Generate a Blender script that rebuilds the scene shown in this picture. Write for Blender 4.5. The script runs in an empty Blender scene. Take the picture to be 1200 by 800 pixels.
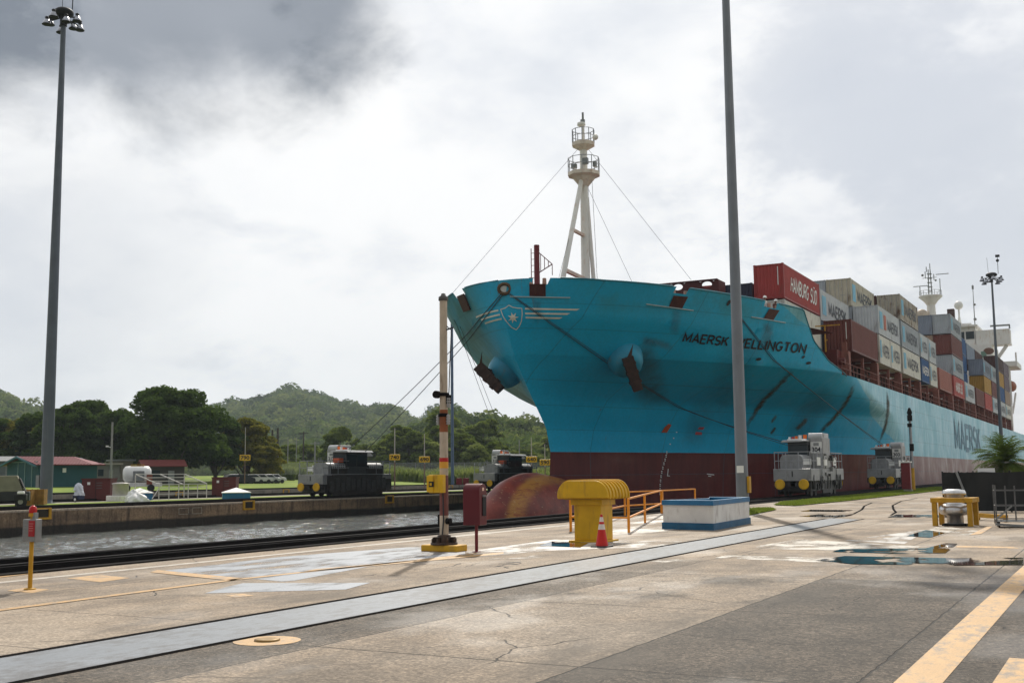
import bpy, bmesh, math, random
import numpy as np
from mathutils import Vector, Matrix
S = bpy.context.scene
COL = S.collection
RAD = math.radians
# ------------------------------------------------------------------ camera, sky, sun, exposure
FPX, EYE = 1330.0, 1.65            # focal length in pixels of a 1200 px wide frame, eye height in metres
def cam_axes(vx=1317.0, vy=549.0, roll=RAD(0.6)):
    x, y = vx - 600, 400 - vy
    c, s = math.cos(-roll), math.sin(-roll)
    xr, yr = c*x - s*y, s*x + c*y
    pitch = math.atan2(-yr, FPX)
    yaw = math.atan2(xr, FPX*math.cos(pitch) - yr*math.sin(pitch))
    fw = Vector((-math.sin(yaw)*math.cos(pitch), math.cos(yaw)*math.cos(pitch), math.sin(pitch)))
    rt = Vector((math.cos(yaw), math.sin(yaw), 0))
    up = rt.cross(fw)
    c, s = math.cos(roll), math.sin(roll)
    return fw, c*rt - s*up, s*rt + c*up
FW, RT, UP = cam_axes()
EYEP = Vector((0, 0, EYE))
cd = bpy.data.cameras.new('camera'); camo = bpy.data.objects.new('camera', cd); COL.objects.link(camo)
m3 = Matrix((RT, UP, -FW)).transposed()
camo.matrix_world = Matrix.Translation(EYEP) @ m3.to_4x4()
cd.sensor_width = 36.0; cd.lens = FPX/1200*36.0; cd.clip_start = 0.1; cd.clip_end = 12000
S.camera = camo

SUN_EL, SUN_AZ = RAD(43), math.atan2(-0.40, 0.92)
W = bpy.data.worlds.new('World'); S.world = W; W.use_nodes = True
def build_world():
    nt = W.node_tree; nt.nodes.clear(); N = nt.nodes.new; L = nt.links.new
    def math_(op, a, b=None, cl=False):
        n = N('ShaderNodeMath'); n.operation = op; n.use_clamp = cl
        for i, v in enumerate((a, b)):
            if v is None: continue
            if isinstance(v, (int, float)): n.inputs[i].default_value = v
            else: L(v, n.inputs[i])
        return n.outputs[0]
    def vdot(v, w):
        n = N('ShaderNodeVectorMath'); n.operation = 'DOT_PRODUCT'; L(v, n.inputs[0]); n.inputs[1].default_value = w; return n.outputs['Value']
    out = N('ShaderNodeOutputWorld')
    sky = N('ShaderNodeTexSky'); sky.sky_type = 'NISHITA'; sky.sun_disc = False
    sky.sun_elevation = SUN_EL; sky.sun_rotation = SUN_AZ; sky.air_density = 1.3; sky.dust_density = 3.0
    b1 = N('ShaderNodeBackground'); b1.inputs['Strength'].default_value = 0.085; L(sky.outputs[0], b1.inputs['Color'])
    tc = N('ShaderNodeTexCoord'); d = tc.outputs['Generated']
    sep = N('ShaderNodeSeparateXYZ'); L(d, sep.inputs[0])
    # cloud layer coordinates: the view direction projected on a flat layer
    zz = math_('ADD', math_('MAXIMUM', sep.outputs['Z'], 0.0), 0.42)
    cx = math_('DIVIDE', sep.outputs['X'], zz); cy = math_('DIVIDE', sep.outputs['Y'], zz)
    cmb = N('ShaderNodeCombineXYZ'); L(cx, cmb.inputs[0]); L(cy, cmb.inputs[1]); L(sep.outputs['Z'], cmb.inputs[2])
    def noise(scale, detail, rough, off, dist=0.0):
        mp = N('ShaderNodeMapping'); L(cmb.outputs[0], mp.inputs[0]); mp.inputs['Location'].default_value = off
        n = N('ShaderNodeTexNoise'); n.inputs['Scale'].default_value = scale; n.inputs['Detail'].default_value = detail
        n.inputs['Roughness'].default_value = rough; n.inputs['Distortion'].default_value = dist
        L(mp.outputs[0], n.inputs['Vector']); return n.outputs['Fac']
    def smooth(v, lo, hi):
        n = N('ShaderNodeMapRange'); n.interpolation_type = 'SMOOTHSTEP'; L(v, n.inputs['Value'])
        n.inputs['From Min'].default_value = lo; n.inputs['From Max'].default_value = hi; return n.outputs['Result']
    n1 = noise(1.9, 8, 0.55, (3.1, 0.7, 0.2), 0.15)
    n2 = noise(4.6, 9, 0.58, (9.0, 4.0, 1.0), 0.2)
    n3 = noise(0.9, 4, 0.5, (1.0, 8.0, 2.0))
    def mixc(f, a, b):
        n = N('ShaderNodeMix'); n.data_type = 'RGBA'
        L(f, n.inputs['Factor'])
        for k, v in ((6, a), (7, b)):
            if isinstance(v, tuple): n.inputs[k].default_value = (*v, 1)
            else: L(v, n.inputs[k])
        return n.outputs[2]
    WHITE, GREY, DARK = (0.99, 0.99, 0.99), (0.76, 0.79, 0.84), (0.185, 0.21, 0.255)
    c = mixc(smooth(n1, 0.50, 0.74), WHITE, GREY)
    c = mixc(math_('MULTIPLY', smooth(n2, 0.50, 0.70), 0.45), c, (0.70, 0.73, 0.79))
    # one dark rain cloud high on the left, greyer patches to its right and low left
    def lobe(px, py, r0, r1, amp):
        v = (FW*FPX + RT*(px-600) + UP*(400-py)).normalized()
        a = math_('ADD', vdot(d, v), math_('MULTIPLY', math_('SUBTRACT', n2, 0.5), amp))
        return smooth(a, math.cos(r1), math.cos(r0))
    k = math_('MAXIMUM', lobe(320, 25, RAD(1.8), RAD(6.6), 0.012), lobe(205, 0, RAD(3), RAD(8.0), 0.014))
    k = math_('MAXIMUM', k, lobe(40, -20, RAD(2.5), RAD(8.0), 0.016))
    k = math_('MAXIMUM', k, lobe(180, -200, RAD(5), RAD(13), 0.03))
    c = mixc(math_('MULTIPLY', k, math_('ADD', 0.80, math_('MULTIPLY', n3, 0.40), True)), c, DARK)
    g = math_('MULTIPLY', lobe(70, 330, RAD(1.5), RAD(9), 0.02), 0.32)
    c = mixc(g, c, (0.50, 0.53, 0.58))
    g2 = math_('MULTIPLY', lobe(1150, 120, RAD(2), RAD(13), 0.03), 0.26)
    c = mixc(g2, c, (0.50, 0.54, 0.64))
    # the sky is brightest round the veiled sun and much duller on the side away from it
    back = smooth(vdot(d, (SUNDIR.x, SUNDIR.y, 0.25)), -0.55, 0.62)
    # billowing edges in the bright cloud deck
    n4 = noise(2.6, 10, 0.60, (5.0, 2.0, 7.0), 0.1)
    c = mixc(math_('MULTIPLY', smooth(n4, 0.47, 0.55), math_('MULTIPLY', smooth(n3, 0.38, 0.60), 0.46)), c, (0.66, 0.69, 0.75))
    g3 = math_('MULTIPLY', math_('MULTIPLY', lobe(1000, 190, RAD(4), RAD(16), 0.02), smooth(n4, 0.44, 0.60)), 0.62)
    c = mixc(g3, c, (0.56, 0.60, 0.68))
    b2 = N('ShaderNodeBackground'); L(c, b2.inputs['Color']); L(math_('ADD', math_('MULTIPLY', back, 0.60), 0.50), b2.inputs['Strength'])
    thin = math_('MULTIPLY', smooth(n3, 0.56, 0.78), 0.30)
    mx = N('ShaderNodeMixShader'); L(thin, mx.inputs['Fac']); L(b2.outputs[0], mx.inputs[1]); L(b1.outputs[0], mx.inputs[2])
    L(mx.outputs[0], out.inputs['Surface'])
SUNDIR = Vector((math.sin(SUN_AZ)*math.cos(SUN_EL), math.cos(SUN_AZ)*math.cos(SUN_EL), math.sin(SUN_EL)))
build_world()
sl = bpy.data.lights.new('sun', 'SUN'); sl.energy = 4.2; sl.angle = RAD(0.9); sl.color = (1.0, 0.93, 0.82)
so = bpy.data.objects.new('sun', sl); COL.objects.link(so)
SUNDIR = Vector((math.sin(SUN_AZ)*math.cos(SUN_EL), math.cos(SUN_AZ)*math.cos(SUN_EL), math.sin(SUN_EL)))
so.rotation_euler = SUNDIR.to_track_quat('Z', 'Y').to_euler(); so.location = (0, 0, 60)
S.view_settings.view_transform = 'Standard'; S.view_settings.look = 'None'
S.view_settings.exposure = 0.0; S.view_settings.gamma = 1.0; S.view_settings.use_curve_mapping = False
S.cycles.max_bounces = 6; S.cycles.volume_bounces = 0; S.cycles.transparent_max_bounces = 12

# ------------------------------------------------------------------ placing: picture measurements -> world points
def ray(px, py): return FW*FPX + RT*(px-600) + UP*(400-py)
def at(px, py, z=0.0):
    d = ray(px, py); return EYEP + d*((z-EYE)/d.z)
def atX(px, py, X):
    d = ray(px, py); return EYEP + d*(X/d.x)
def atY(px, py, Y):
    d = ray(px, py); return EYEP + d*(Y/d.y)
def atD(px, py, depth): return EYEP + ray(px, py)*(depth/FPX)
def far(px, depth, z=0.0):
    # the point of height z seen in column px at a given depth
    y = 400
    for _ in range(6):
        p = atD(px, y, depth); y -= (z-p.z)*FPX/depth
    return atD(px, y, depth)

# ------------------------------------------------------------------ mesh helpers
class MB:
    def __init__(self): self.v, self.f, self.m, self.s, self.cur, self.sm = [], [], [], [], 0, False
    def slot(self, i): self.cur = i; return self
    def smooth(self, b=True): self.sm = b; return self
    def add(self, vs, fs, smooth=None):
        o = len(self.v); self.v += [tuple(p) for p in vs]
        for f in fs:
            self.f.append(tuple(o+i for i in f)); self.m.append(self.cur); self.s.append(self.sm if smooth is None else smooth)
        return self
    def box(self, x0, x1, y0, y1, z0, z1):
        vs = [(x, y, z) for z in (z0, z1) for y in (y0, y1) for x in (x0, x1)]
        return self.add(vs, [(0,2,3,1),(4,5,7,6),(0,1,5,4),(2,6,7,3),(0,4,6,2),(1,3,7,5)], False)
    def obox(self, c, ax, ay, az):
        c, ax, ay, az = map(Vector, (c, ax, ay, az))
        vs = [c + sx*ax + sy*ay + sz*az for sz in (-1, 1) for sy in (-1, 1) for sx in (-1, 1)]
        return self.add(vs, [(0,2,3,1),(4,5,7,6),(0,1,5,4),(2,6,7,3),(0,4,6,2),(1,3,7,5)], False)
    def bar(self, a, b, w, h=None):
        a, b = Vector(a), Vector(b); h = h or w; d = b-a; L = d.length
        if L < 1e-6: return self
        d.normalize(); u = Vector((0,0,1)) if abs(d.z) < 0.95 else Vector((1,0,0))
        s = d.cross(u).normalized(); t = s.cross(d)
        return self.obox((a+b)/2, s*w/2, d*L/2, t*h/2)
    def tube(self, pts, r, n=8, cap=True):
        pts = [Vector(p) for p in pts]; rr = r if isinstance(r, (list, tuple)) else [r]*len(pts)
        vs = []; up = None
        for i, p in enumerate(pts):
            d = (pts[min(i+1, len(pts)-1)] - pts[max(i-1, 0)]).normalized()
            if up is None:
                u = Vector((0,0,1)) if abs(d.z) < 0.9 else Vector((1,0,0)); a = d.cross(u).normalized()
            else:
                a = (up - d*up.dot(d)).normalized()
            up = a; b = d.cross(a)
            for k in range(n):
                t = 2*math.pi*k/n; vs.append(p + (a*math.cos(t) + b*math.sin(t))*rr[i])
        fs = [(i*n+k, i*n+(k+1)%n, (i+1)*n+(k+1)%n, (i+1)*n+k) for i in range(len(pts)-1) for k in range(n)]
        self.add(vs, fs, True)
        if cap:
            self.add(vs[:n], [tuple(range(n-1, -1, -1))], False); self.add(vs[-n:], [tuple(range(n))], False)
        return self
    def cyl(self, p0, p1, r0, r1=None, n=16): return self.tube([p0, p1], [r0, r0 if r1 is None else r1], n)
    def lathe(self, prof, n=24, c=(0,0,0), smooth=True):
        vs = [(c[0]+r*math.cos(2*math.pi*k/n), c[1]+r*math.sin(2*math.pi*k/n), c[2]+z) for r, z in prof for k in range(n)]
        fs = [(i*n+k, i*n+(k+1)%n, (i+1)*n+(k+1)%n, (i+1)*n+k) for i in range(len(prof)-1) for k in range(n)]
        self.add(vs, fs, smooth)
        self.add(vs[:n], [tuple(range(n-1, -1, -1))], False); self.add(vs[-n:], [tuple(range(n))], False)
        return self
    def prism(self, poly, axis, a, b):
        # poly: 2-D outline; axis: the extrusion axis ('x','y','z')
        def P(u, v, w): return {'x': (w, u, v), 'y': (u, w, v), 'z': (u, v, w)}[axis]
        n = len(poly); vs = [P(u, v, a) for u, v in poly] + [P(u, v, b) for u, v in poly]
        fs = [tuple(range(n-1, -1, -1)), tuple(range(n, 2*n))] + [(i, (i+1)%n, n+(i+1)%n, n+i) for i in range(n)]
        return self.add(vs, fs, False)
    def ball(self, c, rx, ry=None, rz=None, n=14, m=8, z0=-1.0):
        ry = ry or rx; rz = rz or rx; c = Vector(c); vs = []; fs = []
        t0 = math.asin(max(-1, z0))
        for i in range(m+1):
            t = t0 + (math.pi/2 - t0)*i/m
            for k in range(n):
                a = 2*math.pi*k/n; vs.append(c + Vector((rx*math.cos(t)*math.cos(a), ry*math.cos(t)*math.sin(a), rz*math.sin(t))))
        fs = [(i*n+k, i*n+(k+1)%n, (i+1)*n+(k+1)%n, (i+1)*n+k) for i in range(m) for k in range(n)]
        self.add(vs, fs, True); self.add(vs[:n], [tuple(range(n-1, -1, -1))], False)
        return self
    def xf(self, M, start=0):
        for i in range(start, len(self.v)): self.v[i] = tuple(M @ Vector(self.v[i]))
        return self
    def build(self, name, mats, parent=None, bevel=0, fixn=True):
        me = bpy.data.meshes.new(name); me.from_pydata(self.v, [], self.f)
        mats = mats if isinstance(mats, (list, tuple)) else [mats]
        for mm in mats: me.materials.append(mm)
        me.polygons.foreach_set('material_index', self.m); me.polygons.foreach_set('use_smooth', self.s)
        if fixn:
            bm = bmesh.new(); bm.from_mesh(me); bmesh.ops.recalc_face_normals(bm, faces=bm.faces); bm.to_mesh(me); bm.free()
        me.update()
        o = bpy.data.objects.new(name, me); COL.objects.link(o)
        if parent: o.parent = parent
        if bevel:
            md = o.modifiers.new('bevel', 'BEVEL'); md.width = bevel; md.segments = 2; md.limit_method = 'ANGLE'; md.angle_limit = RAD(40)
        return o
def mesh_np(name, V, F, mats, parent=None, smooth=False, midx=None):
    V = np.asarray(V, np.float32); F = np.asarray(F, np.int32); k = F.shape[1]
    me = bpy.data.meshes.new(name)
    me.vertices.add(len(V)); me.vertices.foreach_set('co', V.ravel())
    me.loops.add(F.size); me.loops.foreach_set('vertex_index', F.ravel())
    me.polygons.add(len(F)); me.polygons.foreach_set('loop_start', np.arange(0, F.size, k, dtype=np.int32))
    me.polygons.foreach_set('use_smooth', np.full(len(F), smooth))
    for mm in (mats if isinstance(mats, (list, tuple)) else [mats]): me.materials.append(mm)
    if midx is not None: me.polygons.foreach_set('material_index', np.asarray(midx, np.int32))
    me.update(calc_edges=True); me.validate()
    o = bpy.data.objects.new(name, me); COL.objects.link(o)
    if parent: o.parent = parent
    return o
def tag(o, label, cat, group=None):
    o['label'] = label; o['category'] = cat
    if group: o['group'] = group
    return o
def thing(name, label, cat, loc=(0,0,0), rz=0.0, group=None):
    o = bpy.data.objects.new(name, None); COL.objects.link(o); o.empty_display_size = 0.2
    o.location = loc; o.rotation_euler = (0, 0, rz)
    return tag(o, label, cat, group)
def struct(o, kind='structure'): o['kind'] = kind; return o
def copy_thing(o, loc, rz=None, label=None, parent=None):
    c = o.copy(); COL.objects.link(c)
    if parent is not None: c.parent = parent
    else:
        c.location = loc
        if rz is not None: c.rotation_euler = (0, 0, rz)
        if label: c['label'] = label
    for ch in KIDS.get(o.name, [x for x in o.children]): copy_thing(ch, None, parent=c)
    return c
KIDS = {}

# ------------------------------------------------------------------ materials
MATS = {}
def mat(name, col, rough=0.6, metal=0.0, var=0.12, scale=2.0, dirt=0.0, dcol=(0.10, 0.05, 0.02), dscale=(1.5, 1.5, 0.4), bump=0.0, bscale=30.0, spec=0.28, coat=0.0, dlo=0.52):
    if name in MATS: return MATS[name]
    m = bpy.data.materials.new(name); m.use_nodes = True; nt = m.node_tree; N = nt.nodes.new; L = nt.links.new
    p = nt.nodes['Principled BSDF']; p.inputs['Roughness'].default_value = rough; p.inputs['Metallic'].default_value = metal
    p.inputs['Specular IOR Level'].default_value = spec; p.inputs['Coat Weight'].default_value = coat
    tc = N('ShaderNodeTexCoord').outputs['Object']
    nz = N('ShaderNodeTexNoise'); nz.inputs['Scale'].default_value = scale; nz.inputs['Detail'].default_value = 6; L(tc, nz.inputs['Vector'])
    mr = N('ShaderNodeMapRange'); mr.inputs['From Min'].default_value = 0.3; mr.inputs['From Max'].default_value = 0.7
    mr.inputs['To Min'].default_value = 1-var; mr.inputs['To Max'].default_value = 1+var; L(nz.outputs['Fac'], mr.inputs['Value'])
    mu = N('ShaderNodeVectorMath'); mu.operation = 'SCALE'; mu.inputs[0].default_value = col; L(mr.outputs[0], mu.inputs['Scale'])
    c = mu.outputs[0]
    if dirt > 0:
        mp = N('ShaderNodeMapping'); mp.inputs['Scale'].default_value = dscale; L(tc, mp.inputs[0])
        n2 = N('ShaderNodeTexNoise'); n2.inputs['Scale'].default_value = 2.0; n2.inputs['Detail'].default_value = 8; n2.inputs['Roughness'].default_value = 0.65
        L(mp.outputs[0], n2.inputs['Vector'])
        r2 = N('ShaderNodeMapRange'); r2.interpolation_type = 'SMOOTHSTEP'; r2.inputs['From Min'].default_value = dlo; r2.inputs['From Max'].default_value = dlo+0.18; r2.inputs['To Max'].default_value = dirt
        L(n2.outputs['Fac'], r2.inputs['Value'])
        mx = N('ShaderNodeMix'); mx.data_type = 'RGBA'; L(r2.outputs[0], mx.inputs[0]); L(c, mx.inputs[6]); mx.inputs[7].default_value = (*dcol, 1); c = mx.outputs[2]
    L(c, p.inputs['Base Color'])
    if bump > 0:
        n3 = N('ShaderNodeTexNoise'); n3.inputs['Scale'].default_value = bscale; n3.inputs['Detail'].default_value = 5; L(tc, n3.inputs['Vector'])
        b = N('ShaderNodeBump'); b.inputs['Strength'].default_value = bump; b.inputs['Distance'].default_value = 0.02; L(n3.outputs['Fac'], b.inputs['Height']); L(b.outputs[0], p.inputs['Normal'])
    MATS[name] = m; return m
def emit(name, col, st):
    m = bpy.data.materials.new(name); m.use_nodes = True; p = m.node_tree.nodes['Principled BSDF']
    p.inputs['Base Color'].default_value = (*col, 1); p.inputs['Emission Color'].default_value = (*col, 1); p.inputs['Emission Strength'].default_value = st
    return m
RUST = (0.16, 0.06, 0.025)
M_GALV = mat('galvanised_steel', (0.30, 0.31, 0.33), 0.5, 0.6, 0.15, 4)
M_POLE = mat('mast_steel', (0.11, 0.125, 0.15), 0.5, 0.3, 0.12, 1.0, 0.25, (0.2, 0.2, 0.2), (3, 3, 0.2))
M_BLACK = mat('black_iron', (0.018, 0.018, 0.02), 0.6, 0.2, 0.2)
M_DARK = mat('dark_grease', (0.014, 0.013, 0.013), 0.9, 0.0, 0.3, 3, spec=0.08)
M_GLASS = mat('dark_glass', (0.02, 0.03, 0.035), 0.08, 0.0, 0.05)
M_YEL = mat('yellow_paint', (0.62, 0.36, 0.012), 0.45, 0, 0.10, 3, 0.5, (0.26, 0.14, 0.03), (2.5, 2.5, 0.6), 0.15)
M_YELD = mat('worn_yellow_paint', (0.50, 0.27, 0.02), 0.55, 0, 0.15, 4, 0.6, (0.22, 0.11, 0.04), (2, 2, 1.5))
M_ORG = mat('orange_rail_paint', (0.75, 0.27, 0.015), 0.45, 0, 0.08, 4, 0.2, RUST)
M_RED = mat('red_paint', (0.42, 0.02, 0.018), 0.45, 0, 0.1)
M_MAROON = mat('maroon_paint', (0.16, 0.018, 0.022), 0.4, 0, 0.12, 2, 0.25, (0.08, 0.02, 0.015))
M_WHITE = mat('white_paint', (0.72, 0.72, 0.70), 0.5, 0, 0.06, 2, 0.35, (0.40, 0.30, 0.20), (2, 2, 0.5))
M_CWHITE = mat('clean_white', (0.78, 0.78, 0.76), 0.5, 0, 0.04)
M_BLUE = mat('blue_paint', (0.02, 0.14, 0.29), 0.5, 0, 0.15, 3, 0.4, (0.10, 0.16, 0.20))
M_BTRIM = mat('concrete_white', (0.68, 0.67, 0.64), 0.7, 0, 0.1, 2, 0.6, (0.33, 0.29, 0.25), (1.6, 1.6, .8), 0.25)
M_GREYBOX = mat('grey_enamel', (0.22, 0.23, 0.23), 0.5, 0.1, 0.12, 3)
M_CONC = mat('old_concrete', (0.30, 0.27, 0.23), 0.85, 0, 0.2, 1.0, 0.5, (0.14, 0.12, 0.10), (1, 1, 0.5), 0.3)
M_WIRE = mat('wire_rope', (0.05, 0.05, 0.055), 0.6, 0.3, 0.05)
M_SILVER = mat('silver_paint', (0.26, 0.265, 0.27), 0.42, 0.35, 0.12, 2.5, 0.5, (0.13, 0.12, 0.115), (2, 2, 0.7))
M_TEXTK = mat('black_lettering', (0.012, 0.013, 0.018), 0.6, 0, 0.05)
M_TEXTW = mat('white_lettering', (0.70, 0.70, 0.68), 0.6, 0, 0.06)

def text_geo(s, bold=0.0, shear=0.0, spacing=1.0):
    cu = bpy.data.curves.new('t', 'FONT'); cu.body = s; cu.size = 1; cu.offset = bold; cu.shear = shear; cu.resolution_u = 3; cu.space_character = spacing
    o = bpy.data.objects.new('t', cu); COL.objects.link(o)
    dg = bpy.context.evaluated_depsgraph_get(); dg.update()
    me = bpy.data.meshes.new_from_object(o.evaluated_get(dg))
    V = [tuple(v.co) for v in me.vertices]; F = [tuple(p.vertices) for p in me.polygons]
    bpy.data.objects.remove(o); bpy.data.curves.remove(cu); bpy.data.meshes.remove(me)
    xs = [v[0] for v in V]; ys = [v[1] for v in V]; x0, x1, y0, y1 = min(xs), max(xs), min(ys), max(ys)
    return [((v[0]-x0)/(x1-x0), (v[1]-y0)/(y1-y0)) for v in V], F, (x1-x0)/(y1-y0)
# plain stroke letters: each glyph a list of polylines in a unit box, with its width
_C = lambda cx, cy, rx, ry, a0, a1, n=10: [(cx+rx*math.cos(RAD(a0+(a1-a0)*i/n)), cy+ry*math.sin(RAD(a0+(a1-a0)*i/n))) for i in range(n+1)]
GLYPH = {'M': (.86, [[(0, 0), (0, 1), (.43, .22), (.86, 1), (.86, 0)]]), 'A': (.78, [[(0, 0), (.39, 1), (.78, 0)], [(.19, .32), (.59, .32)]]), 'E': (.60, [[(.60, 1), (0, 1), (0, 0), (.60, 0)], [(.09, .52), (.52, .52)]]),
 'R': (.66, [[(0, 0), (0, 1), (.40, 1)]+_C(.40, .74, .24, .26, 90, -90)[1:]+[(.09, .48)], [(.36, .42), (.66, 0)]]), 'S': (.60, [_C(.30, .745, .28, .255, 30, 270)+_C(.30, .255, .30, .255, 90, -150)[1:]]), 'K': (.66, [[(0, 0), (0, 1)], [(.62, 1), (.10, .46)], [(.26, .62), (.66, 0)]]),
 'W': (1.08, [[(0, 1), (.27, 0), (.54, .95), (.81, 0), (1.08, 1)]]), 'L': (.54, [[(0, 1), (0, 0), (.54, 0)]]), 'I': (.12, [[(.06, 0), (.06, 1)]]), 'N': (.70, [[(0, 0), (0, 1), (.70, 0), (.70, 1)]]), 'G': (.74, [_C(.38, .5, .38, .5, 48, 330, 14)+[(.72, .46), (.44, .46)]]), 'T': (.64, [[(0, 1), (.64, 1)], [(.32, .91), (.32, 0)]]), 'O': (.78, [_C(.39, .5, .38, .5, 90, 450, 20)]),
 'H': (.68, [[(0, 0), (0, 1)], [(.68, 0), (.68, 1)], [(.09, .52), (.59, .52)]]), 'B': (.64, [[(0, 0), (0, 1), (.38, 1)]+_C(.38, .76, .22, .24, 90, -90)[1:]+[(.09, .52)], [(.38, .47)]+_C(.40, .235, .24, .235, 80, -90)[1:]+[(.09, 0)]]), 'U': (.68, [[(0, 1), (0, .3)]+_C(.34, .30, .34, .30, 180, 360)[1:]+[(.68, 1)]]), 'D': (.70, [[(0, 0), (0, 1), (.30, 1)]+_C(.30, .5, .40, .5, 90, -90)[1:]+[(.09, 0)]]), ' ': (.40, [])}
GLYPH['Ü'] = (.68, GLYPH['U'][1]+[[(.16, 1.14), (.16, 1.26)], [(.52, 1.14), (.52, 1.26)]])
def stroke_geo(s, w=.17, gap=.26, shear=0.0):
    V, F, Lv, x = [], [], [], 0.0
    for ch in s:
        gw, st = GLYPH[ch]
        for q, pl in enumerate(st):
            P = [Vector((px, py)) for px, py in pl]; o = len(V); n = len(P)
            for i, p in enumerate(P):
                a = (P[i]-P[i-1]).normalized() if i else None; b = (P[i+1]-P[i]).normalized() if i < n-1 else None
                d = (a+b) if a and b else (a or b); nn_ = Vector((-d.y, d.x)).normalized(); k = 1.0
                if a and b: k = 1/max(.42, abs(nn_.dot(Vector((-b.y, b.x)))))
                for sg in (1, -1): v = p+nn_*sg*w/2*k; V.append((x+v.x+shear*v.y, v.y)); Lv.append(q)
            F += [(o+2*i, o+2*i+1, o+2*i+3, o+2*i+2) for i in range(n-1)]
        x += gw+gap
    xs, ys = [v[0] for v in V], [v[1] for v in V]; x0, x1 = min(xs), max(xs); y0, y1 = -w/2, 1+w/2
    return [((a-x0)/(x1-x0), (b-y0)/(y1-y0)) for a, b in V], F, Lv
def star_poly(n, r0, r1, cx=0, cy=0, a0=math.pi/2):
    return [(cx + (r0 if k % 2 == 0 else r1)*math.cos(a0 + math.pi*k/n), cy + (r0 if k % 2 == 0 else r1)*math.sin(a0 + math.pi*k/n)) for k in range(2*n)]
def rnd_smooth(x): x = np.clip(x, 0, 1); return x*x*(3-2*x)
# ------------------------------------------------------------------ the ground
NEAR0, NEAR1, FARW = -19.65, -17.25, -53.7        # chamber edge, inner edge of the near track, far lock wall
LANE2A, LANE2B = -72.0, -105.5                    # second chamber behind the centre wall
WATER_Z = -1.4
class G:
    """small node-graph helper for the paving materials"""
    def __init__(s, name):
        s.m = bpy.data.materials.new(name); s.m.use_nodes = True; s.nt = s.m.node_tree; s.p = s.nt.nodes['Principled BSDF']
        s.tc = s.nt.nodes.new('ShaderNodeTexCoord').outputs['Object']
        sp = s.nt.nodes.new('ShaderNodeSeparateXYZ'); s.nt.links.new(s.tc, sp.inputs[0]); s.x, s.y, s.z = sp.outputs
    def link(s, v, i):
        if isinstance(v, (int, float)): i.default_value = v
        elif isinstance(v, tuple): i.default_value = (*v, 1) if len(v) == 3 and i.type == 'RGBA' else v
        else: s.nt.links.new(v, i)
    def math(s, op, a, b=0.0, cl=False):
        n = s.nt.nodes.new('ShaderNodeMath'); n.operation = op; n.use_clamp = cl; s.link(a, n.inputs[0]); s.link(b, n.inputs[1]); return n.outputs[0]
    def noise(s, scale, detail=5, rough=0.55, stretch=(1,1,1), off=(0,0,0), dist=0):
        mp = s.nt.nodes.new('ShaderNodeMapping'); s.link(s.tc, mp.inputs[0]); mp.inputs['Scale'].default_value = stretch; mp.inputs['Location'].default_value = off
        n = s.nt.nodes.new('ShaderNodeTexNoise'); n.inputs['Scale'].default_value = scale; n.inputs['Detail'].default_value = detail; n.inputs['Roughness'].default_value = rough; n.inputs['Distortion'].default_value = dist
        s.link(mp.outputs[0], n.inputs['Vector']); return n.outputs['Fac']
    def vor(s, scale, feature='DISTANCE_TO_EDGE', stretch=(1,1,1), off=(0,0,0), warp=None):
        mp = s.nt.nodes.new('ShaderNodeMapping'); s.link(s.tc, mp.inputs[0]); mp.inputs['Scale'].default_value = stretch; mp.inputs['Location'].default_value = off
        v = mp.outputs[0]
        if warp is not None:
            a = s.nt.nodes.new('ShaderNodeVectorMath'); a.operation = 'ADD'; s.link(v, a.inputs[0]); 
            nn = s.nt.nodes.new('ShaderNodeTexNoise'); nn.inputs['Scale'].default_value = 2.5; s.link(s.tc, nn.inputs['Vector'])
            sc = s.nt.nodes.new('ShaderNodeVectorMath'); sc.operation = 'SCALE'; s.link(nn.outputs['Color'], sc.inputs[0]); sc.inputs['Scale'].default_value = warp
            s.link(sc.outputs[0], a.inputs[1]); v = a.outputs[0]
        n = s.nt.nodes.new('ShaderNodeTexVoronoi'); n.feature = feature; n.inputs['Scale'].default_value = scale; s.link(v, n.inputs['Vector']); return n.outputs['Distance']
    def step(s, v, lo, hi, a=0.0, b=1.0):
        n = s.nt.nodes.new('ShaderNodeMapRange'); n.interpolation_type = 'SMOOTHSTEP'; s.link(v, n.inputs['Value'])
        for k, q in (('From Min', lo), ('From Max', hi), ('To Min', a), ('To Max', b)): n.inputs[k].default_value = q
        return n.outputs['Result']
    def mix(s, f, a, b):
        n = s.nt.nodes.new('ShaderNodeMix'); n.data_type = 'RGBA'; s.link(f, n.inputs[0]); s.link(a, n.inputs[6]); s.link(b, n.inputs[7]); return n.outputs[2]
    def scale(s, c, f):
        n = s.nt.nodes.new('ShaderNodeVectorMath'); n.operation = 'SCALE'; s.link(c, n.inputs[0]); s.link(f, n.inputs['Scale']); return n.outputs[0]
    def bump(s, h, st=0.4, d=0.02):
        b = s.nt.nodes.new('ShaderNodeBump'); b.inputs['Strength'].default_value = st; b.inputs['Distance'].default_value = d; s.link(h, b.inputs['Height']); s.link(b.outputs[0], s.p.inputs['Normal'])
    def lines(s, coord, vals, w, wob):
        """1 on thin lines coord = v (wobbled), else 0"""
        c = s.math('ADD', coord, wob); out = None
        for v in vals:
            d = s.math('ABSOLUTE', s.math('SUBTRACT', c, v)); k = s.step(d, w*0.4, w, 1, 0)
            out = k if out is None else s.math('MAXIMUM', out, k)
        return out
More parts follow.
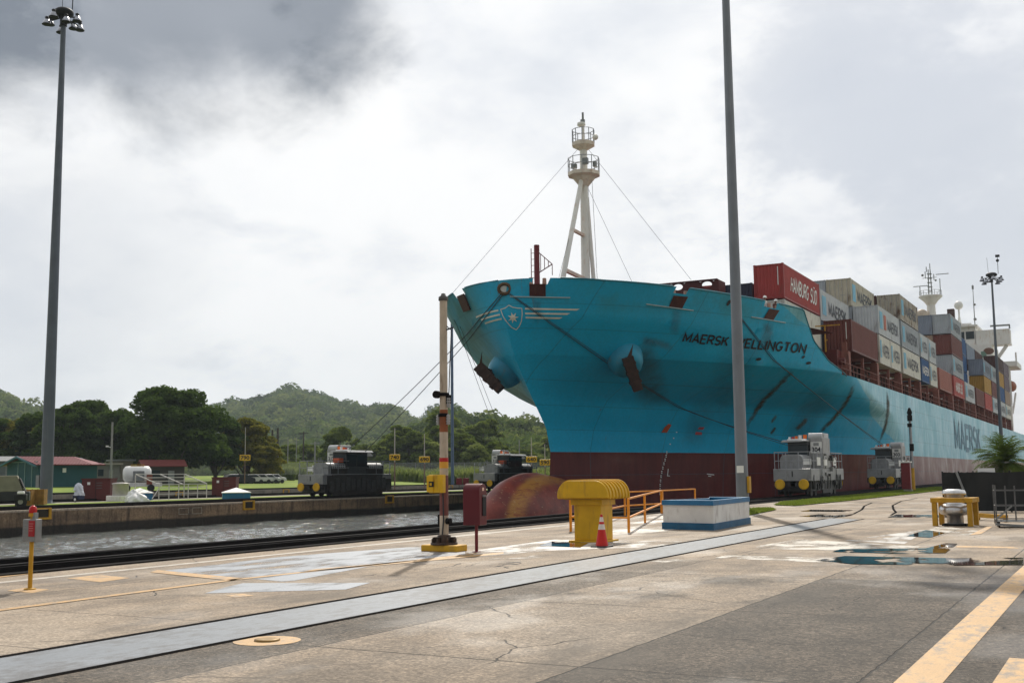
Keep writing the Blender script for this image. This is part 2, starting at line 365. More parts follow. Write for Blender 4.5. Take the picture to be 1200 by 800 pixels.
def paving():
    g = G('quay_paving'); big = g.noise(0.22, 5, 0.6); mid = g.noise(1.1, 6, 0.62, (1, 0.5, 1)); fine = g.noise(26, 4, 0.7); med = g.noise(6, 5, 0.65)
    conc = g.mix(g.step(mid, 0.35, 0.66), (0.30, 0.232, 0.165), (0.175, 0.138, 0.102))
    conc = g.mix(g.step(big, 0.42, 0.66, 0, 0.7), conc, (0.36, 0.30, 0.235))
    asp = g.mix(g.step(mid, 0.35, 0.7), (0.076, 0.060, 0.045), (0.037, 0.030, 0.023))
    asp = g.mix(g.step(big, 0.5, 0.68, 0, 0.55), asp, (0.115, 0.093, 0.071))
    # asphalt side of the slot; paler concrete bays beyond y = 21
    wob = g.math('MULTIPLY', g.math('SUBTRACT', med, 0.5), 0.35)
    ax = g.step(g.math('ADD', g.x, wob), -8.2, -8.05)
    ay = g.step(g.math('ADD', g.y, g.math('MULTIPLY', g.math('SUBTRACT', mid, 0.5), 1.2)), 20.9, 21.4, 1, 0)
    ay = g.math('MULTIPLY', ay, g.step(g.y, 18.1, 18.2, 1, .62))
    side = g.step(g.x, -4.27, -4.23, 0.30, 1.0)                       # the slab next to the slot is half worn to concrete
    side = g.math('MAXIMUM', side, g.step(g.math('ADD', g.x, g.math('MULTIPLY', wob, .3)), -7.15, -7.05, 0.85, 0))
    bandk = g.lines(g.y, [15.0, 17.3], 0.9, g.math('MULTIPLY', g.math('SUBTRACT', med, .5), .5)); side = g.math('MAXIMUM', side, g.math('MULTIPLY', bandk, g.step(mid, .42, .6, .2, .8)))
    k = g.math('MULTIPLY', g.math('MULTIPLY', ax, ay), side)
    right = g.step(g.x, -2.0, -1.6)
    k = g.math('MAXIMUM', k, g.math('MULTIPLY', right, g.step(g.y, 30, 46, 1, 0.2)))
    c = g.mix(k, conc, asp)
    # grit of the worn surface
    c = g.scale(c, g.step(fine, 0.3, 0.72, 0.62, 1.38)); c = g.scale(c, g.step(med, 0.3, 0.7, 0.86, 1.12))
    for sc_, lo, hi in ((30, .55, 1.75), (64, .6, 1.5)):
        vn = g.nt.nodes.new('ShaderNodeTexVoronoi'); vn.inputs['Scale'].default_value = sc_; g.nt.links.new(g.tc, vn.inputs['Vector']); sv = g.nt.nodes.new('ShaderNodeSeparateColor'); g.nt.links.new(vn.outputs['Color'], sv.inputs[0])
        gr = g.math('ADD', 1.0, g.math('MULTIPLY', g.step(sv.outputs[0], 0, 1, lo-1, hi-1.15), g.math('ADD', g.math('MULTIPLY', k, .75), .22))); c = g.scale(c, gr)
    grit = g.vor(34, 'F1'); c = g.mix(g.math('MULTIPLY', g.step(grit, 0.10, 0.2, 1, 0), g.math('MULTIPLY', g.math('MULTIPLY', k, 0.7), g.step(med, .45, .6))), c, (0.46, 0.41, 0.34))
    # oil and tyre stains
    st = g.noise(0.55, 7, 0.68, (1.0, 0.28, 1), (7, 3, 0)); c = g.mix(g.step(st, 0.50, 0.66, 0, 0.62), c, (0.085, 0.072, 0.058))
    sp = g.noise(2.6, 4, 0.6, (1, 1, 1), (2, 9, 0)); c = g.mix(g.step(sp, 0.66, 0.72, 0, 0.5), c, (0.07, 0.06, 0.055))
    # slab joints and cracks
    wl = g.math('MULTIPLY', g.math('SUBTRACT', g.noise(3.0, 4), 0.5), 0.07)
    j = g.lines(g.x, [-7.1, -4.25, -1.95, 0.9, 3.6], 0.017, wl)
    j2 = g.lines(g.y, [9.15, 13.55, 18.15, 26.2, 31.0, 36.5], 0.020, wl)
    j = g.math('MAXIMUM', j, g.math('MULTIPLY', j2, g.step(g.x, -8.2, -8.1)))
    jl = g.lines(g.y, [7.9, 10.2, 16.0, 25.0, 33.0, 41.0], 0.02, wl); j = g.math('MAXIMUM', j, g.math('MULTIPLY', jl, g.math('MULTIPLY', g.step(g.x, -9.5, -9.4, 1, 0), 0.7)))
    jl3 = g.lines(g.x, [-14.2], 0.02, wl); j = g.math('MAXIMUM', j, jl3)
    cr = g.step(g.vor(0.33, warp=0.22), 0.0015, 0.0045, 1, 0); cr = g.math('MULTIPLY', cr, g.step(g.noise(0.5, 3, 0.5, off=(4, 4, 0)), 0.5, 0.58))
    j = g.math('MAXIMUM', j, cr); c = g.mix(g.math('MULTIPLY', j, 0.95), c, (0.018, 0.016, 0.014))
    g.link(c, g.p.inputs['Base Color'])
    wet = g.step(g.noise(0.35, 5, 0.6, (1, 0.6, 1), (11, 2, 0)), 0.50, 0.66, 0.78, 0.48); g.link(wet, g.p.inputs['Roughness']); g.p.inputs['Specular IOR Level'].default_value = 0.22
    g.bump(g.math('SUBTRACT', g.math('ADD', g.math('MULTIPLY', fine, 0.6), g.math('MULTIPLY', med, 0.5)), g.math('MULTIPLY', j, 1.5)), 0.55, 0.012)
    return g.m
def paint_mat(name, col, wear=0.45, rough=0.6, wcol=(0.20, 0.165, 0.13)):
    g = G(name); n = g.noise(9, 6, 0.7, (1, .45, 1)); f = g.noise(1.3, 4, 0.6, (1, .4, 1)); fi = g.noise(60, 3)
    w = g.math('MULTIPLY', g.step(g.math('ADD', g.math('MULTIPLY', n, 0.6), g.math('MULTIPLY', f, 0.4)), 0.70-wear*0.42, 0.86-wear*0.42), 0.9)
    c = g.mix(w, g.scale(col, g.step(f, 0.3, 0.7, 0.88, 1.08)), wcol); c = g.scale(c, g.step(fi, 0.3, 0.7, 0.85, 1.12))
    g.link(c, g.p.inputs['Base Color']); g.p.inputs['Roughness'].default_value = rough; g.bump(fi, 0.3, 0.006); return g.m
def fade_mat(name, col, thresh=0.5, scale=0.7, rough=0.6, edge=0.08, stretch=(1, .5, 1), off=(0,0,0)):
    """a ragged-edged stain or wash: alpha by noise"""
    g = G(name); n = g.noise(scale, 7, 0.65, stretch, off); fi = g.noise(30, 4)
    g.link(g.scale(col, g.step(fi, 0.3, 0.7, 0.8, 1.15)), g.p.inputs['Base Color']); g.p.inputs['Roughness'].default_value = rough
    a = g.step(n, thresh-edge, thresh+edge, 1, 0); g.link(a, g.p.inputs['Alpha']); return g.m
M_PAVE = paving()
def sheet(name, poly, z, m):
    o = MB().add([(x, y, z) for x, y in poly], [tuple(range(len(poly)))]).build(name, m, fixn=False)
    if o.data.polygons[0].normal.z < 0: o.data.flip_normals()
    return struct(o)
# near quay with its wall down into the chamber, and the land behind us
YB, YF = -60.0, 2600.0
q = MB().add([(NEAR0, YB, 0), (60, YB, 0), (60, 420, 0), (NEAR0, 420, 0)], [(0, 1, 2, 3)])
q.add([(NEAR0, YB, 0), (NEAR0, 420, 0), (NEAR0, 420, -6), (NEAR0, YB, -6)], [(0, 1, 2, 3)])
struct(q.build('quay_ground', M_PAVE))
M_LAWN = None
def lawn_mat():
    g = G('lawn_turf'); a = g.noise(0.12, 6, 0.6); b = g.noise(2.0, 5, 0.7); f = g.noise(14, 4, 0.7)
    c = g.mix(g.step(a, 0.38, 0.62), (0.20, 0.26, 0.03), (0.12, 0.185, 0.022)); c = g.mix(g.step(b, 0.5, 0.72, 0, 0.6), c, (0.19, 0.20, 0.045)); c = g.scale(c, g.step(f, 0.3, 0.7, 0.7, 1.25))
    g.link(c, g.p.inputs['Base Color']); g.p.inputs['Roughness'].default_value = 0.9; g.p.inputs['Specular IOR Level'].default_value = 0.2; g.bump(f, 0.8, 0.05); return g.m
M_LAWN = lawn_mat()
def lawn_h(x): return .18+.55*rnd_smooth((-x-108)/10.0)+1.4*rnd_smooth((-x-116)/42.0)
# the land beyond the quay and far down the canal: one wide sheet a little lower, under everything
struct(MB().add([(-2550, YB-400, -7), (2550, YB-400, -7), (2550, 2650, -7), (-2550, 2650, -7)], [(0,1,2,3)]).build('terrain', M_LAWN, fixn=False))
sheet('land', [(60, YB), (1500, YB), (1500, YF), (60, YF)], -0.02, M_LAWN)
sheet('land', [(NEAR0, 420), (60, 420), (60, YF), (NEAR0, YF)], -0.02, M_LAWN)
# centre wall island, far bank lawn
isl = MB().add([(LANE2A, YB, 0), (FARW-1.4, YB, 0), (FARW-1.4, 900, 0), (LANE2A, 900, 0)], [(0,1,2,3)])
struct(isl.build('island_ground', mat('island_concrete', (0.30, 0.27, 0.225), 0.85, 0, 0.22, 0.5, 0.6, (0.16, 0.13, 0.10), (0.6, 0.6, 0.6), 0.3), fixn=False))
sheet('grass_strip', [(-66.0, YB), (-57.4, YB), (-57.4, 900), (-66.0, 900)], 0.03, M_LAWN)
xs = np.concatenate([[-108.15], np.linspace(-108.2, -170, 40), [-260, -700, -2500]])
V = []; F = []
for i, x in enumerate(xs):
    for y in (YB-300, 2600): V.append((x, y, float(lawn_h(x)) if i else -.3))
for i in range(len(xs)-1): F.append((2*i+1, 2*i, 2*i+2, 2*i+3))
struct(mesh_np('lawn', V, F, M_LAWN, smooth=True))
sheet('far_bank_apron', [(-108.2, YB), (LANE2B-1.0, YB), (LANE2B-1.0, 900), (-108.2, 900)], 0.0, M_CONC)
# water
def water_mat():
    g = G('canal_water'); g.link((0.095, 0.100, 0.088), g.p.inputs['Base Color']); g.p.inputs['Roughness'].default_value = 0.06; g.p.inputs['IOR'].default_value = 1.45; g.p.inputs['Specular IOR Level'].default_value = 0.5
    a = g.noise(1.5, 5, 0.6, (0.9, 1.5, 1), dist=0.5); b = g.noise(0.35, 3, 0.5, (1, 1.5, 1))
    g.bump(g.math('ADD', a, g.math('MULTIPLY', b, 0.9)), 1.0, 0.55); return g.m
M_WATER = water_mat()
def waves():
    xs = np.arange(FARW-.1, NEAR0+.01, .30); ys = np.concatenate([[YB], np.arange(4, 135, .30), [900]]); g = np.random.default_rng(5); X, Y = np.meshgrid(xs, ys, indexing='ij'); Z = np.zeros_like(X)
    for k in range(24):
        lam = 0.70*1.08**k; a = g.normal(1.2, .55); kx, ky = 2*math.pi/lam*math.cos(a), 2*math.pi/lam*math.sin(a); Z += .0074*lam**.5*np.sin(kx*X+ky*Y+g.uniform(0, 6.28)+.8*np.sin(.21*X+.13*Y+k))
    Z *= (.45+.75*(np.sin(.11*X+.37*np.sin(.09*Y))*np.sin(.083*Y+.06*X)+1)/2)*((Y > 3) & (Y < 136)); nx, ny = X.shape; V = np.c_[X.ravel(), Y.ravel(), (Z+WATER_Z).ravel()]
    i, j = np.meshgrid(np.arange(nx-1), np.arange(ny-1), indexing='ij'); a = (i*ny+j).ravel(); struct(mesh_np('water', V, np.c_[a, a+ny, a+ny+1, a+1], M_WATER, smooth=True))
waves()
sheet('water', [(LANE2B, YB), (LANE2A, YB), (LANE2A, 900), (LANE2B, 900)], WATER_Z, M_WATER)
# near mule track: dark greasy bed, two running rails, the rack between, a kerb at the edge
def track(x0, x1, sgn, y0, y1, base=0.0):
    bed = MB().box(x0, x1, y0, y1, base-0.05, base+0.10)
    struct(bed.build('track_bed', M_DARK))
    r = MB(); lo, hi = x0+0.35, x1-0.35
    for x in (lo, hi): r.box(x-0.035, x+0.035, y0, y1, base+0.10, base+0.20)
    mid = (lo+hi)/2; r.box(mid-0.09, mid+0.09, y0, y1, base+0.10, base+0.17)
    e = x0 if sgn < 0 else x1
    r.box(e-0.05, e+0.05, y0, y1, base-0.3, base+0.19)
    return r.build('mule_rail', mat('rail_steel', (0.012, 0.011, 0.011), 0.85, 0.0, 0.2, 6, spec=0.08))
tag(track(NEAR0, NEAR1, -1, YB, 420, -0.07), 'black rail and toothed rack of the mule track along the near chamber edge', 'rail')
tag(track(FARW-2.6, FARW-0.55, 1, YB, 900), 'dark mule rail along the top of the far chamber wall', 'rail')
tag(track(LANE2A+0.3, LANE2A+2.3, -1, YB, 900), 'dark mule rail at the back edge of the centre wall', 'rail')
tag(track(LANE2B-2.8, LANE2B-0.9, 1, YB, 900), 'dark rail at the foot of the lawn beyond the second chamber', 'rail')
# slot cover strip and its two dark gaps, then painted marks
M_STRIP = paint_mat('slot_cover_paint', (0.235, 0.252, 0.272), 0.62, 0.33, (0.13, 0.125, 0.12))
sheet('slot_cover', [(-9.38, YB), (-8.16, YB), (-8.16, 40.5), (-9.30, 41.5)], 0.012, M_STRIP)
M_GAP = mat('slot_gap', (0.008, 0.007, 0.007), 0.95, 0, 0.1, spec=0.02)
for a, b in ((-9.49, -9.38), (-8.16, -8.09)): sheet('slot_gap', [(a, YB), (b, YB), (b, 41.2), (a, 41.2)], 0.006, M_GAP)
def ribbon(name, pts, w, z, m):
    pts = [Vector((p[0], p[1], 0)) for p in pts]; vs = []
    for i, p in enumerate(pts):
        d = (pts[min(i+1, len(pts)-1)]-pts[max(i-1, 0)]).normalized(); n = Vector((-d.y, d.x, 0)); vs += [p+n*w/2, p-n*w/2]
    o = MB().add([(v.x, v.y, z) for v in vs], [(2*i, 2*i+1, 2*i+3, 2*i+2) for i in range(len(pts)-1)]).build(name, m, fixn=False)
    if o.data.polygons[0].normal.z < 0: o.data.flip_normals()
    return struct(o)
# where the slot swings towards the grass (the two curved dark grooves)
def spx(pts): return [at(*p) for p in pts]
ribbon('slot_gap', spx([(968,608.5),(985,605),(1000,602),(1010,597),(1013,592.5),(1022,588.8)]), 0.10, 0.006, M_GAP)
ribbon('slot_gap', spx([(1044,603.5),(1050,600),(1047,596.5),(1046,592),(1056,587),(1075,583.5)]), 0.10, 0.006, M_GAP)
M_PY = paint_mat('yellow_road_paint', (0.50, 0.30, 0.115), 0.56, 0.6)
M_PO = paint_mat('orange_road_paint', (0.50, 0.29, 0.10), 0.55, 0.6)
M_PW = fade_mat('white_road_paint', (0.44, 0.40, 0.34), 0.52, 1.3, 0.55, 0.07, (1, .7, 1), (2, 5, 0))
M_PWL = paint_mat('white_line_paint', (0.48, 0.43, 0.36), 0.55, 0.6)
M_PG = fade_mat('grey_road_wash', (0.33, 0.35, 0.38), 0.55, 1.1, 0.36, 0.10, (1, .35, 1), (1, 1, 0))
Z1, Z2 = 0.004, 0.008
sheet('painted_line', [(-1.71, 6), (-1.37, 6), (-1.33, 17.5), (-1.44, 22.2), (-1.64, 21.9), (-1.69, 14)], Z1, M_PY)
sheet('painted_line', [(-1.04, 6), (-0.55, 6), (-0.50, 11.1), (-1.0, 11.15)], Z1, M_PY)
ribbon('painted_line', [(-12.75, 4), (-12.80, 10), (-12.92, 14.5), (-12.6, 17.5), (-12.25, 21.3)], 0.17, Z2, M_PO)
sheet('painted_line', [(-16.25, YB), (-16.02, YB), (-16.2, 48), (-16.42, 48)], Z1, M_PWL)
sheet('painted_line', [at(350,671,0).xy, at(368,667,0).xy, at(590,647,0).xy, at(590,649,0).xy], Z2, M_PO)
sheet('painted_line', [at(-10,671.5).xy, at(60,665).xy, at(66,668.5).xy, at(-10,678).xy], Z2, M_PO)
sheet('painted_patch', [at(78,677.5).xy, at(118,673).xy, at(152,677).xy, at(118,681.8).xy], Z1, M_PY)
sheet('painted_patch', [at(8,692).xy, at(28,688.5).xy, at(58,690.5).xy, at(38,694.5).xy], Z1, M_PY)
sheet('painted_patch', [at(176,670.5).xy, at(330,652).xy, at(478,641).xy, at(545,641).xy, at(545,650.5).xy, at(430,664).xy, at(345,680).xy, at(330,681).xy, at(272,676).xy], Z1, M_PG)
sheet('painted_line', [at(176,670.5).xy, at(184,667.8).xy, at(285,677.5).xy, at(272,680.5).xy], Z2, M_PO)
sheet('painted_patch', [at(265,687.5).xy, at(285,683).xy, at(434,682.5).xy, at(405,690.5).xy, at(240,695).xy], Z1, M_PG)
sheet('painted_patch', [at(265,697.5).xy, at(285,695.5).xy, at(298,697.5).xy, at(275,700).xy], Z1, M_PY)
sheet('painted_patch', [at(570,655).xy, at(630,650.5).xy, at(652,652).xy, at(600,654.5).xy], Z1, M_PW)
sheet('painted_patch', [at(762,657.5).xy, at(795,654.5).xy, at(800,656.5).xy, at(780,658.5).xy], Z1, M_PW)
sheet('painted_patch', [at(885,640).xy, at(935,631.5).xy, at(1078,640).xy, at(1070,646).xy, at(890,643).xy], Z1, M_PW)
sheet('painted_patch', [at(838,653.5).xy, at(850,650.5).xy, at(1000,654).xy, at(990,660).xy], Z1, M_PW)
sheet('painted_line', [at(1120,641).xy, at(1122,639).xy, at(1188,640.5).xy, at(1194,642.5).xy], Z1, M_PO)
sheet('painted_line', [at(1136,627).xy, at(1150,625.5).xy, at(1163,617).xy, at(1156,617).xy], Z2, M_PO)
sheet('painted_patch', [at(1088,621).xy, at(1100,616).xy, at(1150,622).xy, at(1136,627.5).xy], Z1, M_PW)
sheet('painted_patch', [at(1060,637).xy, at(1075,628).xy, at(1090,621).xy, at(1078,621).xy, at(990,633).xy], Z1, fade_mat('pale_wash', (0.46, 0.44, 0.41), 0.52, 1.2))
sheet('painted_patch', [at(545,646).xy, at(650,632).xy, at(720,633).xy, at(800,634).xy, at(780,640).xy, at(640,645).xy, at(560,652).xy], Z1, fade_mat('pale_cement', (0.56, 0.53, 0.49), 0.52, 0.8, 0.5))
sheet('painted_patch', [at(700,610).xy, at(860,592).xy, at(905,598).xy, at(880,606).xy, at(780,622).xy, at(690,630).xy], Z1, fade_mat('cement_wash', (0.52, 0.48, 0.42), 0.50, 0.6, 0.55))
# manhole: a painted ring round a dark lid
mh = at(313, 750.6)
def disc(r0, r1, n, z): 
    vs = []; 
    for k in range(n):
        a = 2*math.pi*k/n; vs += [(mh.x+r0*math.cos(a), mh.y+r0*math.sin(a), z), (mh.x+r1*math.cos(a), mh.y+r1*math.sin(a), z)]
    return vs, [(2*k, 2*k+1, (2*k+3) % (2*n), (2*k+2) % (2*n)) for k in range(n)]
struct(MB().add(*disc(0.13, 0.34, 40, Z1)).build('painted_ring', M_PY))
lid = tag(MB().lathe([(0.13, 0.0), (0.13, 0.02), (0.11, 0.025), (0.05, 0.018), (0.001, 0.018)], 28, (mh.x, mh.y, 0)).build('manhole_lid', mat('worn_brass_lid', (0.24, 0.15, 0.05), 0.5, 0.3, 0.2, 10)), 'small rusty manhole lid inside a yellow painted ring by the pale strip', 'manhole lid')
# standing water
def puddle(pts, seed, th=0.53, z=0.010):
    g = G('puddle_water'); n = g.noise(0.9, 5, 0.55, (1, 0.8, 1), (seed, seed*2, 0)); g.link((0.035, 0.032, 0.028), g.p.inputs['Base Color']); g.p.inputs['Roughness'].default_value = 0.03
    g.link(g.step(n, th-0.015, th+0.03, 1, 0), g.p.inputs['Alpha'])
    return sheet('puddle', [at(*p).xy for p in pts], z, g.m)
puddle([(955,656.5),(990,651.5),(1060,653),(1120,654),(1199,653.5),(1199,662),(1120,662.5),(1000,661)], 1.0, 0.565)
puddle([(975,646.5),(985,643.5),(1085,642.5),(1108,636.5),(1122,637),(1108,648),(1050,648.5)], 2.0, 0.545)
puddle([(632,639.5),(646,634.5),(690,636),(680,641.5)], 3.0, 0.62)
puddle([(938,599),(950,597),(1000,597.5),(990,599.5)], 4.0, 0.62)
puddle([(935,605),(960,602.5),(1000,603.5),(985,606)], 5.0, 0.58)
puddle([(1040,606),(1050,602.5),(1110,603.5),(1110,606)], 6.0, 0.60)
puddle([(1062,628),(1085,621),(1108,624),(1090,630)], 7.0, 0.56)
# mown grass beside the right-hand track
M_VERGE = lawn_mat()
gv = MB(); xs_ = [at(880,603).xy, at(905,598).xy, at(1000,586.5).xy, at(1112,573).xy]
sheet('grass_verge', [(-12.7, 41.8), (-13.6, 50), (-14.4, 52), (-15.2, 51), (-15.0, 43.5)], 0.035, M_VERGE)
sheet('grass_verge', [(-14.3, 56), (-13.9, 64), (-13.5, 90), (-13.3, 150), (-16.7, 150), (-16.6, 62), (-15.6, 57)], 0.035, M_VERGE)
def blades(name, poly, n, h, m, seed, zf=lambda x, y: 0.03, w=0.03):
    rg = np.random.default_rng(seed); P = np.array(poly); lo, hi = P.min(0), P.max(0)
    pts = rg.uniform(lo, hi, (n*3, 2)); k = np.zeros(len(pts), bool); j = len(P)-1
    for i in range(len(P)):
        c = ((P[i,1] > pts[:,1]) != (P[j,1] > pts[:,1])) & (pts[:,0] < (P[j,0]-P[i,0])*(pts[:,1]-P[i,1])/(P[j,1]-P[i,1]+1e-9)+P[i,0]); k ^= c; j = i
    pts = pts[k][:n]; a = rg.uniform(0, 6.283, len(pts)); hh = h*rg.uniform(0.5, 1.3, len(pts)); z = np.array([zf(*p) for p in pts])
    d = np.c_[np.cos(a), np.sin(a)]*w*rg.uniform(.6, 1.4, len(pts))[:, None]; lean = rg.normal(0, h*0.35, (len(pts), 2))
    v0 = np.c_[pts-d, z]; v1 = np.c_[pts+d, z]; v2 = np.c_[pts+lean, z+hh]
    V = np.stack([v0, v1, v2], 1).reshape(-1, 3); o = mesh_np(name, V, np.arange(len(V)).reshape(-1, 3), m); o['kind'] = 'stuff'; return o
def leaf_mat(name, c0, c1, trans=0.35, nscale=0.45):
    m = bpy.data.materials.new(name); m.use_nodes = True; nt = m.node_tree; nt.nodes.clear(); N = nt.nodes.new; L = nt.links.new
    out = N('ShaderNodeOutputMaterial'); g = N('ShaderNodeNewGeometry'); mx = N('ShaderNodeMix'); mx.data_type = 'RGBA'
    tcn = N('ShaderNodeTexCoord'); nz = N('ShaderNodeTexNoise'); nz.inputs['Scale'].default_value = nscale; nz.inputs['Detail'].default_value = 3; L(tcn.outputs['Object'], nz.inputs['Vector'])
    mr = N('ShaderNodeMapRange'); mr.inputs['From Min'].default_value = .36; mr.inputs['From Max'].default_value = .64; mr.inputs['To Max'].default_value = .75; L(nz.outputs['Fac'], mr.inputs['Value'])
    ma = N('ShaderNodeMath'); ma.operation = 'MULTIPLY_ADD'; L(g.outputs['Random Per Island'], ma.inputs[0]); ma.inputs[1].default_value = .45; L(mr.outputs[0], ma.inputs[2]); L(ma.outputs[0], mx.inputs[0])
    mx.inputs[6].default_value = (*c0, 1); mx.inputs[7].default_value = (*c1, 1)
    d = N('ShaderNodeBsdfDiffuse'); t = N('ShaderNodeBsdfTranslucent'); L(mx.outputs[2], d.inputs[0]); L(mx.outputs[2], t.inputs[0])
    s = N('ShaderNodeMixShader'); s.inputs[0].default_value = trans; L(d.outputs[0], s.inputs[1]); L(t.outputs[0], s.inputs[2]); L(s.outputs[0], out.inputs[0]); return m
M_BLADE = leaf_mat('grass_blade', (0.13, 0.19, 0.025), (0.22, 0.26, 0.05), 0.4)
blades('grass', [(-12.7, 41.8), (-13.6, 50), (-14.4, 52), (-15.2, 51), (-15.0, 43.5)], 5000, 0.07, M_BLADE, 1)
blades('grass', [(-14.3, 56), (-13.9, 64), (-13.5, 90), (-13.3, 120), (-16.7, 120), (-16.6, 62), (-15.6, 57)], 26000, 0.08, M_BLADE, 2, w=0.05)
# ------------------------------------------------------------------ lock walls
def stained_wall():
    g = G('stained_lock_wall'); a = g.noise(0.5, 6, 0.62, (1, 0.35, 1.2)); b = g.noise(1.6, 7, 0.7, (1, 1.6, 0.22)); f = g.noise(9, 5, 0.7)
    c = g.mix(g.step(a, 0.38, 0.64), (0.29, 0.195, 0.115), (0.14, 0.095, 0.060)); c = g.mix(g.step(b, 0.46, 0.66, 0, 0.75), c, (0.035, 0.026, 0.02))
    c = g.mix(g.step(b, 0.30, 0.40, 0.45, 0), c, (0.26, 0.12, 0.05))
    c = g.mix(g.step(g.z, -0.13, -0.05, 0, 0.75), c, (0.46, 0.39, 0.31))                        # pale coping
    c = g.mix(g.step(g.math('ADD', g.z, g.math('MULTIPLY', a, 0.5)), -0.72, -0.52, 0.93, 0), c, (0.012, 0.011, 0.009))   # the tide line: wet and slimy below
    c = g.scale(c, g.step(f, 0.3, 0.7, 0.7, 1.3)); g.link(c, g.p.inputs['Base Color']); g.p.inputs['Roughness'].default_value = 0.85
    j = g.lines(g.y, [46 + 11.0*i for i in range(-6, 14)], 0.06, g.math('MULTIPLY', g.math('SUBTRACT', a, 0.5), 0.5)); g.bump(g.math('SUBTRACT', f, j), 0.8, 0.06); return g.m
M_LOCKW = stained_wall()
lw = thing('lock_wall', 'stained brown concrete lock wall with yellow recesses across the near water', 'lock wall', (0, 0, 0))
MB().box(FARW-1.4, FARW, YB, 900, -6, 0.012).build('wall', M_LOCKW, lw)
for px, py in ((49, 606.5), (291, 590.5), (456, 583.8)):
    p = atX(px, py, FARW); r = MB()
    w = 1.15
    for y0, y1, z0, z1, d in ((-w/2, w/2, 0.10, 0.17, 0.10), (-w/2, w/2, -0.47, -0.36, 0.12), (-w/2, -w/2+0.16, -0.36, 0.10, 0.10), (w/2-0.16, w/2, -0.36, 0.10, 0.10)):
        r.box(FARW+0.002, FARW+d, p.y+y0, p.y+y1, -0.02+z0-0.05, -0.02+z1-0.05)
    r.build('mooring_recess', M_YELD, lw)
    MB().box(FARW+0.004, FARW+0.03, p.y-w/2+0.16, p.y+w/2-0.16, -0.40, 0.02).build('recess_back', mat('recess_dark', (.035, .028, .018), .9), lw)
for px, py, w in ((217.5, 598.5, 0.62), (228.5, 598, 0.62)):                                    # stencilled plates on the wall
    p = atX(px, py, FARW); fr = MB()
    for y0, y1, z0, z1 in ((-w, w, .17, .21), (-w, w, -.21, -.17), (-w, -w+.05, -.17, .17), (w-.05, w, -.17, .17)): fr.box(FARW+.002, FARW+.012, p.y+y0, p.y+y1, p.z+z0, p.z+z1)
    fr.build('stencil_frame', mat('faded_stencil', (.30, .26, .20), .8, 0, .3, 6), lw)
lw2 = tag(MB().box(LANE2B-1.0, LANE2B, YB, 900, -6, 0.0).build('lock_wall', mat('grey_lock_wall', (0.20, 0.175, 0.145), 0.85, 0, 0.25, 0.8, 0.7, (0.07, 0.055, 0.045), (1, 1, 0.3), 0.3)), 'grey far lock wall at the foot of the lawn, behind the centre wall', 'lock wall')
lw3 = tag(MB().box(LANE2A, LANE2A+0.3, YB, 900, -6, 0.0).build('lock_wall', M_LOCKW), 'back face of the centre lock wall along the second chamber', 'lock wall')
for px, py in ((335, 573.5), (268, 577), (388, 572.5), (506, 569.8), (528, 568.5), (210, 575.5)):
    p = atX(px, py, LANE2B); r = MB(); w = 1.4
    for y0, y1, z0, z1 in ((-w/2, w/2, 0.0, 0.10), (-w/2, -w/2+0.2, -0.4, 0.0), (w/2-0.2, w/2, -0.4, 0.0)): r.box(LANE2B+0.002, LANE2B+0.1, p.y+y0, p.y+y1, -0.1+z0, -0.1+z1)
    r.build('mooring_recess', M_YELD, lw2)
# ------------------------------------------------------------------ the container ship
CX, BEAM = -36.5, 16.1
ZK = np.array([-4, 1.4, 3.3, 5, 7, 8.5, 10, 12.3, 14.8]); STK = np.array([74, 73.85, 74.05, 73.4, 71.3, 69.8, 68.5, 67.4, 67.3])
LK = np.array([58, 56, 54, 52, 50, 40, 33, 32, 31]); PK = np.array([1.4, 1.4, 1.4, 1.4, 1.45, 1.6, 1.65, 1.6, 1.6]); QK = np.array([1, 1, 1, 1, 1, .98, .88, .66, .5])
def stem(z): return np.interp(z, ZK, STK)
def half(Y, z):
    s = np.maximum(Y-stem(z), 0); t = np.minimum(s/np.interp(z, ZK, LK), 1)
    return BEAM*np.maximum(1-(1-t)**np.interp(z, ZK, PK), 0)**np.interp(z, ZK, QK)
def hull_hit(px, py):
    d = ray(px, py); d = d/d.y; ys = np.linspace(58, 330, 1400)
    X = d.x*ys; Zz = EYE+d.z*ys; ins = np.abs(X-CX) < half(ys, Zz)-1e-6
    if not ins.any(): return None
    i = int(np.argmax(ins)); lo, hi = ys[max(i-1, 0)], ys[i]
    for _ in range(30):
        m = (lo+hi)/2
        if abs(d.x*m-CX) < float(half(m, EYE+d.z*m)): hi = m
        else: lo = m
    return Vector((d.x*hi, hi, EYE+d.z*hi))
def hull_normal(p):
    e = 0.15; sgn = 1 if p.x > CX else -1
    bx = lambda y, z: CX+sgn*float(half(y, z))
    dy = (bx(p.y+e, p.z)-bx(p.y-e, p.z))/(2*e); dz = (bx(p.y, p.z+e)-bx(p.y, p.z-e))/(2*e)
    return Vector((1, -dy*1, -dz*1)).normalized() if sgn > 0 else Vector((-1, dy, dz)).normalized()
def on_hull(px, py, off=0.04):
    p = hull_hit(px, py)
    if p is None: p = hull_hit(px+2, py+1)
    return p + hull_normal(p)*off
ZD = 9.9                                                         # main deck
def top_z(s):                                                    # bulwark top along the forecastle, then the slope, then the main deck
    return float(np.interp(s, [0, 3, 12, 22.2, 24.6, 27.3, 31.0, 300], [14.9, 14.75, 14.6, 14.45, 12.2, 10.8, ZD, ZD]))
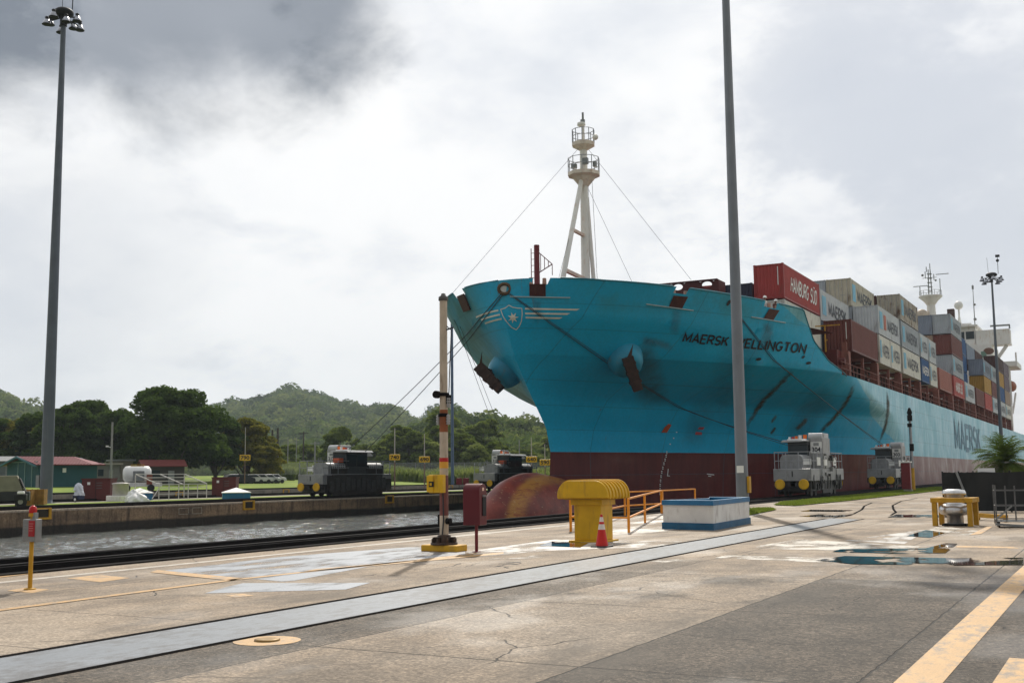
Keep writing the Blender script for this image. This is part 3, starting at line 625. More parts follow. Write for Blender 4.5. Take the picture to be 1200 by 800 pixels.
def hull_mat():
    g = G('ship_side_paint'); y, z = g.y, g.z
    n = g.noise(0.25, 6, 0.6); n2 = g.noise(1.2, 7, 0.68, (1, 1, 0.18)); fi = g.noise(6, 5, 0.7); n3 = g.noise(0.10, 4, 0.5)
    teal = g.mix(g.step(n, 0.35, 0.68), (0.006, 0.365, 0.610), (0.008, 0.400, 0.650))
    # shade line of the bow painted in: lighter straight side behind it, patchily chalked
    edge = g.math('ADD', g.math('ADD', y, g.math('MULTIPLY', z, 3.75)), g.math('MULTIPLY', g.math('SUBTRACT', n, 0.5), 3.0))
    lit_side = g.step(edge, 140.0, 140.5)
    lit_chalk = g.mix(g.step(n2, 0.36, 0.66), (0.11, 0.40, 0.52), (0.23, 0.53, 0.63)); lit_chalk = g.mix(g.step(g.noise(0.5, 7, 0.7, (1, 1, 0.4), (5, 5, 5)), 0.55, 0.7, 0, 0.5), lit_chalk, (0.05, 0.24, 0.34))
    teal = g.mix(lit_side, teal, lit_chalk)
    # dull green weathering on the port bow flare
    grn = g.math('MULTIPLY', g.step(g.x, CX-0.6, CX-4.5), g.step(n, 0.35, 0.6, 0.4, 0.8)); teal = g.mix(grn, teal, (0.075, 0.15, 0.125))
    bul = g.math('MULTIPLY', g.step(g.math('ADD', z, g.math('MULTIPLY', n2, 1.2)), 12.6, 14.4), g.step(n, 0.42, 0.62, 0.1, 0.55)); teal = g.mix(bul, teal, (0.04, 0.20, 0.22))
    red = g.mix(g.step(n2, 0.35, 0.65), (0.120, 0.018, 0.016), (0.080, 0.012, 0.012)); red = g.mix(g.step(g.noise(0.4, 6, 0.6, (1, 0.3, 1), (3, 3, 3)), 0.52, 0.72, 0, 0.4), red, (0.16, 0.055, 0.045))
    red = g.mix(g.math('MULTIPLY', lit_side, 0.5), red, (0.20, 0.07, 0.055))  # the red is painted lighter too on the lit straight side
    red = g.mix(g.step(z, -1.0, -0.2, 0.6, 0), red, (0.035, 0.02, 0.017))
    c = g.mix(g.step(z, 3.28, 3.31), red, teal)
    # rust runs: thin vertical streaks, more of them near the rail and the openings
    r = g.noise(1.0, 8, 0.7, (2.2, 2.2, 0.12), (1, 2, 3)); k = g.math('MULTIPLY', g.step(r, 0.60, 0.74, 0, 0.7), g.step(g.noise(0.12, 3, 0.5, (1, 1, 1), (9, 1, 4)), 0.48, 0.62))
    c = g.mix(k, c, (0.10, 0.055, 0.025))
    c = g.mix(g.math('MULTIPLY', lit_side, g.step(g.noise(0.9, 8, 0.72, (1.6, 1.6, 0.16), (4, 4, 1)), 0.60, 0.72, 0, 0.32)), c, (0.16, 0.12, 0.09))
    # plate seams: faint welds
    s1 = g.lines(z, [1.6, 4.9, 6.6, 8.3, 11.6, 13.2], 0.035, 0.0); yy = g.math('ABSOLUTE', g.math('SUBTRACT', g.math('FRACT', g.math('DIVIDE', y, 7.4)), 0.5)); s2 = g.step(yy, 0.003, 0.007, 1, 0)
    sm = g.math('MULTIPLY', g.math('MAXIMUM', s1, s2), 0.38); c = g.mix(sm, c, (0.01, 0.09, 0.13))
    c = g.scale(c, g.step(fi, 0.3, 0.7, 0.9, 1.08)); g.link(c, g.p.inputs['Base Color'])
    g.link(g.step(n, 0.3, 0.7, 0.30, 0.45), g.p.inputs['Roughness']); g.p.inputs['Specular IOR Level'].default_value = 0.22
    dent = g.noise(0.55, 2, 0.4, (1, 1, 0.7)); g.bump(g.math('ADD', g.math('MULTIPLY', dent, 1.0), g.math('MULTIPLY', sm, -0.10)), 0.34, 0.25); return g.m
M_HULL = hull_mat()
M_SHIPRED = mat('ship_red_brown', (0.12, 0.022, 0.02), 0.6, 0, 0.2, 1.0, 0.5, (0.07, 0.03, 0.02), (1, 1, 0.4))
M_SHIPDK = mat('ship_dark_brown', (0.055, 0.020, 0.017), 0.7, 0, 0.25, 1.0, 0.4, (0.02, 0.012, 0.01))
M_PINK = mat('faded_pink_primer', (0.42, 0.24, 0.18), 0.7, 0, 0.2, 1.0, 0.6, (0.25, 0.10, 0.06), (1, 1, 0.3))
M_SHW = mat('ship_white', (0.74, 0.72, 0.68), 0.5, 0, 0.06, 0.8, 0.55, (0.50, 0.32, 0.20), (1, 1, 0.35))
ship = thing('container_ship', 'huge teal and dark red container ship lying in the lock chamber, loaded with containers', 'ship', (CX, 67.3, 0))
SO = Vector((CX, 67.3, 0))
def spart(mb, name, m, parent=None, **k):
    """builds a part of the ship from world coordinates"""
    par = parent or ship; inv = -SO
    if parent is None or parent is ship: pass
    o = mb.build(name, m, par, **k)
    if par is ship: o.data.transform(Matrix.Translation(inv))
    else: o.data.transform(Matrix.Translation(inv))
    return o
# shell: columns by distance behind the stem, rows by height; notches in the bulwark where the fairleads sit
def s_at(px, py):                                                 # distance behind the stem of the rail point seen there
    p = hull_hit(px, py); return p.y-float(stem(p.z))
notch = {1: [], -1: []}
for px0, px1, py in ((621.5, 640, 336), (784, 800, 352), (893, 908, 366)): notch[1].append((s_at(px0, py), s_at(px1, py)))
for a, b in ((1.3, 2.3), ): notch[-1].append((a, b))
def shell(side):
    base = list(31*np.linspace(0, 1, 60)**2) + list(np.linspace(32.5, 66, 20)) + list(np.linspace(72, 285, 24))
    for a, b in notch[side]: base = [s for s in base if not (a-0.06 < s < b+0.06)] + [a-0.002, a+0.002, (a+b)/2, b-0.002, b+0.002]
    base = np.array(sorted(base)); low = np.concatenate([np.linspace(-4, 3.3, 12), np.linspace(3.9, ZD, 20)])
    def tz(s):
        z = top_z(s)
        for a, b in notch[side]:
            if a < s < b: z -= 0.42
        return z
    V = []; n1 = len(low); NB = 14
    for s in base:
        zt = tz(s)
        for z in low: V.append((CX+side*float(half(stem(z)+s, z)), stem(z)+s, z))
    F = [(i*n1+j, (i+1)*n1+j, (i+1)*n1+j+1, i*n1+j+1) for i in range(len(base)-1) for j in range(n1-1)]
    V2 = []
    bb = [s for s in base if s < 30.99]
    for s in bb:
        zt = tz(s)
        for j in range(NB+1):
            z = ZD + (max(zt, ZD+0.001)-ZD)*j/NB; V2.append((CX+side*float(half(stem(z)+s, z)), stem(z)+s, z))
    n2 = NB+1
    F2 = [(i*n2+j, (i+1)*n2+j, (i+1)*n2+j+1, i*n2+j+1) for i in range(len(bb)-1) for j in range(n2-1)]
    return V, F, V2, F2
for side in (1, -1):
    V, F, V2, F2 = shell(side)
    if side < 0: F = [f[::-1] for f in F]; F2 = [f[::-1] for f in F2]
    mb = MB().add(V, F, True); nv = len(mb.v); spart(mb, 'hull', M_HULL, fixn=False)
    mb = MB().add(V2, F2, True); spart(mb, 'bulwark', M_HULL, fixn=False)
# object coordinates of the hull paint are world coordinates: shift them back
def shift_coords(m, off):
    nt = m.node_tree
    tcn = [n for n in nt.nodes if n.type == 'TEX_COORD'][0]; src = tcn.outputs['Object']; tos = [l.to_socket for l in src.links]
    a = nt.nodes.new('ShaderNodeVectorMath'); a.operation = 'ADD'; a.inputs[1].default_value = off
    for t in tos: nt.links.new(a.outputs[0], t)
    nt.links.new(src, a.inputs[0])
shift_coords(M_HULL, SO)
# decks and the forecastle end
def deck(z, s0, s1, name, m, inset=0.15):
    ss = np.linspace(s0, s1, 60); L_ = [(CX-max(float(half(stem(z)+s, z))-inset, 0), stem(z)+s, z) for s in ss]; R_ = [(2*CX-p[0], p[1], z) for p in L_]
    n = len(ss); return spart(MB().add(L_+R_, [(i, n+i, n+i+1, i+1) for i in range(n-1)]), name, m, fixn=True)
deck(13.2, 0.4, 29.0, 'forecastle_deck', M_SHIPRED); deck(9.75, 28, 285, 'main_deck', M_SHIPDK)
spart(MB().box(CX-14.2, CX+14.2, 95.2, 95.4, 9.7, 12.6), 'forecastle_bulkhead', M_SHIPDK)
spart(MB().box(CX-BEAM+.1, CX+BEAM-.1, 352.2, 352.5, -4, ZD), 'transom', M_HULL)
# rail cap and rubbing pieces under the fairleads (thin pale lines), dark maroon fairlead boxes, rollers
cap = MB()
for side in (1, -1):
    ss = np.linspace(0.02, 31, 90); run = []
    for s in ss:
        if any(a <= s <= b for a, b in notch[side]):
            if len(run) > 1: cap.tube(run, 0.06, 5)
            run = []; continue
        z = top_z(s); run.append((CX+side*float(half(stem(z)+s, z)), stem(z)+s, z))
    if len(run) > 1: cap.tube(run, 0.06, 5)
spart(cap, 'bulwark_rail', mat('rail_teal', (0.03, 0.20, 0.27), 0.5, 0, 0.1, 2, 0.4, RUST))
def hull_quad(mb, pts, off): mb.add([on_hull(x, y, off) for x, y in pts], [tuple(range(len(pts)))]); return mb
def hull_patch(mb, q, nu, nv, off):
    """a patch that follows the shell between four picture corners (u along, v up)"""
    vs = []
    for j in range(nv+1):
        for i in range(nu+1):
            u, v = i/nu, j/nv; x = (q[0][0]*(1-u)+q[1][0]*u)*(1-v)+(q[3][0]*(1-u)+q[2][0]*u)*v; y = (q[0][1]*(1-u)+q[1][1]*u)*(1-v)+(q[3][1]*(1-u)+q[2][1]*u)*v
            vs.append(on_hull(x, y, off))
    return mb.add(vs, [(j*(nu+1)+i, j*(nu+1)+i+1, (j+1)*(nu+1)+i+1, (j+1)*(nu+1)+i) for j in range(nv) for i in range(nu)])
for q, line in ((((620.5, 347), (639.5, 347), (639.5, 332.5), (620.5, 332.5)), ((598, 347.6), (668, 348.6))), (((783.5, 359), (799, 361), (806, 347.5), (789, 346)), ((757, 356), (812, 363.5))), (((893.5, 374), (905, 376), (913, 363.5), (901, 361.5)), ((880, 371), (920, 378)))):
    fr = hull_patch(MB(), q, 4, 3, 0.05); pl = spart(fr, 'fairlead', mat('fairlead_maroon', (0.055, 0.012, 0.010), 0.5, 0, 0.2, 3, 0.6, (0.10, 0.05, 0.02), (2, 2, .4)), fixn=False)
    ln = MB(); a, b = line; ln.tube([on_hull(a[0]+(b[0]-a[0])*t, a[1]+(b[1]-a[1])*t, 0.05) for t in np.linspace(0, 1, 12)], 0.045, 5); spart(ln, 'chafing_bar', mat('chafing_bar_pale', (0.34, 0.44, 0.46), 0.5, 0, 0.1))
    e = MB(); x0, y0 = q[3]; x1, y1 = q[2]
    p0, p1 = on_hull(x0+1.5, y0+2.2, -0.1), on_hull(x1-1.5, y1+2.2, -0.1)
    spart(MB().cyl(p0, p0+Vector((0, 0, 0.55)), 0.16, 0.13, 10), 'fairlead_roller', M_PINK); spart(MB().cyl(p1, p1+Vector((0, 0, 0.5)), 0.16, 0.13, 10), 'fairlead_roller', M_PINK)
# the same box at the port bow
e = MB()
p0 = Vector((CX-float(half(stem(14)+1.8, 14)), float(stem(14))+1.8, 14.05)); n0 = hull_normal(p0); tdir = Vector((-n0.y, n0.x, 0)).normalized()
e.obox(p0+n0*0.03-Vector((0, 0, 0.15)), tdir*0.62, n0*0.05, (Vector((0, 0, 1))-n0*n0.z).normalized()*0.62); spart(e, 'fairlead', MATS['fairlead_maroon'])
# centre-line fairlead: a ring; the bright sky seen through it is painted as a pale disc
c0 = on_hull(591.3, 338.5, 0.02); nn = Vector((0.42, -0.9, -0.1)).normalized()
ring = MB(); ang = [2*math.pi*k/20 for k in range(21)]; ta = nn.cross(Vector((0, 0, 1))).normalized(); tb = ta.cross(nn)
ring.tube([c0+nn*0.06+ta*0.40*math.cos(a)+tb*0.34*math.sin(a) for a in ang], 0.12, 8, False); hr = spart(ring, 'centre_fairlead', mat('fairlead_rust', (0.10, 0.06, 0.03), 0.6, 0.2, 0.3, 6))
dk = MB(); dk.add([c0+nn*0.035+ta*0.36*math.cos(a)+tb*0.30*math.sin(a) for a in ang[:-1]], [tuple(range(20))]); spart(dk, 'fairlead_sky_disc', mat('painted_sky_pale', (0.62, 0.62, 0.60), 0.6, 0, 0.1), hr, fixn=False)
# small dark openings and stains of the starboard bow
op = MB()
for x, y, a, b in ((853.5, 354.5, 2.0, 3.6), (888.5, 420.5, 3.2, 1.9), (941, 418, 1.6, 1.8), (947, 425, 3.0, 1.6)):
    op = MB(); op.add([on_hull(x+a*math.cos(t)+b*0.5*math.sin(t), y-b*math.sin(t), 0.05) for t in np.linspace(0, 2*math.pi, 15)[:-1]], [tuple(range(14))]); spart(op, 'hawse_hole', M_BLACK, fixn=False)
for (xa, ya), (xb, yb), (xc, yc), w, d in (((930, 433), (905, 462), (871, 503), 3.0, 0), ((1001.5, 449), (988, 478), (958, 508), 2.4, 0), ((1038.5, 458), (1040.5, 486), (1028, 523), 2.0, 0), ((944, 491), (938, 497), (932, 503), 3.0, 0), ((909, 487), (906, 491), (904, 495), 2.2, 0), ((908, 501), (905, 505), (903, 508), 2.0, 0)):
    pass
def streak_mat():
    g = G('scuff_stain'); n = g.noise(1.6, 7, 0.7); g.link(g.mix(g.step(n, .4, .6), (0.030, 0.034, 0.020), (0.075, 0.070, 0.035)), g.p.inputs['Base Color']); g.p.inputs['Roughness'].default_value = 0.8
    at_ = g.nt.nodes.new('ShaderNodeAttribute'); at_.attribute_name = 'fade'; a = g.math('SUBTRACT', g.math('MULTIPLY', at_.outputs['Fac'], 1.25), g.step(n, 0.30, 0.70, 0.1, 0.75), True); g.link(a, g.p.inputs['Alpha']); return g.m
M_SCUFF = streak_mat()
def scuff(pts, w, name='scuff_mark', m=None):
    """a tapering scrape that follows the shell; 'fade' is 1 along its core"""
    P = [Vector((x, y)) for x, y in pts]; n = 26; C_ = []
    for i in range(n+1):
        t = i/n*(len(P)-1); k = min(int(t), len(P)-2); f = t-k
        a, b = P[k], P[k+1]; pm = P[k-1] if k else a; pn = P[k+2] if k+2 < len(P) else b
        C_.append(0.5*((2*a) + (b-pm)*f + (2*pm-5*a+4*b-pn)*f*f + (3*a-pm-3*b+pn)*f**3))
    V = []; fade = []
    for i, c in enumerate(C_):
        d = (C_[min(i+1, n)]-C_[max(i-1, 0)]).normalized(); nn_ = Vector((-d.y, d.x)); tt = i/n
        for j in range(7):
            q = c+nn_*w*(j/3-1); V.append(on_hull(q.x, q.y, 0.035)); fade.append(max(0, 1-abs(j/3-1)**1.5)*min(1, 4*tt+.15, 3.5*(1-tt)+.1))
    o = spart(MB().add(V, [(i*7+j, i*7+j+1, (i+1)*7+j+1, (i+1)*7+j) for i in range(n) for j in range(6)]), name, m or M_SCUFF, fixn=False)
    at_ = o.data.attributes.new('fade', 'FLOAT', 'POINT'); at_.data.foreach_set('value', fade); return o
scuff([(930, 432), (912, 452), (890, 475), (868, 512)], 4.6); scuff([(1001.5, 448), (992, 470), (975, 492), (954, 512)], 3.8); scuff([(1038.5, 457), (1040.5, 476), (1037, 500), (1027, 524)], 2.8)
scuff([(946, 489), (940, 496), (931, 504)], 4.0); scuff([(910, 486), (907, 490), (903, 496)], 2.6); scuff([(909, 500), (906, 504), (902, 509)], 2.4); 
def soft_stain(pts, w, col, amt):
    g = G('rust_bloom'); n = g.noise(0.9, 6, 0.65); g.link(g.mix(g.step(n, .35, .65), col, tuple(v*.55 for v in col)), g.p.inputs['Base Color']); g.p.inputs['Roughness'].default_value = .8
    a_ = g.nt.nodes.new('ShaderNodeAttribute'); a_.attribute_name = 'fade'; g.link(g.math('MULTIPLY', g.math('MULTIPLY', a_.outputs['Fac'], amt), g.step(n, .25, .65, .45, 1)), g.p.inputs['Alpha']); scuff(pts, w, 'rust_bloom', g.m)
soft_stain([(744, 405), (757, 432), (766, 478)], 22, (.075, .085, .040), .5); soft_stain([(752, 398), (768, 401), (790, 408)], 6, (.13, .10, .05), .4); soft_stain([(629, 350), (630, 362), (631, 380)], 6, (.09, .08, .04), .3); soft_stain([(794, 362), (792, 376), (789, 392)], 7, (.11, .09, .05), .3); soft_stain([(900, 378), (899, 392), (897, 408)], 8, (.12, .09, .05), .4)
soft_stain([(880, 395), (860, 430), (842, 500)], 26, (.03, .11, .12), .25); soft_stain([(972, 455), (945, 490), (930, 520)], 18, (.05, .11, .10), .28); soft_stain([(830, 470), (815, 500), (812, 522)], 16, (.03, .12, .13), .25)
M_ORP = mat('orange_primer', (0.42, 0.075, 0.02), 0.6, 0, 0.15); M_PKP = mat('red_primer', (0.36, 0.05, 0.06), 0.6, 0, 0.15)
pr = MB(); hull_quad(pr, [(774.5, 506.5), (781, 506.5), (786.5, 497.5), (783, 496), (778.5, 500)], 0.05); spart(pr, 'primer_patch', M_ORP, fixn=False)
pr = MB(); hull_quad(pr, [(814, 509), (822, 509), (822, 506), (815, 505.5)], 0.05); hull_quad(pr, [(817, 502.5), (823, 503), (825.5, 500), (819, 500)], 0.05); spart(pr, 'primer_patch', M_PKP, fixn=False)
def mk(q): spart(hull_quad(MB(), q, .04), 'draught_mark', M_TEXTW, fixn=False)
for i, (x, y) in enumerate([(781, 530), (780.2, 534), (779, 538.5), (777.6, 543), (776.3, 548), (775, 553), (774.2, 558), (773.6, 563), (773.2, 568), (773, 573), (773, 578)]):
    for k in (-1.0, 1.0): mk([(x-.7, y+k+.5), (x+.7, y+k+.5), (x+.7, y+k-.5), (x-.7, y+k-.5)])
for i, (x, y) in enumerate([(792.5, 506), (789, 513), (785, 520)]): mk([(x-.7, y+.6), (x+.7, y+.6), (x+.7, y-.6), (x-.7, y-.6)])
mk([(828, 555.5), (836.5, 556.5), (836.5, 555.6), (828, 554.6)]); mk([(829.5, 557.8), (833, 558.1), (833, 557.3), (829.5, 557)]); mk([(781.3, 557.5), (782.2, 557.5), (783, 549), (782.3, 549)]); mk([(781.3, 557.5), (784.6, 557.8), (784.6, 557), (781.3, 556.7)])
def hull_text(s, q, m, name, off=0.05, w=.205, gap=.27):
    V, F, Lv = stroke_geo(s, w, gap); out = []
    for (u, v), lv in zip(V, Lv):
        x = (q[0][0]*(1-u)+q[1][0]*u)*(1-v)+(q[3][0]*(1-u)+q[2][0]*u)*v; y = (q[0][1]*(1-u)+q[1][1]*u)*(1-v)+(q[3][1]*(1-u)+q[2][1]*u)*v
        out.append(on_hull(x, y, off+lv*.01))
    return spart(MB().add(out, F), name, m, fixn=False)
hull_text('MAERSK WELLINGTON', [(798.5, 400.5), (943, 414.5), (946, 402.5), (802.5, 389)], M_TEXTK, 'ship_name')
# the big letters along the straight side
V, F, Lv = stroke_geo('MAERSK', .20, .30)
y0, y1, z0, z1 = 168.0, 200.0, 4.35, 8.55
spart(MB().add([(CX+BEAM+0.05+.012*l, y0+(y1-y0)*u, z0+(z1-z0)*v) for (u, v), l in zip(V, Lv)], F), 'side_lettering', mat('faded_blue_lettering', (0.13, 0.25, 0.34), 0.6, 0, 0.3, 2, 0.5, (0.22, 0.40, 0.46), (1, 1, .4)), fixn=False)
# emblem at the stem: a shield outline, a seven-pointed star, three bars on each side
em = MB()
def hull_line(mb, pts, w, off=0.05):
    P = [Vector((x, y)) for x, y in pts]; V = []; n = len(P)
    for i, p in enumerate(P):
        d = (P[min(i+1, n-1)]-P[max(i-1, 0)]).normalized(); nn_ = Vector((-d.y, d.x))*w/2
        V += [on_hull(p.x+nn_.x, p.y+nn_.y, off), on_hull(p.x-nn_.x, p.y-nn_.y, off)]
    mb.add(V, [(2*i, 2*i+1, 2*i+3, 2*i+2) for i in range(n-1)])
def dens(pts, k=5):
    out = []
    for a, b in zip(pts[:-1], pts[1:]): out += [(a[0]+(b[0]-a[0])*i/k, a[1]+(b[1]-a[1])*i/k) for i in range(k)]
    return out + [pts[-1]]
hull_line(em, dens([(587.2, 362.5), (592, 361), (596.5, 357.6), (601, 360), (607, 361), (611.6, 361.2), (612, 368), (611, 376), (608.5, 382), (605, 386), (599.5, 383), (594, 377), (590, 370), (587.2, 362.5)], 3), 0.9)
st = star_poly(7, 6.6, 2.6, 601.3, 372, math.pi/2+0.12); V = [on_hull(601.3, 372, .05)] + [on_hull(x, y, .05) for x, y in st]
em.add(V, [(0, 1+i, 1+(i+1) % 14) for i in range(14)])
for a, b in (((615.5, 361.6), (679, 362.6)), ((615.5, 367.2), (668, 367.6)), ((616, 371.8), (659, 372.4))):
    n = 8; V = []
    for i in range(n+1):
        t = i/n; x = a[0]+(b[0]-a[0])*t; y = a[1]+(b[1]-a[1])*t; xe = x-(1.5 if i == n else 0)
        V += [on_hull(x, y-0.95, .05), on_hull(xe-2.2*(i == n), y+0.95, .05)]
    em.add(V, [(2*i, 2*i+1, 2*i+3, 2*i+2) for i in range(n)])
for a, m_, b in (((558.5, 371.5), (570, 366), (584.5, 363.6)), ((564.5, 374.5), (575, 370.5), (586.5, 368.6)), ((569, 378.6), (577, 375.4), (588.5, 373.2))):
    pts = [((1-t)**2*a[0]+2*t*(1-t)*m_[0]+t*t*b[0], (1-t)**2*a[1]+2*t*(1-t)*m_[1]+t*t*b[1]) for t in np.linspace(0, 1, 9)]
    hull_line(em, pts, 1.8)
spart(em, 'bow_emblem', mat('cream_emblem', (0.66, 0.62, 0.52), 0.6, 0, 0.15, 2), fixn=False)
# bulbous bow
bm_ = MB(); nY = 30; nA = 22; V = []
for i in range(nY+1):
    y = 64.55 + 26*(i/nY)**1.5; t = (y-64.55)/6.6
    r = math.sqrt(max(0, 1-(1-t)**2)) if t < 1 else 1.0; w = 2.5*r; hh = 3.5*r; zc = -1.65 - 0.05*max(0, y-71)
    if y > 71: k = (y-71)/19.5; hh *= 1-0.30*k; w *= 1+0.3*k
    for k in range(nA): a = 2*math.pi*k/nA; V.append((CX+w*math.cos(a), y, zc+hh*math.sin(a)))
bm_.add(V, [(i*nA+k, i*nA+(k+1) % nA, (i+1)*nA+(k+1) % nA, (i+1)*nA+k) for i in range(nY) for k in range(nA)], True)
def bulb_mat():
    g = G('bulb_antifouling'); n = g.noise(0.8, 6, 0.6); a = g.noise(1.3, 8, 0.7, (1, 0.55, 2.4), (1, 1, 1), 1.2); b = g.noise(2.5, 6, 0.6, (0.6, 2.2, 2.2), (3, 0, 0))
    c = g.mix(g.step(n, .35, .65), (0.24, 0.046, 0.030), (0.14, 0.026, 0.020))
    # worn bands where the film has gone ochre, following the nose
    rr = g.math('SQRT', g.math('ADD', g.math('POWER', g.math('DIVIDE', g.math('SUBTRACT', g.y, 71.5), 6.6), 2.0), g.math('POWER', g.math('DIVIDE', g.math('ADD', g.z, 1.65), 3.5), 2.0)))
    band = g.math('MULTIPLY', g.step(rr, 0.70, 0.86), g.step(rr, 0.92, 0.985, 1, 0)); c = g.mix(g.math('MULTIPLY', band, g.step(a, 0.36, 0.56, 0.2, 0.9)), c, (0.40, 0.185, 0.03))
    c = g.mix(g.step(a, 0.60, 0.72, 0, 0.5), c, (0.25, 0.15, 0.06)); c = g.mix(g.step(b, 0.62, 0.68, 0, 0.6), c, (0.46, 0.30, 0.17))
    g.link(c, g.p.inputs['Base Color']); g.p.inputs['Roughness'].default_value = 0.42; g.p.inputs['Specular IOR Level'].default_value = 0.3; g.bump(a, 0.15, 0.04); shift_coords(g.m, SO); return g.m
spart(bm_, 'bulbous_bow', bulb_mat())
# anchors in their bolsters
def bolster(p, side, vis_anchor):
    n = hull_normal(p); out = (n*0.75 + Vector((side*0.25, -0.35, -0.30))).normalized()
    b = MB(); M_ = out.to_track_quat('Z', 'Y').to_matrix().to_4x4(); M_.translation = p
    prof = [(1.40, -1.2), (1.32, 0.1), (1.20, 0.60), (1.02, 0.95), (0.74, 1.12), (0.02, 1.17)]
    b.lathe(prof, 28).xf(M_); bo = spart(b, 'anchor_bolster', mat('bolster_teal', (0.03, 0.28, 0.42), 0.4, 0, 0.1, 1, 0.35, (0.14, 0.13, 0.08), (1, 1, .5)))
    a = MB(); q0 = p+out*1.25; q = atD(*((741.5, 438) if side > 0 else (573.5, 443)), (q0-EYEP).dot(FW)-(1.0 if side > 0 else 1.3))
    al = Vector((0.18, 0.30, -0.93)).normalized() if side > 0 else Vector((0.66, 0.10, -0.70)).normalized(); sd = FW.cross(al).normalized(); dp = al.cross(sd)
    a.add([q+al*u*1.22+sd*v*(.40 if u < 0 else .33)+dp*w_*.32 for u in (-1, 1) for v in (-1, 1) for w_ in (-1, 1)], [(0, 1, 3, 2), (4, 6, 7, 5), (0, 4, 5, 1), (2, 3, 7, 6), (0, 2, 6, 4), (1, 5, 7, 3)], False)   # crown
    for u in (-.75, -.1, .6): a.obox(q+al*u-dp*.0, sd*.43, al*.09, dp*.36)
    tp_ = q-al*1.0; a.bar(tp_, p+out*.6, .30); up_ = Vector((.25, .2, 1)).normalized() if side > 0 else Vector((.12, 0, 1)).normalized(); a.add([tp_+sd*.22, tp_-sd*.22, tp_+dp*.2, tp_+up_*1.25], [(0, 1, 3), (1, 2, 3), (2, 0, 3), (0, 2, 1)], False)   # shank and fluke
    spart(a, 'anchor', mat('rusty_anchor', (0.045, 0.024, 0.018), 0.7, 0.2, 0.3, 3, 0.5, (0.12, 0.05, 0.025)))
pa = hull_hit(732, 420)
bolster(pa, 1, True)
pp = hull_hit(594, 433); bolster(pp, -1, True)
# breakwater with round openings
bw = MB(); YBW = 86.0; zb, zt = 13.2, 16.85; xa, xb = -46.0, -27.4; ncol = 9; cw = (xb-xa)/ncol
hc = [atY(828.5, 333.5, YBW), atY(794.5, 336.5, YBW), atY(760, 340, YBW)]; hc += [Vector((2*CX-q.x, q.y, q.z)) for q in hc]; hc.sort(key=lambda q: q.x); x_ = xa
for q in hc:
    u = .62; ut = zt-q.z-.03; bw.box(x_, q.x-u, YBW-.04, YBW+.04, zb, zt); bw.box(q.x-u, q.x+u, YBW-.04, YBW+.04, zb, q.z-u); bw.box(q.x-u, q.x+u, YBW-.04, YBW+.04, q.z+ut, zt); x_ = q.x+u
    n = 24; r = .37; inn, outr = [], []
    for k in range(n):
        a_ = 2*math.pi*(k+.5)/n; c_, s_ = math.cos(a_), math.sin(a_); t_ = min(u/max(abs(c_), 1e-6), (ut if s_ > 0 else u)/max(abs(s_), 1e-6)); rz = min(r, ut*.85); inn.append((q.x+r*1.1*c_, YBW, q.z+rz*s_)); outr.append((q.x+c_*t_, YBW, q.z+s_*t_))
    bw.add(inn+outr, [(k, (k+1) % n, n+(k+1) % n, n+k) for k in range(n)])
bw.box(x_, xb, YBW-.04, YBW+.04, zb, zt)
bw.box(xa, xb, YBW-.18, YBW+.18, zt, zt+.08); bw.box(xb-.10, xb+.10, YBW-.1, YBW+1.6, zb, zt)
for i in range(ncol+1): bw.box(xa+i*cw-.04, xa+i*cw+.04, YBW+.05, YBW+.5, zb, zt)
spart(bw, 'breakwater', mat('breakwater_maroon', (0.085, 0.018, 0.017), 0.55, 0, 0.15, 1, 0.3, (0.05, 0.02, 0.015)))
# foremast
fm = MB(); mx, my = CX, 80.8
fm.cyl((mx, my, 13), (mx, my, 25.6), 0.37, 0.30, 16); fm.cyl((mx, my, 25.6), (mx, my, 28.1), 0.31, 0.29, 14)
fmo = spart(fm, 'foremast', M_SHW)
lg = MB(); lg.tube([(mx, my-5.7, 13), (mx, my-0.5, 24.8)], [.22, .18], 10); spart(lg, 'mast_leg', M_SHW)
spart(MB().tube([(mx+.75, my+0.4, 13), (mx+.2, my+.1, 23.5)], [.18, .15], 10), 'mast_leg', M_SHW)
br = MB(); br.bar((mx, my-2.4, 20.5), (mx, my, 20.4), .22); spart(MB().bar((mx, my-3.9, 17.1), (mx, my, 16.9), .26), 'mast_brace', mat('pink_white_steel', (0.60, 0.46, 0.38), 0.6, 0, 0.15, 2)); spart(br, 'mast_brace', mat('pink_white_steel', (0.60, 0.46, 0.38), 0.6, 0, 0.15, 2))
def platform(z, r, depth, th, mz, rail_h, name):
    p = MB(); p.lathe([(th, -depth), (r*0.72, -0.42), (r, -0.28), (r, 0.0)], 10, (mx, my, z), False); po = spart(p, name, mat('platform_white', (0.66, 0.58, 0.50), 0.6, 0, 0.15, 2, 0.55, (0.45, 0.25, 0.14), (2, 2, .6)))
    rl = MB()
    for k in range(10):
        a = 2*math.pi*k/10; x, y = mx+r*.97*math.cos(a), my+r*.97*math.sin(a); rl.cyl((x, y, z), (x, y, z+rail_h), .035, n=5)
    for hh in (.5, 1.0): rl.tube([(mx+r*.97*math.cos(2*math.pi*k/10), my+r*.97*math.sin(2*math.pi*k/10), z+rail_h*hh) for k in range(11)], .03, 5, False)
    spart(rl, 'platform_rail', M_GALV, po)
platform(25.55, 1.3, 1.1, .38, 0, 1.15, 'lower_mast_platform'); platform(28.0, 0.92, .62, .33, 0, 1.05, 'upper_mast_platform')
ml = MB(); ml.cyl((mx, my, 28), (mx, my, 29.3), .12, n=8); ml.lathe([(.12, 0), (.33, .12), (.33, .34), (.1, .36)], 12, (mx-.1, my-.1, 29.3)); spart(ml, 'mast_light', M_SHW)
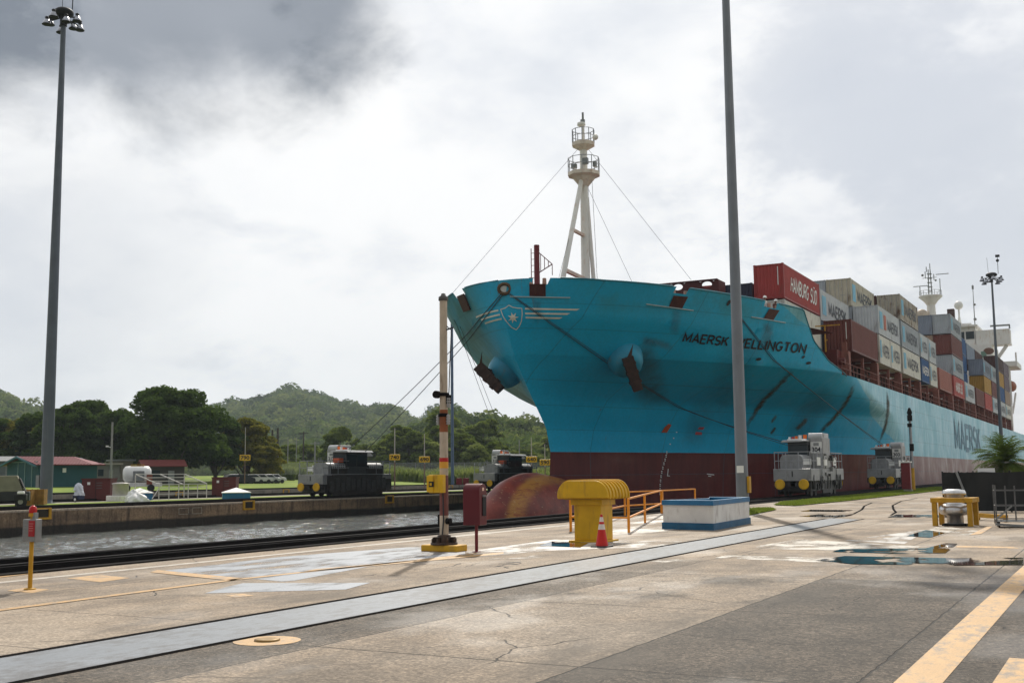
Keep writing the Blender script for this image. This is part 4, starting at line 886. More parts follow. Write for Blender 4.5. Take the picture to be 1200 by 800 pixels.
ml = MB(); ml.cyl((mx-.02, my, 29.66), (mx-.02, my, 29.9), .2, n=8); ml.cyl((mx, my, 29.9), (mx, my, 30.5), .09, n=8); spart(ml, 'mast_horn', M_GREYBOX)
ml = MB(); ml.ball((mx+1.15, my-.2, 28.25), .24); spart(ml, 'searchlight', M_SHW)
for b6 in ((mx-.7, mx-.3, my-.9, my-.6, 25.8, 26.15), (mx+.3, mx+.7, my-.9, my-.6, 26.0, 26.5), (mx+1.0, mx+1.25, my-.5, my-.2, 25.8, 26.25)): spart(MB().box(*b6), 'deck_lamp', M_GREYBOX)
ld = MB()
for dx in (.55, .9): ld.cyl((mx+dx+.1, my+.2, 14), (mx+dx-.25, my+.1, 25), .02, n=4)
spart(ld, 'mast_ladder', M_GALV)
# bow davit
dv = MB(); b0 = at(629, 328, 14.9) ; b0 = atX(629, 300, CX+.4); b0.z = 13.2
dv.cyl(b0, (b0.x, b0.y, 18.0), .22, .20, 10); tip = Vector((b0.x+1.1, b0.y+.25, 16.55))
dv.bar((b0.x, b0.y, 17.6), tip, .06); dv.bar((b0.x, b0.y, 15.9), tip, .06)
for t in (.25, .5, .75): a_ = Vector((b0.x, b0.y, 17.6)).lerp(tip, t); c_ = Vector((b0.x, b0.y, 15.9)).lerp(tip, t); dv.bar(a_, c_, .04)
dv.cyl(tip, tip-Vector((0, 0, .8)), .03, n=5); dv.bar((b0.x-.45, b0.y, 14), (b0.x-.45, b0.y, 17.8), .05)
for k in range(8): dv.bar((b0.x-.45, b0.y, 14.3+.45*k), (b0.x-.18, b0.y, 14.3+.45*k), .03)
spart(dv, 'bow_davit', M_MAROON)
# thing stays of the foremast
for (px, py), z0 in (((545, 334), 28.0), ((741, 331), 25.0), ((810, 328), 28.0), ((655, 325), 25.0)):
    b = hull_hit(px, 345) if px < 560 else None
    e_ = Vector((CX-float(half(stem(14.7)+3, 14.7)), float(stem(14.7))+3, 14.7)) if px < 560 else atY(px, py, 86 if px > 800 else 84 if px > 700 else 76)
    w = MB(); w.tube([(mx, my, z0), e_], .014, 5); spart(w, 'mast_stay', M_WIRE)
# coaming wall, pedestals under the outer stacks, lashing posts, rail
BAYS = [102.3, 115.5, 128.9, 142.1, 157.2, 171.5, 185.0, 199.5, 213.0, 226.3, 239.8, 253.0]
SB = CX+BEAM
cw_ = MB(); cw_.box(SB-2.9, SB-2.7, 98, 268, 9.75, 12.1); cw_.box(CX-13, SB-2.9, 98, 266, 11.9, 12.2)
for y in np.arange(100, 266, 2.2): cw_.box(SB-2.7, SB-2.5, y, y+.25, 9.75, 12.1)
spart(cw_, 'hatch_coaming', M_SHIPDK)
M_PED = mat('pedestal_pink', (0.24, 0.095, 0.075), 0.7, 0, 0.25, 1, 0.6, (0.10, 0.04, 0.03), (1, 1, .4))
for i, y in enumerate(BAYS+[266.0]):
    p = MB(); p.box(SB-0.95, SB-0.25, y-1.0, y-.15, 9.75, 12.15); p.box(SB-0.85, SB-.45, y-.8, y-.4, 12.15, 15.0 if i else 13); p.box(SB-2.6, SB-.3, y-.9, y-.2, 11.85, 12.2); spart(p, 'pedestal', M_PED)
    p = MB(); p.box(SB-.62, SB-.36, y+6.0, y+6.25, 9.75, 12.15); p.box(SB-2.6, SB-.4, y+6.02, y+6.23, 11.9, 12.15); spart(p, 'support_post', M_PED); spart(MB().bar((SB-.5, y+3.1, 9.8), (SB-2.6, y+3.1, 12.1), .14), 'deck_brace', M_PED); spart(MB().box(SB-2.4, SB-1.6, y+1.2, y+2.0, 9.75, 10.9), 'deck_box', M_SHIPRED); spart(MB().box(SB-2.3, SB-1.7, y+8.0, y+8.5, 9.75, 11.2), 'deck_vent', M_SHIPDK)
dr = MB()
for z in (10.4, 10.95): dr.bar((SB-.15, 97.5, z), (SB-.15, 268, z), .04)
for y in np.arange(98, 268, 1.55): dr.bar((SB-.15, y, 9.8), (SB-.15, y, 10.95), .04)
spart(dr, 'deck_rail', M_PED)
wk = MB(); wk.slot(0)
lt = MB(); lt.bar((-22.1, 99.6, 13.0), (-22.1, 99.6, 13.1), .1); lt.bar((-23.5, 99.5, 14.3), (-20.9, 99.5, 14.3), .09); lt.bar((-22.2, 99.5, 12), (-22.2, 99.5, 14.3), .09); lt.bar((-23.5, 99.5, 12.0), (-23.5, 99.5, 14.3), .09); spart(lt, 'lashing_frame', M_YELD)
bx_ = MB(); bx_.box(-23.6, -21.3, 99.7, 101.6, 9.75, 12.2); bx_.box(-25.5, -23.8, 98.5, 101, 9.75, 13.5); bx_.cyl((-21.3, 100.5, 11.2), (-20.8, 100.5, 11.2), .3, n=12); spart(bx_, 'deck_locker', M_SHIPRED)
# bridge house
M_HW = mat('house_white', (0.70, 0.69, 0.67), 0.5, 0, 0.05, 0.6, 0.45, (0.42, 0.26, 0.15), (1, 1, .3))
hs = MB(); yh = 268.0
hs.box(CX-13.2, CX+12.6, yh, yh+16, 9.7, 29.2); hs.box(CX-10.0, CX+9.4, yh+1, yh+11, 29.2, 33.3)
house = spart(hs, 'bridge_house', M_HW)
r_ = MB(); r_.box(CX-10.6, CX+9.9, yh+.2, yh+11.5, 33.3, 33.7); r_.box(CX-9, CX+8.5, yh+2, yh+10, 33.7, 34.3); spart(r_, 'bridge_roof', M_HW, house)
for sg in (1, -1):
    wg = MB(); x0, x1 = CX+sg*9.3, CX+sg*16.4; wg.box(min(x0, x1), max(x0, x1), yh+1, yh+5.5, 29.0, 29.35)
    wg.box(min(x0, x1), max(x0, x1), yh+1, yh+1.15, 29.35, 32.4); xe = CX+sg*16.3; wg.box(min(xe, xe-sg*.15), max(xe, xe-sg*.15), yh+1.15, yh+5.5, 29.35, 32.4)
    wg.bar((CX+sg*12.4, yh+2, 24.4), (CX+sg*15.6, yh+2, 28.9), .7); spart(wg, 'bridge_wing', M_HW, house)
    wr = MB(); wr.bar((CX+sg*12.5, yh+1.1, 33.2), (CX+sg*16.5, yh+1.1, 33.2), .35); wr.bar((CX+sg*16.4, yh+1.1, 32.4), (CX+sg*16.4, yh+1.1, 33.3), .3); spart(wr, 'wing_shelter', M_GREYBOX, house)
for i in range(9):
    x = CX-9+i*2.05; w = MB().box(x, x+1.75, yh+.93, yh+.99, 30.6, 32.3); spart(w, 'bridge_window', M_GLASS, house)
for i, x in enumerate((CX+8.1, CX+10.4)):
    w = MB().box(x, x+1.1, yh-.05, yh-.01, 26.2, 27.6); spart(w, 'house_window', mat('brown_pane', (0.10, 0.05, 0.03), 0.3) if i == 0 else mat('green_pane', (0.14, 0.24, 0.19), 0.3), house)
w = MB(); w.add([(CX+13.9+1.0*math.cos(t), yh+.98, 30.4+.7*math.sin(t)) for t in np.linspace(0, 2*math.pi, 19)[:-1]], [tuple(range(18))]); 
w = MB(); w.ball((CX+12.0, yh-.02, 27.6), 1.1, .05, .75); spart(w, 'house_opening', mat('brown_opening', (0.16, 0.08, 0.05), 0.7), house)
mm = MB(); mY = yh+4
mm.tube([(CX, mY, 33.7), (CX, mY, 39.5)], [1.15, .9], 16); mm.lathe([(.9, 0), (1.6, 1.0), (2.6, 1.9), (2.6, 2.2), (.1, 2.2)], 18, (CX, mY, 39.2)); mo = spart(mm, 'main_mast', M_HW)
rd = MB()
for k in range(12): a = 2*math.pi*k/12; rd.cyl((CX+2.4*math.cos(a), mY+2.4*math.sin(a), 41.4), (CX+2.4*math.cos(a), mY+2.4*math.sin(a), 42.5), .05, n=5)
rd.tube([(CX+2.4*math.cos(2*math.pi*k/12), mY+2.4*math.sin(2*math.pi*k/12), 42.5) for k in range(13)], .05, 5, False)
for dx in (-.35, .35):
    for dy in (-.35, .35): rd.cyl((CX+dx, mY+dy, 41.4), (CX+dx*.6, mY+dy*.6, 47.5), .09, n=6)
for z in (42.4, 43.4, 44.4, 45.4, 46.4): rd.box(CX-.5, CX+.5, mY-.5, mY+.5, z, z+.12)
for x, z, h in ((-2.2, 41.4, 2.4), (2.2, 41.4, 3.8), (-.9, 45.5, 1.6), (.95, 45.0, 1.4), (-.6, 47, 1.2), (.2, 47.4, 1.5)): rd.cyl((CX+x, mY, z), (CX+x, mY, z+h), .10, n=6)
rd.bar((CX-3.6, mY-.1, 43.8), (CX-.4, mY-.1, 43.8), .16); rd.bar((CX+1.4, mY-.1, 46.2), (CX+4.2, mY-.1, 46.2), .16); rd.bar((CX-1.6, mY, 45.6), (CX+1.6, mY, 45.6), .10); rd.ball((CX-1.5, mY, 46.3), .3); rd.ball((CX+1.3, mY, 44.9), .25)
spart(rd, 'radar_mast', M_GREYBOX, mo)
dm_ = MB(); dm_.ball((CX-1.9, mY-1.5, 36.6), 1.5, 1.5, 1.7); dm_.cyl((CX-1.9, mY-1.5, 33.7), (CX-1.9, mY-1.5, 36), .9, n=14); spart(dm_, 'mast_housing', mat('weathered_cream', (0.50, 0.42, 0.34), 0.6, 0, 0.2, .8, .5, (0.35, 0.25, 0.18)))
fn = MB()
for x in (-4.6, 4.0): fn.box(CX+x-.75, CX+x+.75, mY+1, mY+2.5, 33.7, 38.2)
spart(fn, 'exhaust_stack', mat('sooty_brown', (0.06, 0.03, 0.025), 0.7, 0, .2))
an = MB(); an.cyl((CX+6.0, yh+3, 34.3), (CX+6.0, yh+3, 36.6), .5, .12, 10); an.ball((CX+6.0, yh+3, 38.6), .95, .95, 1.0); an.cyl((CX+6, yh+3, 36.4), (CX+6, yh+3, 38), .2, n=8); spart(an, 'radome', M_CWHITE)
an = MB(); an.cyl((CX+9.2, yh+3, 33.7), (CX+9.2, yh+3, 43.0), .12, .06, 8); an.box(CX+9.0, CX+9.4, yh+2.8, yh+3.2, 42, 42.8); an.ball((CX+9.35, yh+3, 38.5), .3); an.ball((CX+9.3, yh+3, 35.2), .35); spart(an, 'signal_pole', M_GREYBOX)
lb = MB(); lb.ball((SB-.6, 276, 20.2), 1.1, 3.5, 1.2); spart(lb, 'lifeboat', mat('lifeboat_orange', (0.30, 0.09, 0.04), .6))
lb = MB(); lb.box(SB-1.8, SB+1.3, 270, 282, 24.2, 25.3); lb.box(SB+1.0, SB+1.3, 270, 270.4, 25.3, 27.2); lb.box(SB-.6, SB-.2, 271, 271.4, 15, 24.2); lb.box(SB-2.8, SB-.2, 268.5, 270.5, 9.75, 15.8); lb.bar((SB+.3, 275, 18.6), (SB-.4, 273, 14), .3); spart(lb, 'boat_deck', M_HW)
# ------------------------------------------------------------------ mooring wires to the mules
# ------------------------------------------------------------------ containers
CW, CH = 2.44, 2.86
CC = {
 'brown': (0.155, 0.048, 0.040), 'darkbrown': (0.060, 0.020, 0.018), 'red': (0.36, 0.050, 0.046), 'salmon': (0.34, 0.13, 0.10), 'rosered': (0.42, 0.075, 0.062),
 'grey': (0.36, 0.40, 0.44), 'palegrey': (0.52, 0.56, 0.59), 'white': (0.66, 0.66, 0.60), 'beige': (0.48, 0.45, 0.36), 'rusty': (0.42, 0.39, 0.33), 'blue': (0.018, 0.085, 0.24), 'navy': (0.03, 0.04, 0.07),
 'yellow': (0.42, 0.24, 0.035), 'tan': (0.34, 0.25, 0.19), 'green': (0.02, 0.09, 0.05), 'mauve': (0.16, 0.12, 0.15), 'slate': (0.22, 0.26, 0.33)}
def cmat(c, frame=False):
    r = {'rusty': 0.95, 'beige': 0.7, 'white': 0.55, 'tan': .6, 'palegrey': .45}.get(c, 0.45); lo = {'rusty': 0.47, 'beige': .51, 'white': .54}.get(c, 0.55)
    col = tuple(v*0.8 for v in CC[c]) if frame else CC[c]
    return mat('container_'+c+('_frame' if frame else ''), col, 0.55, 0, 0.10, 0.7, r if not frame else min(1, r+.2), (0.11, 0.055, 0.03), (1.0, 1.0, 0.35), dlo=lo)
GEO = {}
def corr(n, a, b, dep):
    out = []; p = (b-a)/n
    for i in range(n): out += [(a+p*(i+0.06), 0), (a+p*(i+.30), -dep), (a+p*(i+.56), -dep), (a+p*(i+.80), 0)]
    return [(a, 0)]+out+[(b, 0)]
def cont_shell(L):
    m = MB(); h = CW/2-.02; z0, z1 = .16, CH-.10
    for s in (1, -1):
        pr = corr(int(L/.29), .08, L-.08, .045); vs = [(s*(h+d), y, z) for z in (z0, z1) for y, d in pr]; n = len(pr); m.add(vs, [(i, i+1, n+i+1, n+i) for i in range(n-1)])
    for y, s in ((.05, -1), (L-.05, 1)):
        pr = corr(8, -h+.06, h-.06, .05); vs = [(x, y-s*d*-1 if False else y+s*d, z) for z in (z0, z1) for x, d in pr]; n = len(pr); m.add(vs, [(i, i+1, n+i+1, n+i) for i in range(n-1)])
    m.box(-h+.05, h-.05, .12, L-.12, CH-.09, CH-.03); m.box(-h+.05, h-.05, .12, L-.12, .08, .15)
    return m
def cont_frame(L):
    m = MB(); h = CW/2
    for x in (-h, h-.13):
        for y in (0, L-.15): m.box(x, x+.13, y, y+.15, .012, CH-.012)
        m.box(x+.02, x+.11, .15, L-.15, .02, .17); m.box(x+.03, x+.10, .15, L-.15, CH-.11, CH-.02)
    for y in (.0, L-.15): m.box(-h+.13, h-.13, y+.02, y+.12, .02, .17); m.box(-h+.13, h-.13, y+.02, y+.12, CH-.12, CH-.02)
    for x in (-h-.006, h-.16):
        for y in (-.006, L-.17):
            for z in (0, CH-.12): m.box(x, x+.166, y, y+.176, z, z+.12)
    return m
def side_text(s, y0, y1, z0, z1, bold=.02, shear=0.0, x=CW/2+.012):
    V, F, Lv = stroke_geo(s, .17+bold, .27, shear); return MB().add([(x+.003*l, y0+(y1-y0)*u, z0+(z1-z0)*v) for (u, v), l in zip(V, Lv)], F)
def emblem(y0, w, z0, h, x=CW/2+.012):
    m = MB(); m.add([(x-.004, y0, z0), (x-.004, y0+w, z0), (x-.004, y0+w, z0+h), (x-.004, y0, z0+h)], [(0, 1, 2, 3)]); m.slot(1)
    st = star_poly(7, w*.40, w*.17, y0+w/2, z0+h/2); m.add([(x+.004, y0+w/2, z0+h/2)]+[(x+.004, a, b) for a, b in st], [(0, 1+i, 1+(i+1) % 14) for i in range(14)]); return m
def doors(L):
    m = MB(); h = CW/2
    for x in (-.85, -.35, .35, .85): m.cyl((x, -.03, .2), (x, -.03, CH-.15), .022, n=6)
    m.box(-.015, .015, -.012, .0, .2, CH-.15)
    for x in (-.85, .35): m.box(x-.2, x+.3, -.035, -.012, 1.15, 1.19)
    return m
M_LBLUE = mat('logo_light_blue', (0.16, 0.42, 0.58), 0.6, 0, 0.1, 2, 0.3, (0.35, 0.36, 0.34))
M_LDARK = mat('logo_dark_grey', (0.06, 0.07, 0.09), 0.6, 0, 0.15, 3, 0.4, (0.25, 0.25, 0.25))
M_LRED = mat('logo_red', (0.40, 0.10, 0.06), 0.6, 0, 0.1, 3, 0.3, (0.4, 0.36, 0.33))
def geo(key, fn, *a):
    if key not in GEO:
        o = fn(*a).build(key, [M_DARK]); GEO[key] = o.data; bpy.data.objects.remove(o)
    return GEO[key]
def child(name, me, mats, par):
    mats = mats if isinstance(mats, (list, tuple)) else [mats]; k = (me.name,)+tuple(m.name for m in mats)
    if k not in GEO:
        c = me.copy(); c.materials.clear()
        for m in mats: c.materials.append(m)
        c.name = name; GEO[k] = c
    o = bpy.data.objects.new(name, GEO[k]); COL.objects.link(o); o.parent = par; return o
ROW = lambda r: CX+BEAM-1.32-2.52*r
TZ = lambda t: 12.25+2.95*(t-1)
rng = random.Random(4)
def container(bay_y, x, z, col, label, text=None, L=12.19, door=False, bar=False):
    t = thing('shipping_container', label, 'container', (x, bay_y, z), 0, 'shipping containers stacked on the ship')
    child('container_shell', geo('container_shell_%d' % L, cont_shell, L), cmat(col), t)
    child('container_frame', geo('container_frame_%d' % L, cont_frame, L), cmat(col, True), t)
    if door: child('door_rods', geo('door_rods', doors, L), M_GALV, t)
    if bar: child('marking_bar', geo('marking_bar', lambda L: MB().box(.72, .79, -.012, .0, 1.1, 2.6), L), M_TEXTW, t)
    k = L/12.19
    if text == 'M':
        child('emblem', geo('emblem_%d' % L, emblem, .7*k, 1.55*k, .62, 1.75), [M_LBLUE, M_CWHITE], t); child('lettering', geo('let_m_%d' % L, side_text, 'MAERSK', 3.2*k, 10.8*k, .75, 2.05, .012), M_LDARK, t)
    elif text == 'MR':
        child('emblem', geo('emblem_%d' % L, emblem, .7*k, 1.55*k, .62, 1.75), [M_LBLUE, M_CWHITE], t); child('red_stripe', geo('stripe', lambda L: MB().box(CW/2, CW/2+.012, 3.0, 4.2, .7, 2.2), L), M_LRED, t); child('lettering', geo('let_mr', side_text, 'MAERSK', 4.9, 11.2, .7, 1.95, .012), M_LDARK, t)
    elif text == 'H':
        child('lettering', geo('let_h', side_text, 'HAMBURG SÜD', 2.0, 11.2, .75, 2.1, .012, .35), M_TEXTW, t)
    elif text == 'W':
        child('lettering', geo('let_w', side_text, 'HAMBURG SÜD', 1.8, 9.6, .6, 2.1, .03, .3), M_TEXTW, t)
    elif text == 'B':
        child('lettering', geo('let_b_%d' % L, side_text, 'MAERSK', 1.2*k, 10.5*k, .9, 2.0, .03), M_TEXTW, t)
    return t
B = BAYS
# behind the forecastle
C_ = container
C_(89.2, -24.2, 15.45, 'red', 'bright red container with white slanted lettering, nearest the bow, above the teal bulwark', 'H', bar=True)
C_(89.2, -24.2, 12.5, 'white', 'dirty white container directly under the bright red one nearest the bow')
C_(90.6, -27.2, 14.3, 'navy', 'dark blue container end just left of the bright red one nearest the bow')
C_(90.0, -29.9, 14.3, 'rosered', 'faded red container end left of the dark blue one, beside the breakwater', bar=True)
# first full bay
C_(B[0], ROW(0), TZ(1), 'brown', 'plain red-brown container in the lowest tier, first outer stack behind the sloping bulwark', bar=True)
C_(B[0], ROW(1)-.1, TZ(2), 'palegrey', 'pale grey lettered container one row in, above the first plain red-brown one', 'M')
C_(B[0], ROW(1)-.1, TZ(1), 'slate', 'slate grey container hidden behind the first red-brown one', None)
# second bay
C_(B[1], ROW(0), TZ(1), 'white', 'short dirty white container, forward one under the grey box with red stripe', 'M', 6.0)
C_(B[1]+6.15, ROW(0), TZ(1), 'white', 'short dirty white container, after one under the grey box with red stripe', 'M', 6.0)
C_(B[1], ROW(0), TZ(2), 'palegrey', 'pale grey container with blue star square and a red stripe beside the lettering', 'MR')
C_(B[1], ROW(1), TZ(3), 'beige', 'weathered beige container with star square, highest box of the second bay, one row in', 'M', door=True)
C_(B[1], ROW(2), TZ(3), 'grey', 'grey ribbed container end peeking out left of the weathered beige one', None)
C_(B[1], ROW(1), TZ(2), 'grey', 'grey container under the weathered beige one, mostly hidden', None)
C_(B[1], ROW(1), TZ(1), 'brown', 'red-brown container at the bottom of the second bay, one row in', None)
# third bay
C_(B[2], ROW(0), TZ(1), 'white', 'long white container in the lowest tier, below the rust-eaten stack top', 'M')
C_(B[2], ROW(0), TZ(2), 'grey', 'mid grey lettered container between the white one and the rust-eaten one', 'M')
C_(B[2], ROW(0), TZ(3), 'rusty', 'rust-eaten cream container on top of the third outer stack', 'M', door=True)
C_(B[2], ROW(1), TZ(3), 'darkbrown', 'dark brown container end left of the rust-eaten cream one', None)
C_(B[2], ROW(1), TZ(2), 'slate', 'slate grey container behind the mid grey lettered one', None)
# fourth bay: four short ones
C_(B[3], ROW(0), TZ(1), 'blue', 'short blue container in the lowest tier with faint white lettering', 'B', 6.6)
C_(B[3]+6.9, ROW(0), TZ(1), 'white', 'short whitish container right behind the short blue one', 'M', 6.6)
C_(B[3], ROW(0), TZ(2), 'palegrey', 'short pale grey container on top of the short blue one', 'M', 6.6)
C_(B[3]+6.9, ROW(0), TZ(2), 'palegrey', 'short pale grey container on top of the short whitish one', 'M', 6.6)
C_(B[3], ROW(1), TZ(2), 'tan', 'tan container behind the short pale grey pair', None)
# fifth bay
C_(B[4], ROW(0), TZ(1), 'salmon', 'faded salmon container alone in the fifth outer stack', None)
C_(B[4], ROW(1), TZ(2), 'slate', 'slate grey container above and behind the faded salmon one', None)
# sixth bay
C_(B[5], ROW(0), TZ(1), 'rosered', 'light red container with white lettering at the bottom of the tall grey and brown stack', 'W')
C_(B[5], ROW(0), TZ(2), 'grey', 'grey lettered container on the light red one', 'M')
C_(B[5], ROW(0), TZ(3), 'brown', 'red-brown container in the third tier of the tall stack, under the top grey one', None)
C_(B[5], ROW(0), TZ(4), 'grey', 'grey container on top of the tall stack, in front of the mast', 'M')
C_(B[5], ROW(1), TZ(4), 'slate', 'blue-grey container at the top left of the tall stack, one row in', None)
C_(B[5], ROW(1), TZ(3), 'tan', 'tan ribbed container one row in, beside the red-brown one', None)
C_(B[5], ROW(2), TZ(4), 'slate', 'blue-grey container two rows in at the top of the tall stack', None)
C_(B[5], ROW(1), TZ(2), 'brown', 'red-brown container one row in, in the second tier of the tall stack', None)
# seventh bay
C_(B[6], ROW(0), TZ(1), 'palegrey', 'pale lettered container alone behind the light red one', 'M')
# eighth bay
C_(B[7], ROW(0), TZ(1), 'brown', 'plain brown container in the lowest tier in front of the yellow one', None)
for t in (1, 2, 3, 4): C_(B[7], ROW(1), TZ(t)+.3, ('green', 'blue', 'blue', 'blue')[t-1], ('green container at the foot of the blue stack', 'blue container on the green one, one row in', 'blue container, third of the blue stack, one row in', 'blue container at the top of the blue stack below the bridge')[t-1], None)
# ninth bay
C_(B[8], ROW(0), TZ(1), 'rosered', 'dull red container under the yellow one', None)
C_(B[8], ROW(0), TZ(2), 'yellow', 'mustard yellow container between a dull red one and a grey one', None)
C_(B[8], ROW(0), TZ(3), 'slate', 'blue-grey lettered container on top of the mustard yellow one', 'M')
C_(B[8], ROW(1), TZ(4), 'slate', 'blue-grey container one row in above the mustard yellow stack', None)
# tenth bay
C_(B[9], ROW(0), TZ(1), 'palegrey', 'pale grey lettered container under a brown one, in the stack right of the yellow one', 'M')
C_(B[9], ROW(0), TZ(2), 'brown', 'brown container between two pale grey lettered ones', None)
C_(B[9], ROW(0), TZ(3), 'grey', 'grey lettered container on top of the brown one, right of the yellow stack', 'M')
C_(B[9], ROW(1), TZ(4), 'darkbrown', 'dark maroon container one row in below the bridge wing', None)
C_(B[9], ROW(2), TZ(4), 'darkbrown', 'dark maroon container two rows in below the bridge wing', None)
# eleventh and twelfth bays
for t, c, lb in ((1, 'palegrey', 'pale grey container at the bottom of the stack by the thin mast'), (2, 'blue', 'blue container in the second tier by the thin mast'), (3, 'yellow', 'yellow container in the third tier by the thin mast'), (4, 'darkbrown', 'maroon container in the fourth tier by the thin mast')):
    C_(B[10], ROW(0), TZ(t), c, lb, 'M' if c == 'palegrey' else None)
for t, c, lb in ((1, 'white', 'white lettered container at the bottom of the aftermost stack'), (2, 'tan', 'tan container in the second tier of the aftermost stack'), (3, 'mauve', 'mauve container in the third tier of the aftermost stack'), (4, 'mauve', 'mauve-grey container on top of the aftermost stack')):
    C_(B[11], ROW(0), TZ(t), c, lb, 'M' if c == 'white' else None)
# ------------------------------------------------------------------ mules: the electric locomotives that tow the ships
def mule(label, x, y, mirror=False, lit=True, number='304', seed=1):
    t = thing('mule_locomotive', label, 'locomotive', (x, y, 0.17), 0, 'electric mules on the lock walls'); sx = -1 if mirror else 1
    M_ = Matrix.Diagonal((sx, 1, 1, 1)); rg = random.Random(seed)
    def P(mb, name, m, par=t, bevel=0.03):
        mb.xf(M_); return mb.build(name, m, par, bevel=bevel)
    m_side = M_SILVER
    b = MB()                                                      # running gear and frame
    b.box(-1.05, 1.05, -4.3, 4.3, .30, .95); b.box(-.9, .9, -4.55, -4.3, .55, .95); b.box(-.9, .9, 4.3, 4.55, .55, .95)
    for yy in (-3.3, -2.2, 2.2, 3.3):
        for xx in (-.85, .75): b.cyl((xx, yy, .33), (xx+.1, yy, .33), .36, n=18)
    for yy in np.arange(-4.0, 4.0, .42):
        for s in (-1, 1): b.box(s*1.06, s*(1.10+.08*rg.random()), yy, yy+.12+.2*rg.random(), .3+.2*rg.random(), .7+.3*rg.random())
    for s in (-1, 1): b.box(s*1.10-.03, s*1.10+.03, -1.4, 1.4, .12, .92)
    P(b, 'chassis', mat('mule_chassis', (0.05, 0.05, 0.052), .6, .3, .3, 4, .5, (0.12, 0.10, 0.09)), bevel=0)
    for s in (-1, 1):                                              # end decks with their panels
        e = MB(); y0, y1 = (-4.65, -2.5) if s < 0 else (2.5, 4.65)
        e.box(-1.2, 1.2, y0, y1, .92, 1.70); dk = P(e, 'end_deck', m_side)
        pl = MB(); yf = -4.67 if s < 0 else 4.645; pl.box(-.03, .03, yf, yf+.025, 1.2, 1.55); P(pl, 'end_lamp', M_BLACK, dk, 0)
        for xx in (-.75, .75):
            bf = MB(); bf.cyl((xx, s*4.5, .72), (xx, s*4.88, .72), .10, n=10); bf.tube([(xx, s*4.86, .72), (xx, s*4.92, .72)], [.33, .30], 20)
            P(bf, 'buffer', M_YEL, t, 0)
        cp = MB(); cp.box(-.14, .14, s*4.5-.08, s*4.5+.16*s+.08, .60, .90); P(cp, 'coupler', M_YELD, t, 0)
        h = MB(); y0, y1 = (-3.7, -1.3) if s < 0 else (1.3, 3.7)        # rounded hoods
        pr = [(-1.0, 1.70), (-1.0, 2.25)]+[(-1.0+.35-.35*math.cos(a), 2.25+.35*math.sin(a)) for a in np.linspace(.3, 1.57, 5)]+[(.45-.35+.35*math.sin(a), 2.25+.35*math.cos(a)) for a in np.linspace(0, 1.57, 6)]+[(.45, 1.70)]
        h.prism(pr, 'y', y0, y1)
        for k in range(9):
            yy = y0+.25+k*(y1-y0-.5)/9; h.box(-1.03, -1.0, yy, yy+.12, 2.0, 2.3)
        P(h, 'hood', m_side)
        rl = MB(); ye = s*4.55; yi = s*1.2
        for z in (2.2, 2.75): rl.bar((-1.12, ye, z), (1.12, ye, z), .045); rl.bar((1.12, ye, z), (1.12, yi, z), .045); rl.bar((-1.12, ye, z), (-1.12, yi, z), .045)
        for xx, yy in ((-1.12, ye), (-.4, ye), (.4, ye), (1.12, ye), (1.12, s*3.6), (1.12, s*2.6), (-1.12, s*3.6), (-1.12, s*2.6)): rl.bar((xx, yy, 1.7), (xx, yy, 2.75), .045)
        P(rl, 'deck_rail', M_GALV, t, 0)
    md = MB(); md.box(-1.15, 1.15, -2.5, 2.5, .92, 1.72)            # middle body with machinery on the land side
    P(md, 'body', m_side)
    mg = mat('mule_gear_grey', (0.20, 0.20, 0.20), .5, .4, .35, 5, .6, (0.06, 0.055, 0.05)); mgd = mat('mule_gear_dark', (0.05, 0.05, 0.05), .6, .2, .3, 5)
    for k in range(18):
        yy = -2.4+4.6*rg.random(); z = .55+2.0*rg.random(); P(MB().box(1.16, 1.2+.14*rg.random(), yy, yy+.1+.35*rg.random(), z, z+.08+.3*rg.random()), 'gear_box', (mg, mgd, m_side)[k % 3], t, .01)
    for k in range(8):
        yy = -4.4+8.4*rg.random(); P(MB().tube([(1.22, yy, .4), (1.26, yy, .9), (1.2, yy+.3, 1.3)], .03, 6), 'pipe', mgd, t, 0)
    eq = MB()
    for yy in (-2.05, -1.75): eq.bar((1.22, yy, .35), (1.22, yy, 3.0), .035)
    for z in np.arange(.45, 2.9, .28): eq.bar((1.22, -2.05, z), (1.22, -1.75, z), .03)
    P(eq, 'ladder', M_GALV, t, 0)
    for y0, y1 in ((-3.5, -1.5), (1.5, 3.5)):                        # louvres of the hoods
        gl_ = MB()
        for k in range(8): yy = y0+(y1-y0)*k/8; gl_.obox((-.92, yy+.1, 2.52), (.10, 0, .10), (0, .05, 0), (.01, 0, -.01))
        gl_ = MB().box(-1.085, -1.07, y0+.1, y1-.1, 2.30, 2.36); [gl_.obox((-1.08, y0+.2+(y1-y0-.4)*k/6, 2.26), (.02, 0, 0), (0, .045, .02), (0, -.06, .13)) for k in range(7)]
        P(gl_, 'louvre', mat('louvre_pale', (.45, .45, .45), .5, .2), t, 0)
    sc_ = MB(); sc_.box(-1.27, -1.20, -3.5, 3.3, .06, 1.66); sc_.box(-1.27, -1.20, 3.3, 4.6, .42, 1.30); sc_.box(-1.27, -1.20, -4.1, -3.5, .6, 1.6); [P(MB().box(-1.36, -1.275, yy, yy+.5, .25+.3*rg.random(), .9+.7*rg.random()), 'gear_box', (mgd, MATS['mule_chassis'], mg)[int(rg.random()*2.2)], t, .02) for yy in np.arange(-3.9, 4.0, .7)]; P(sc_, 'side_cover', mat('mule_dark_side', (.030, .027, .025), .6, .1, .35, 2, .55, (.085, .065, .055), (1.5, 1.5, 1.0)), t, .02)
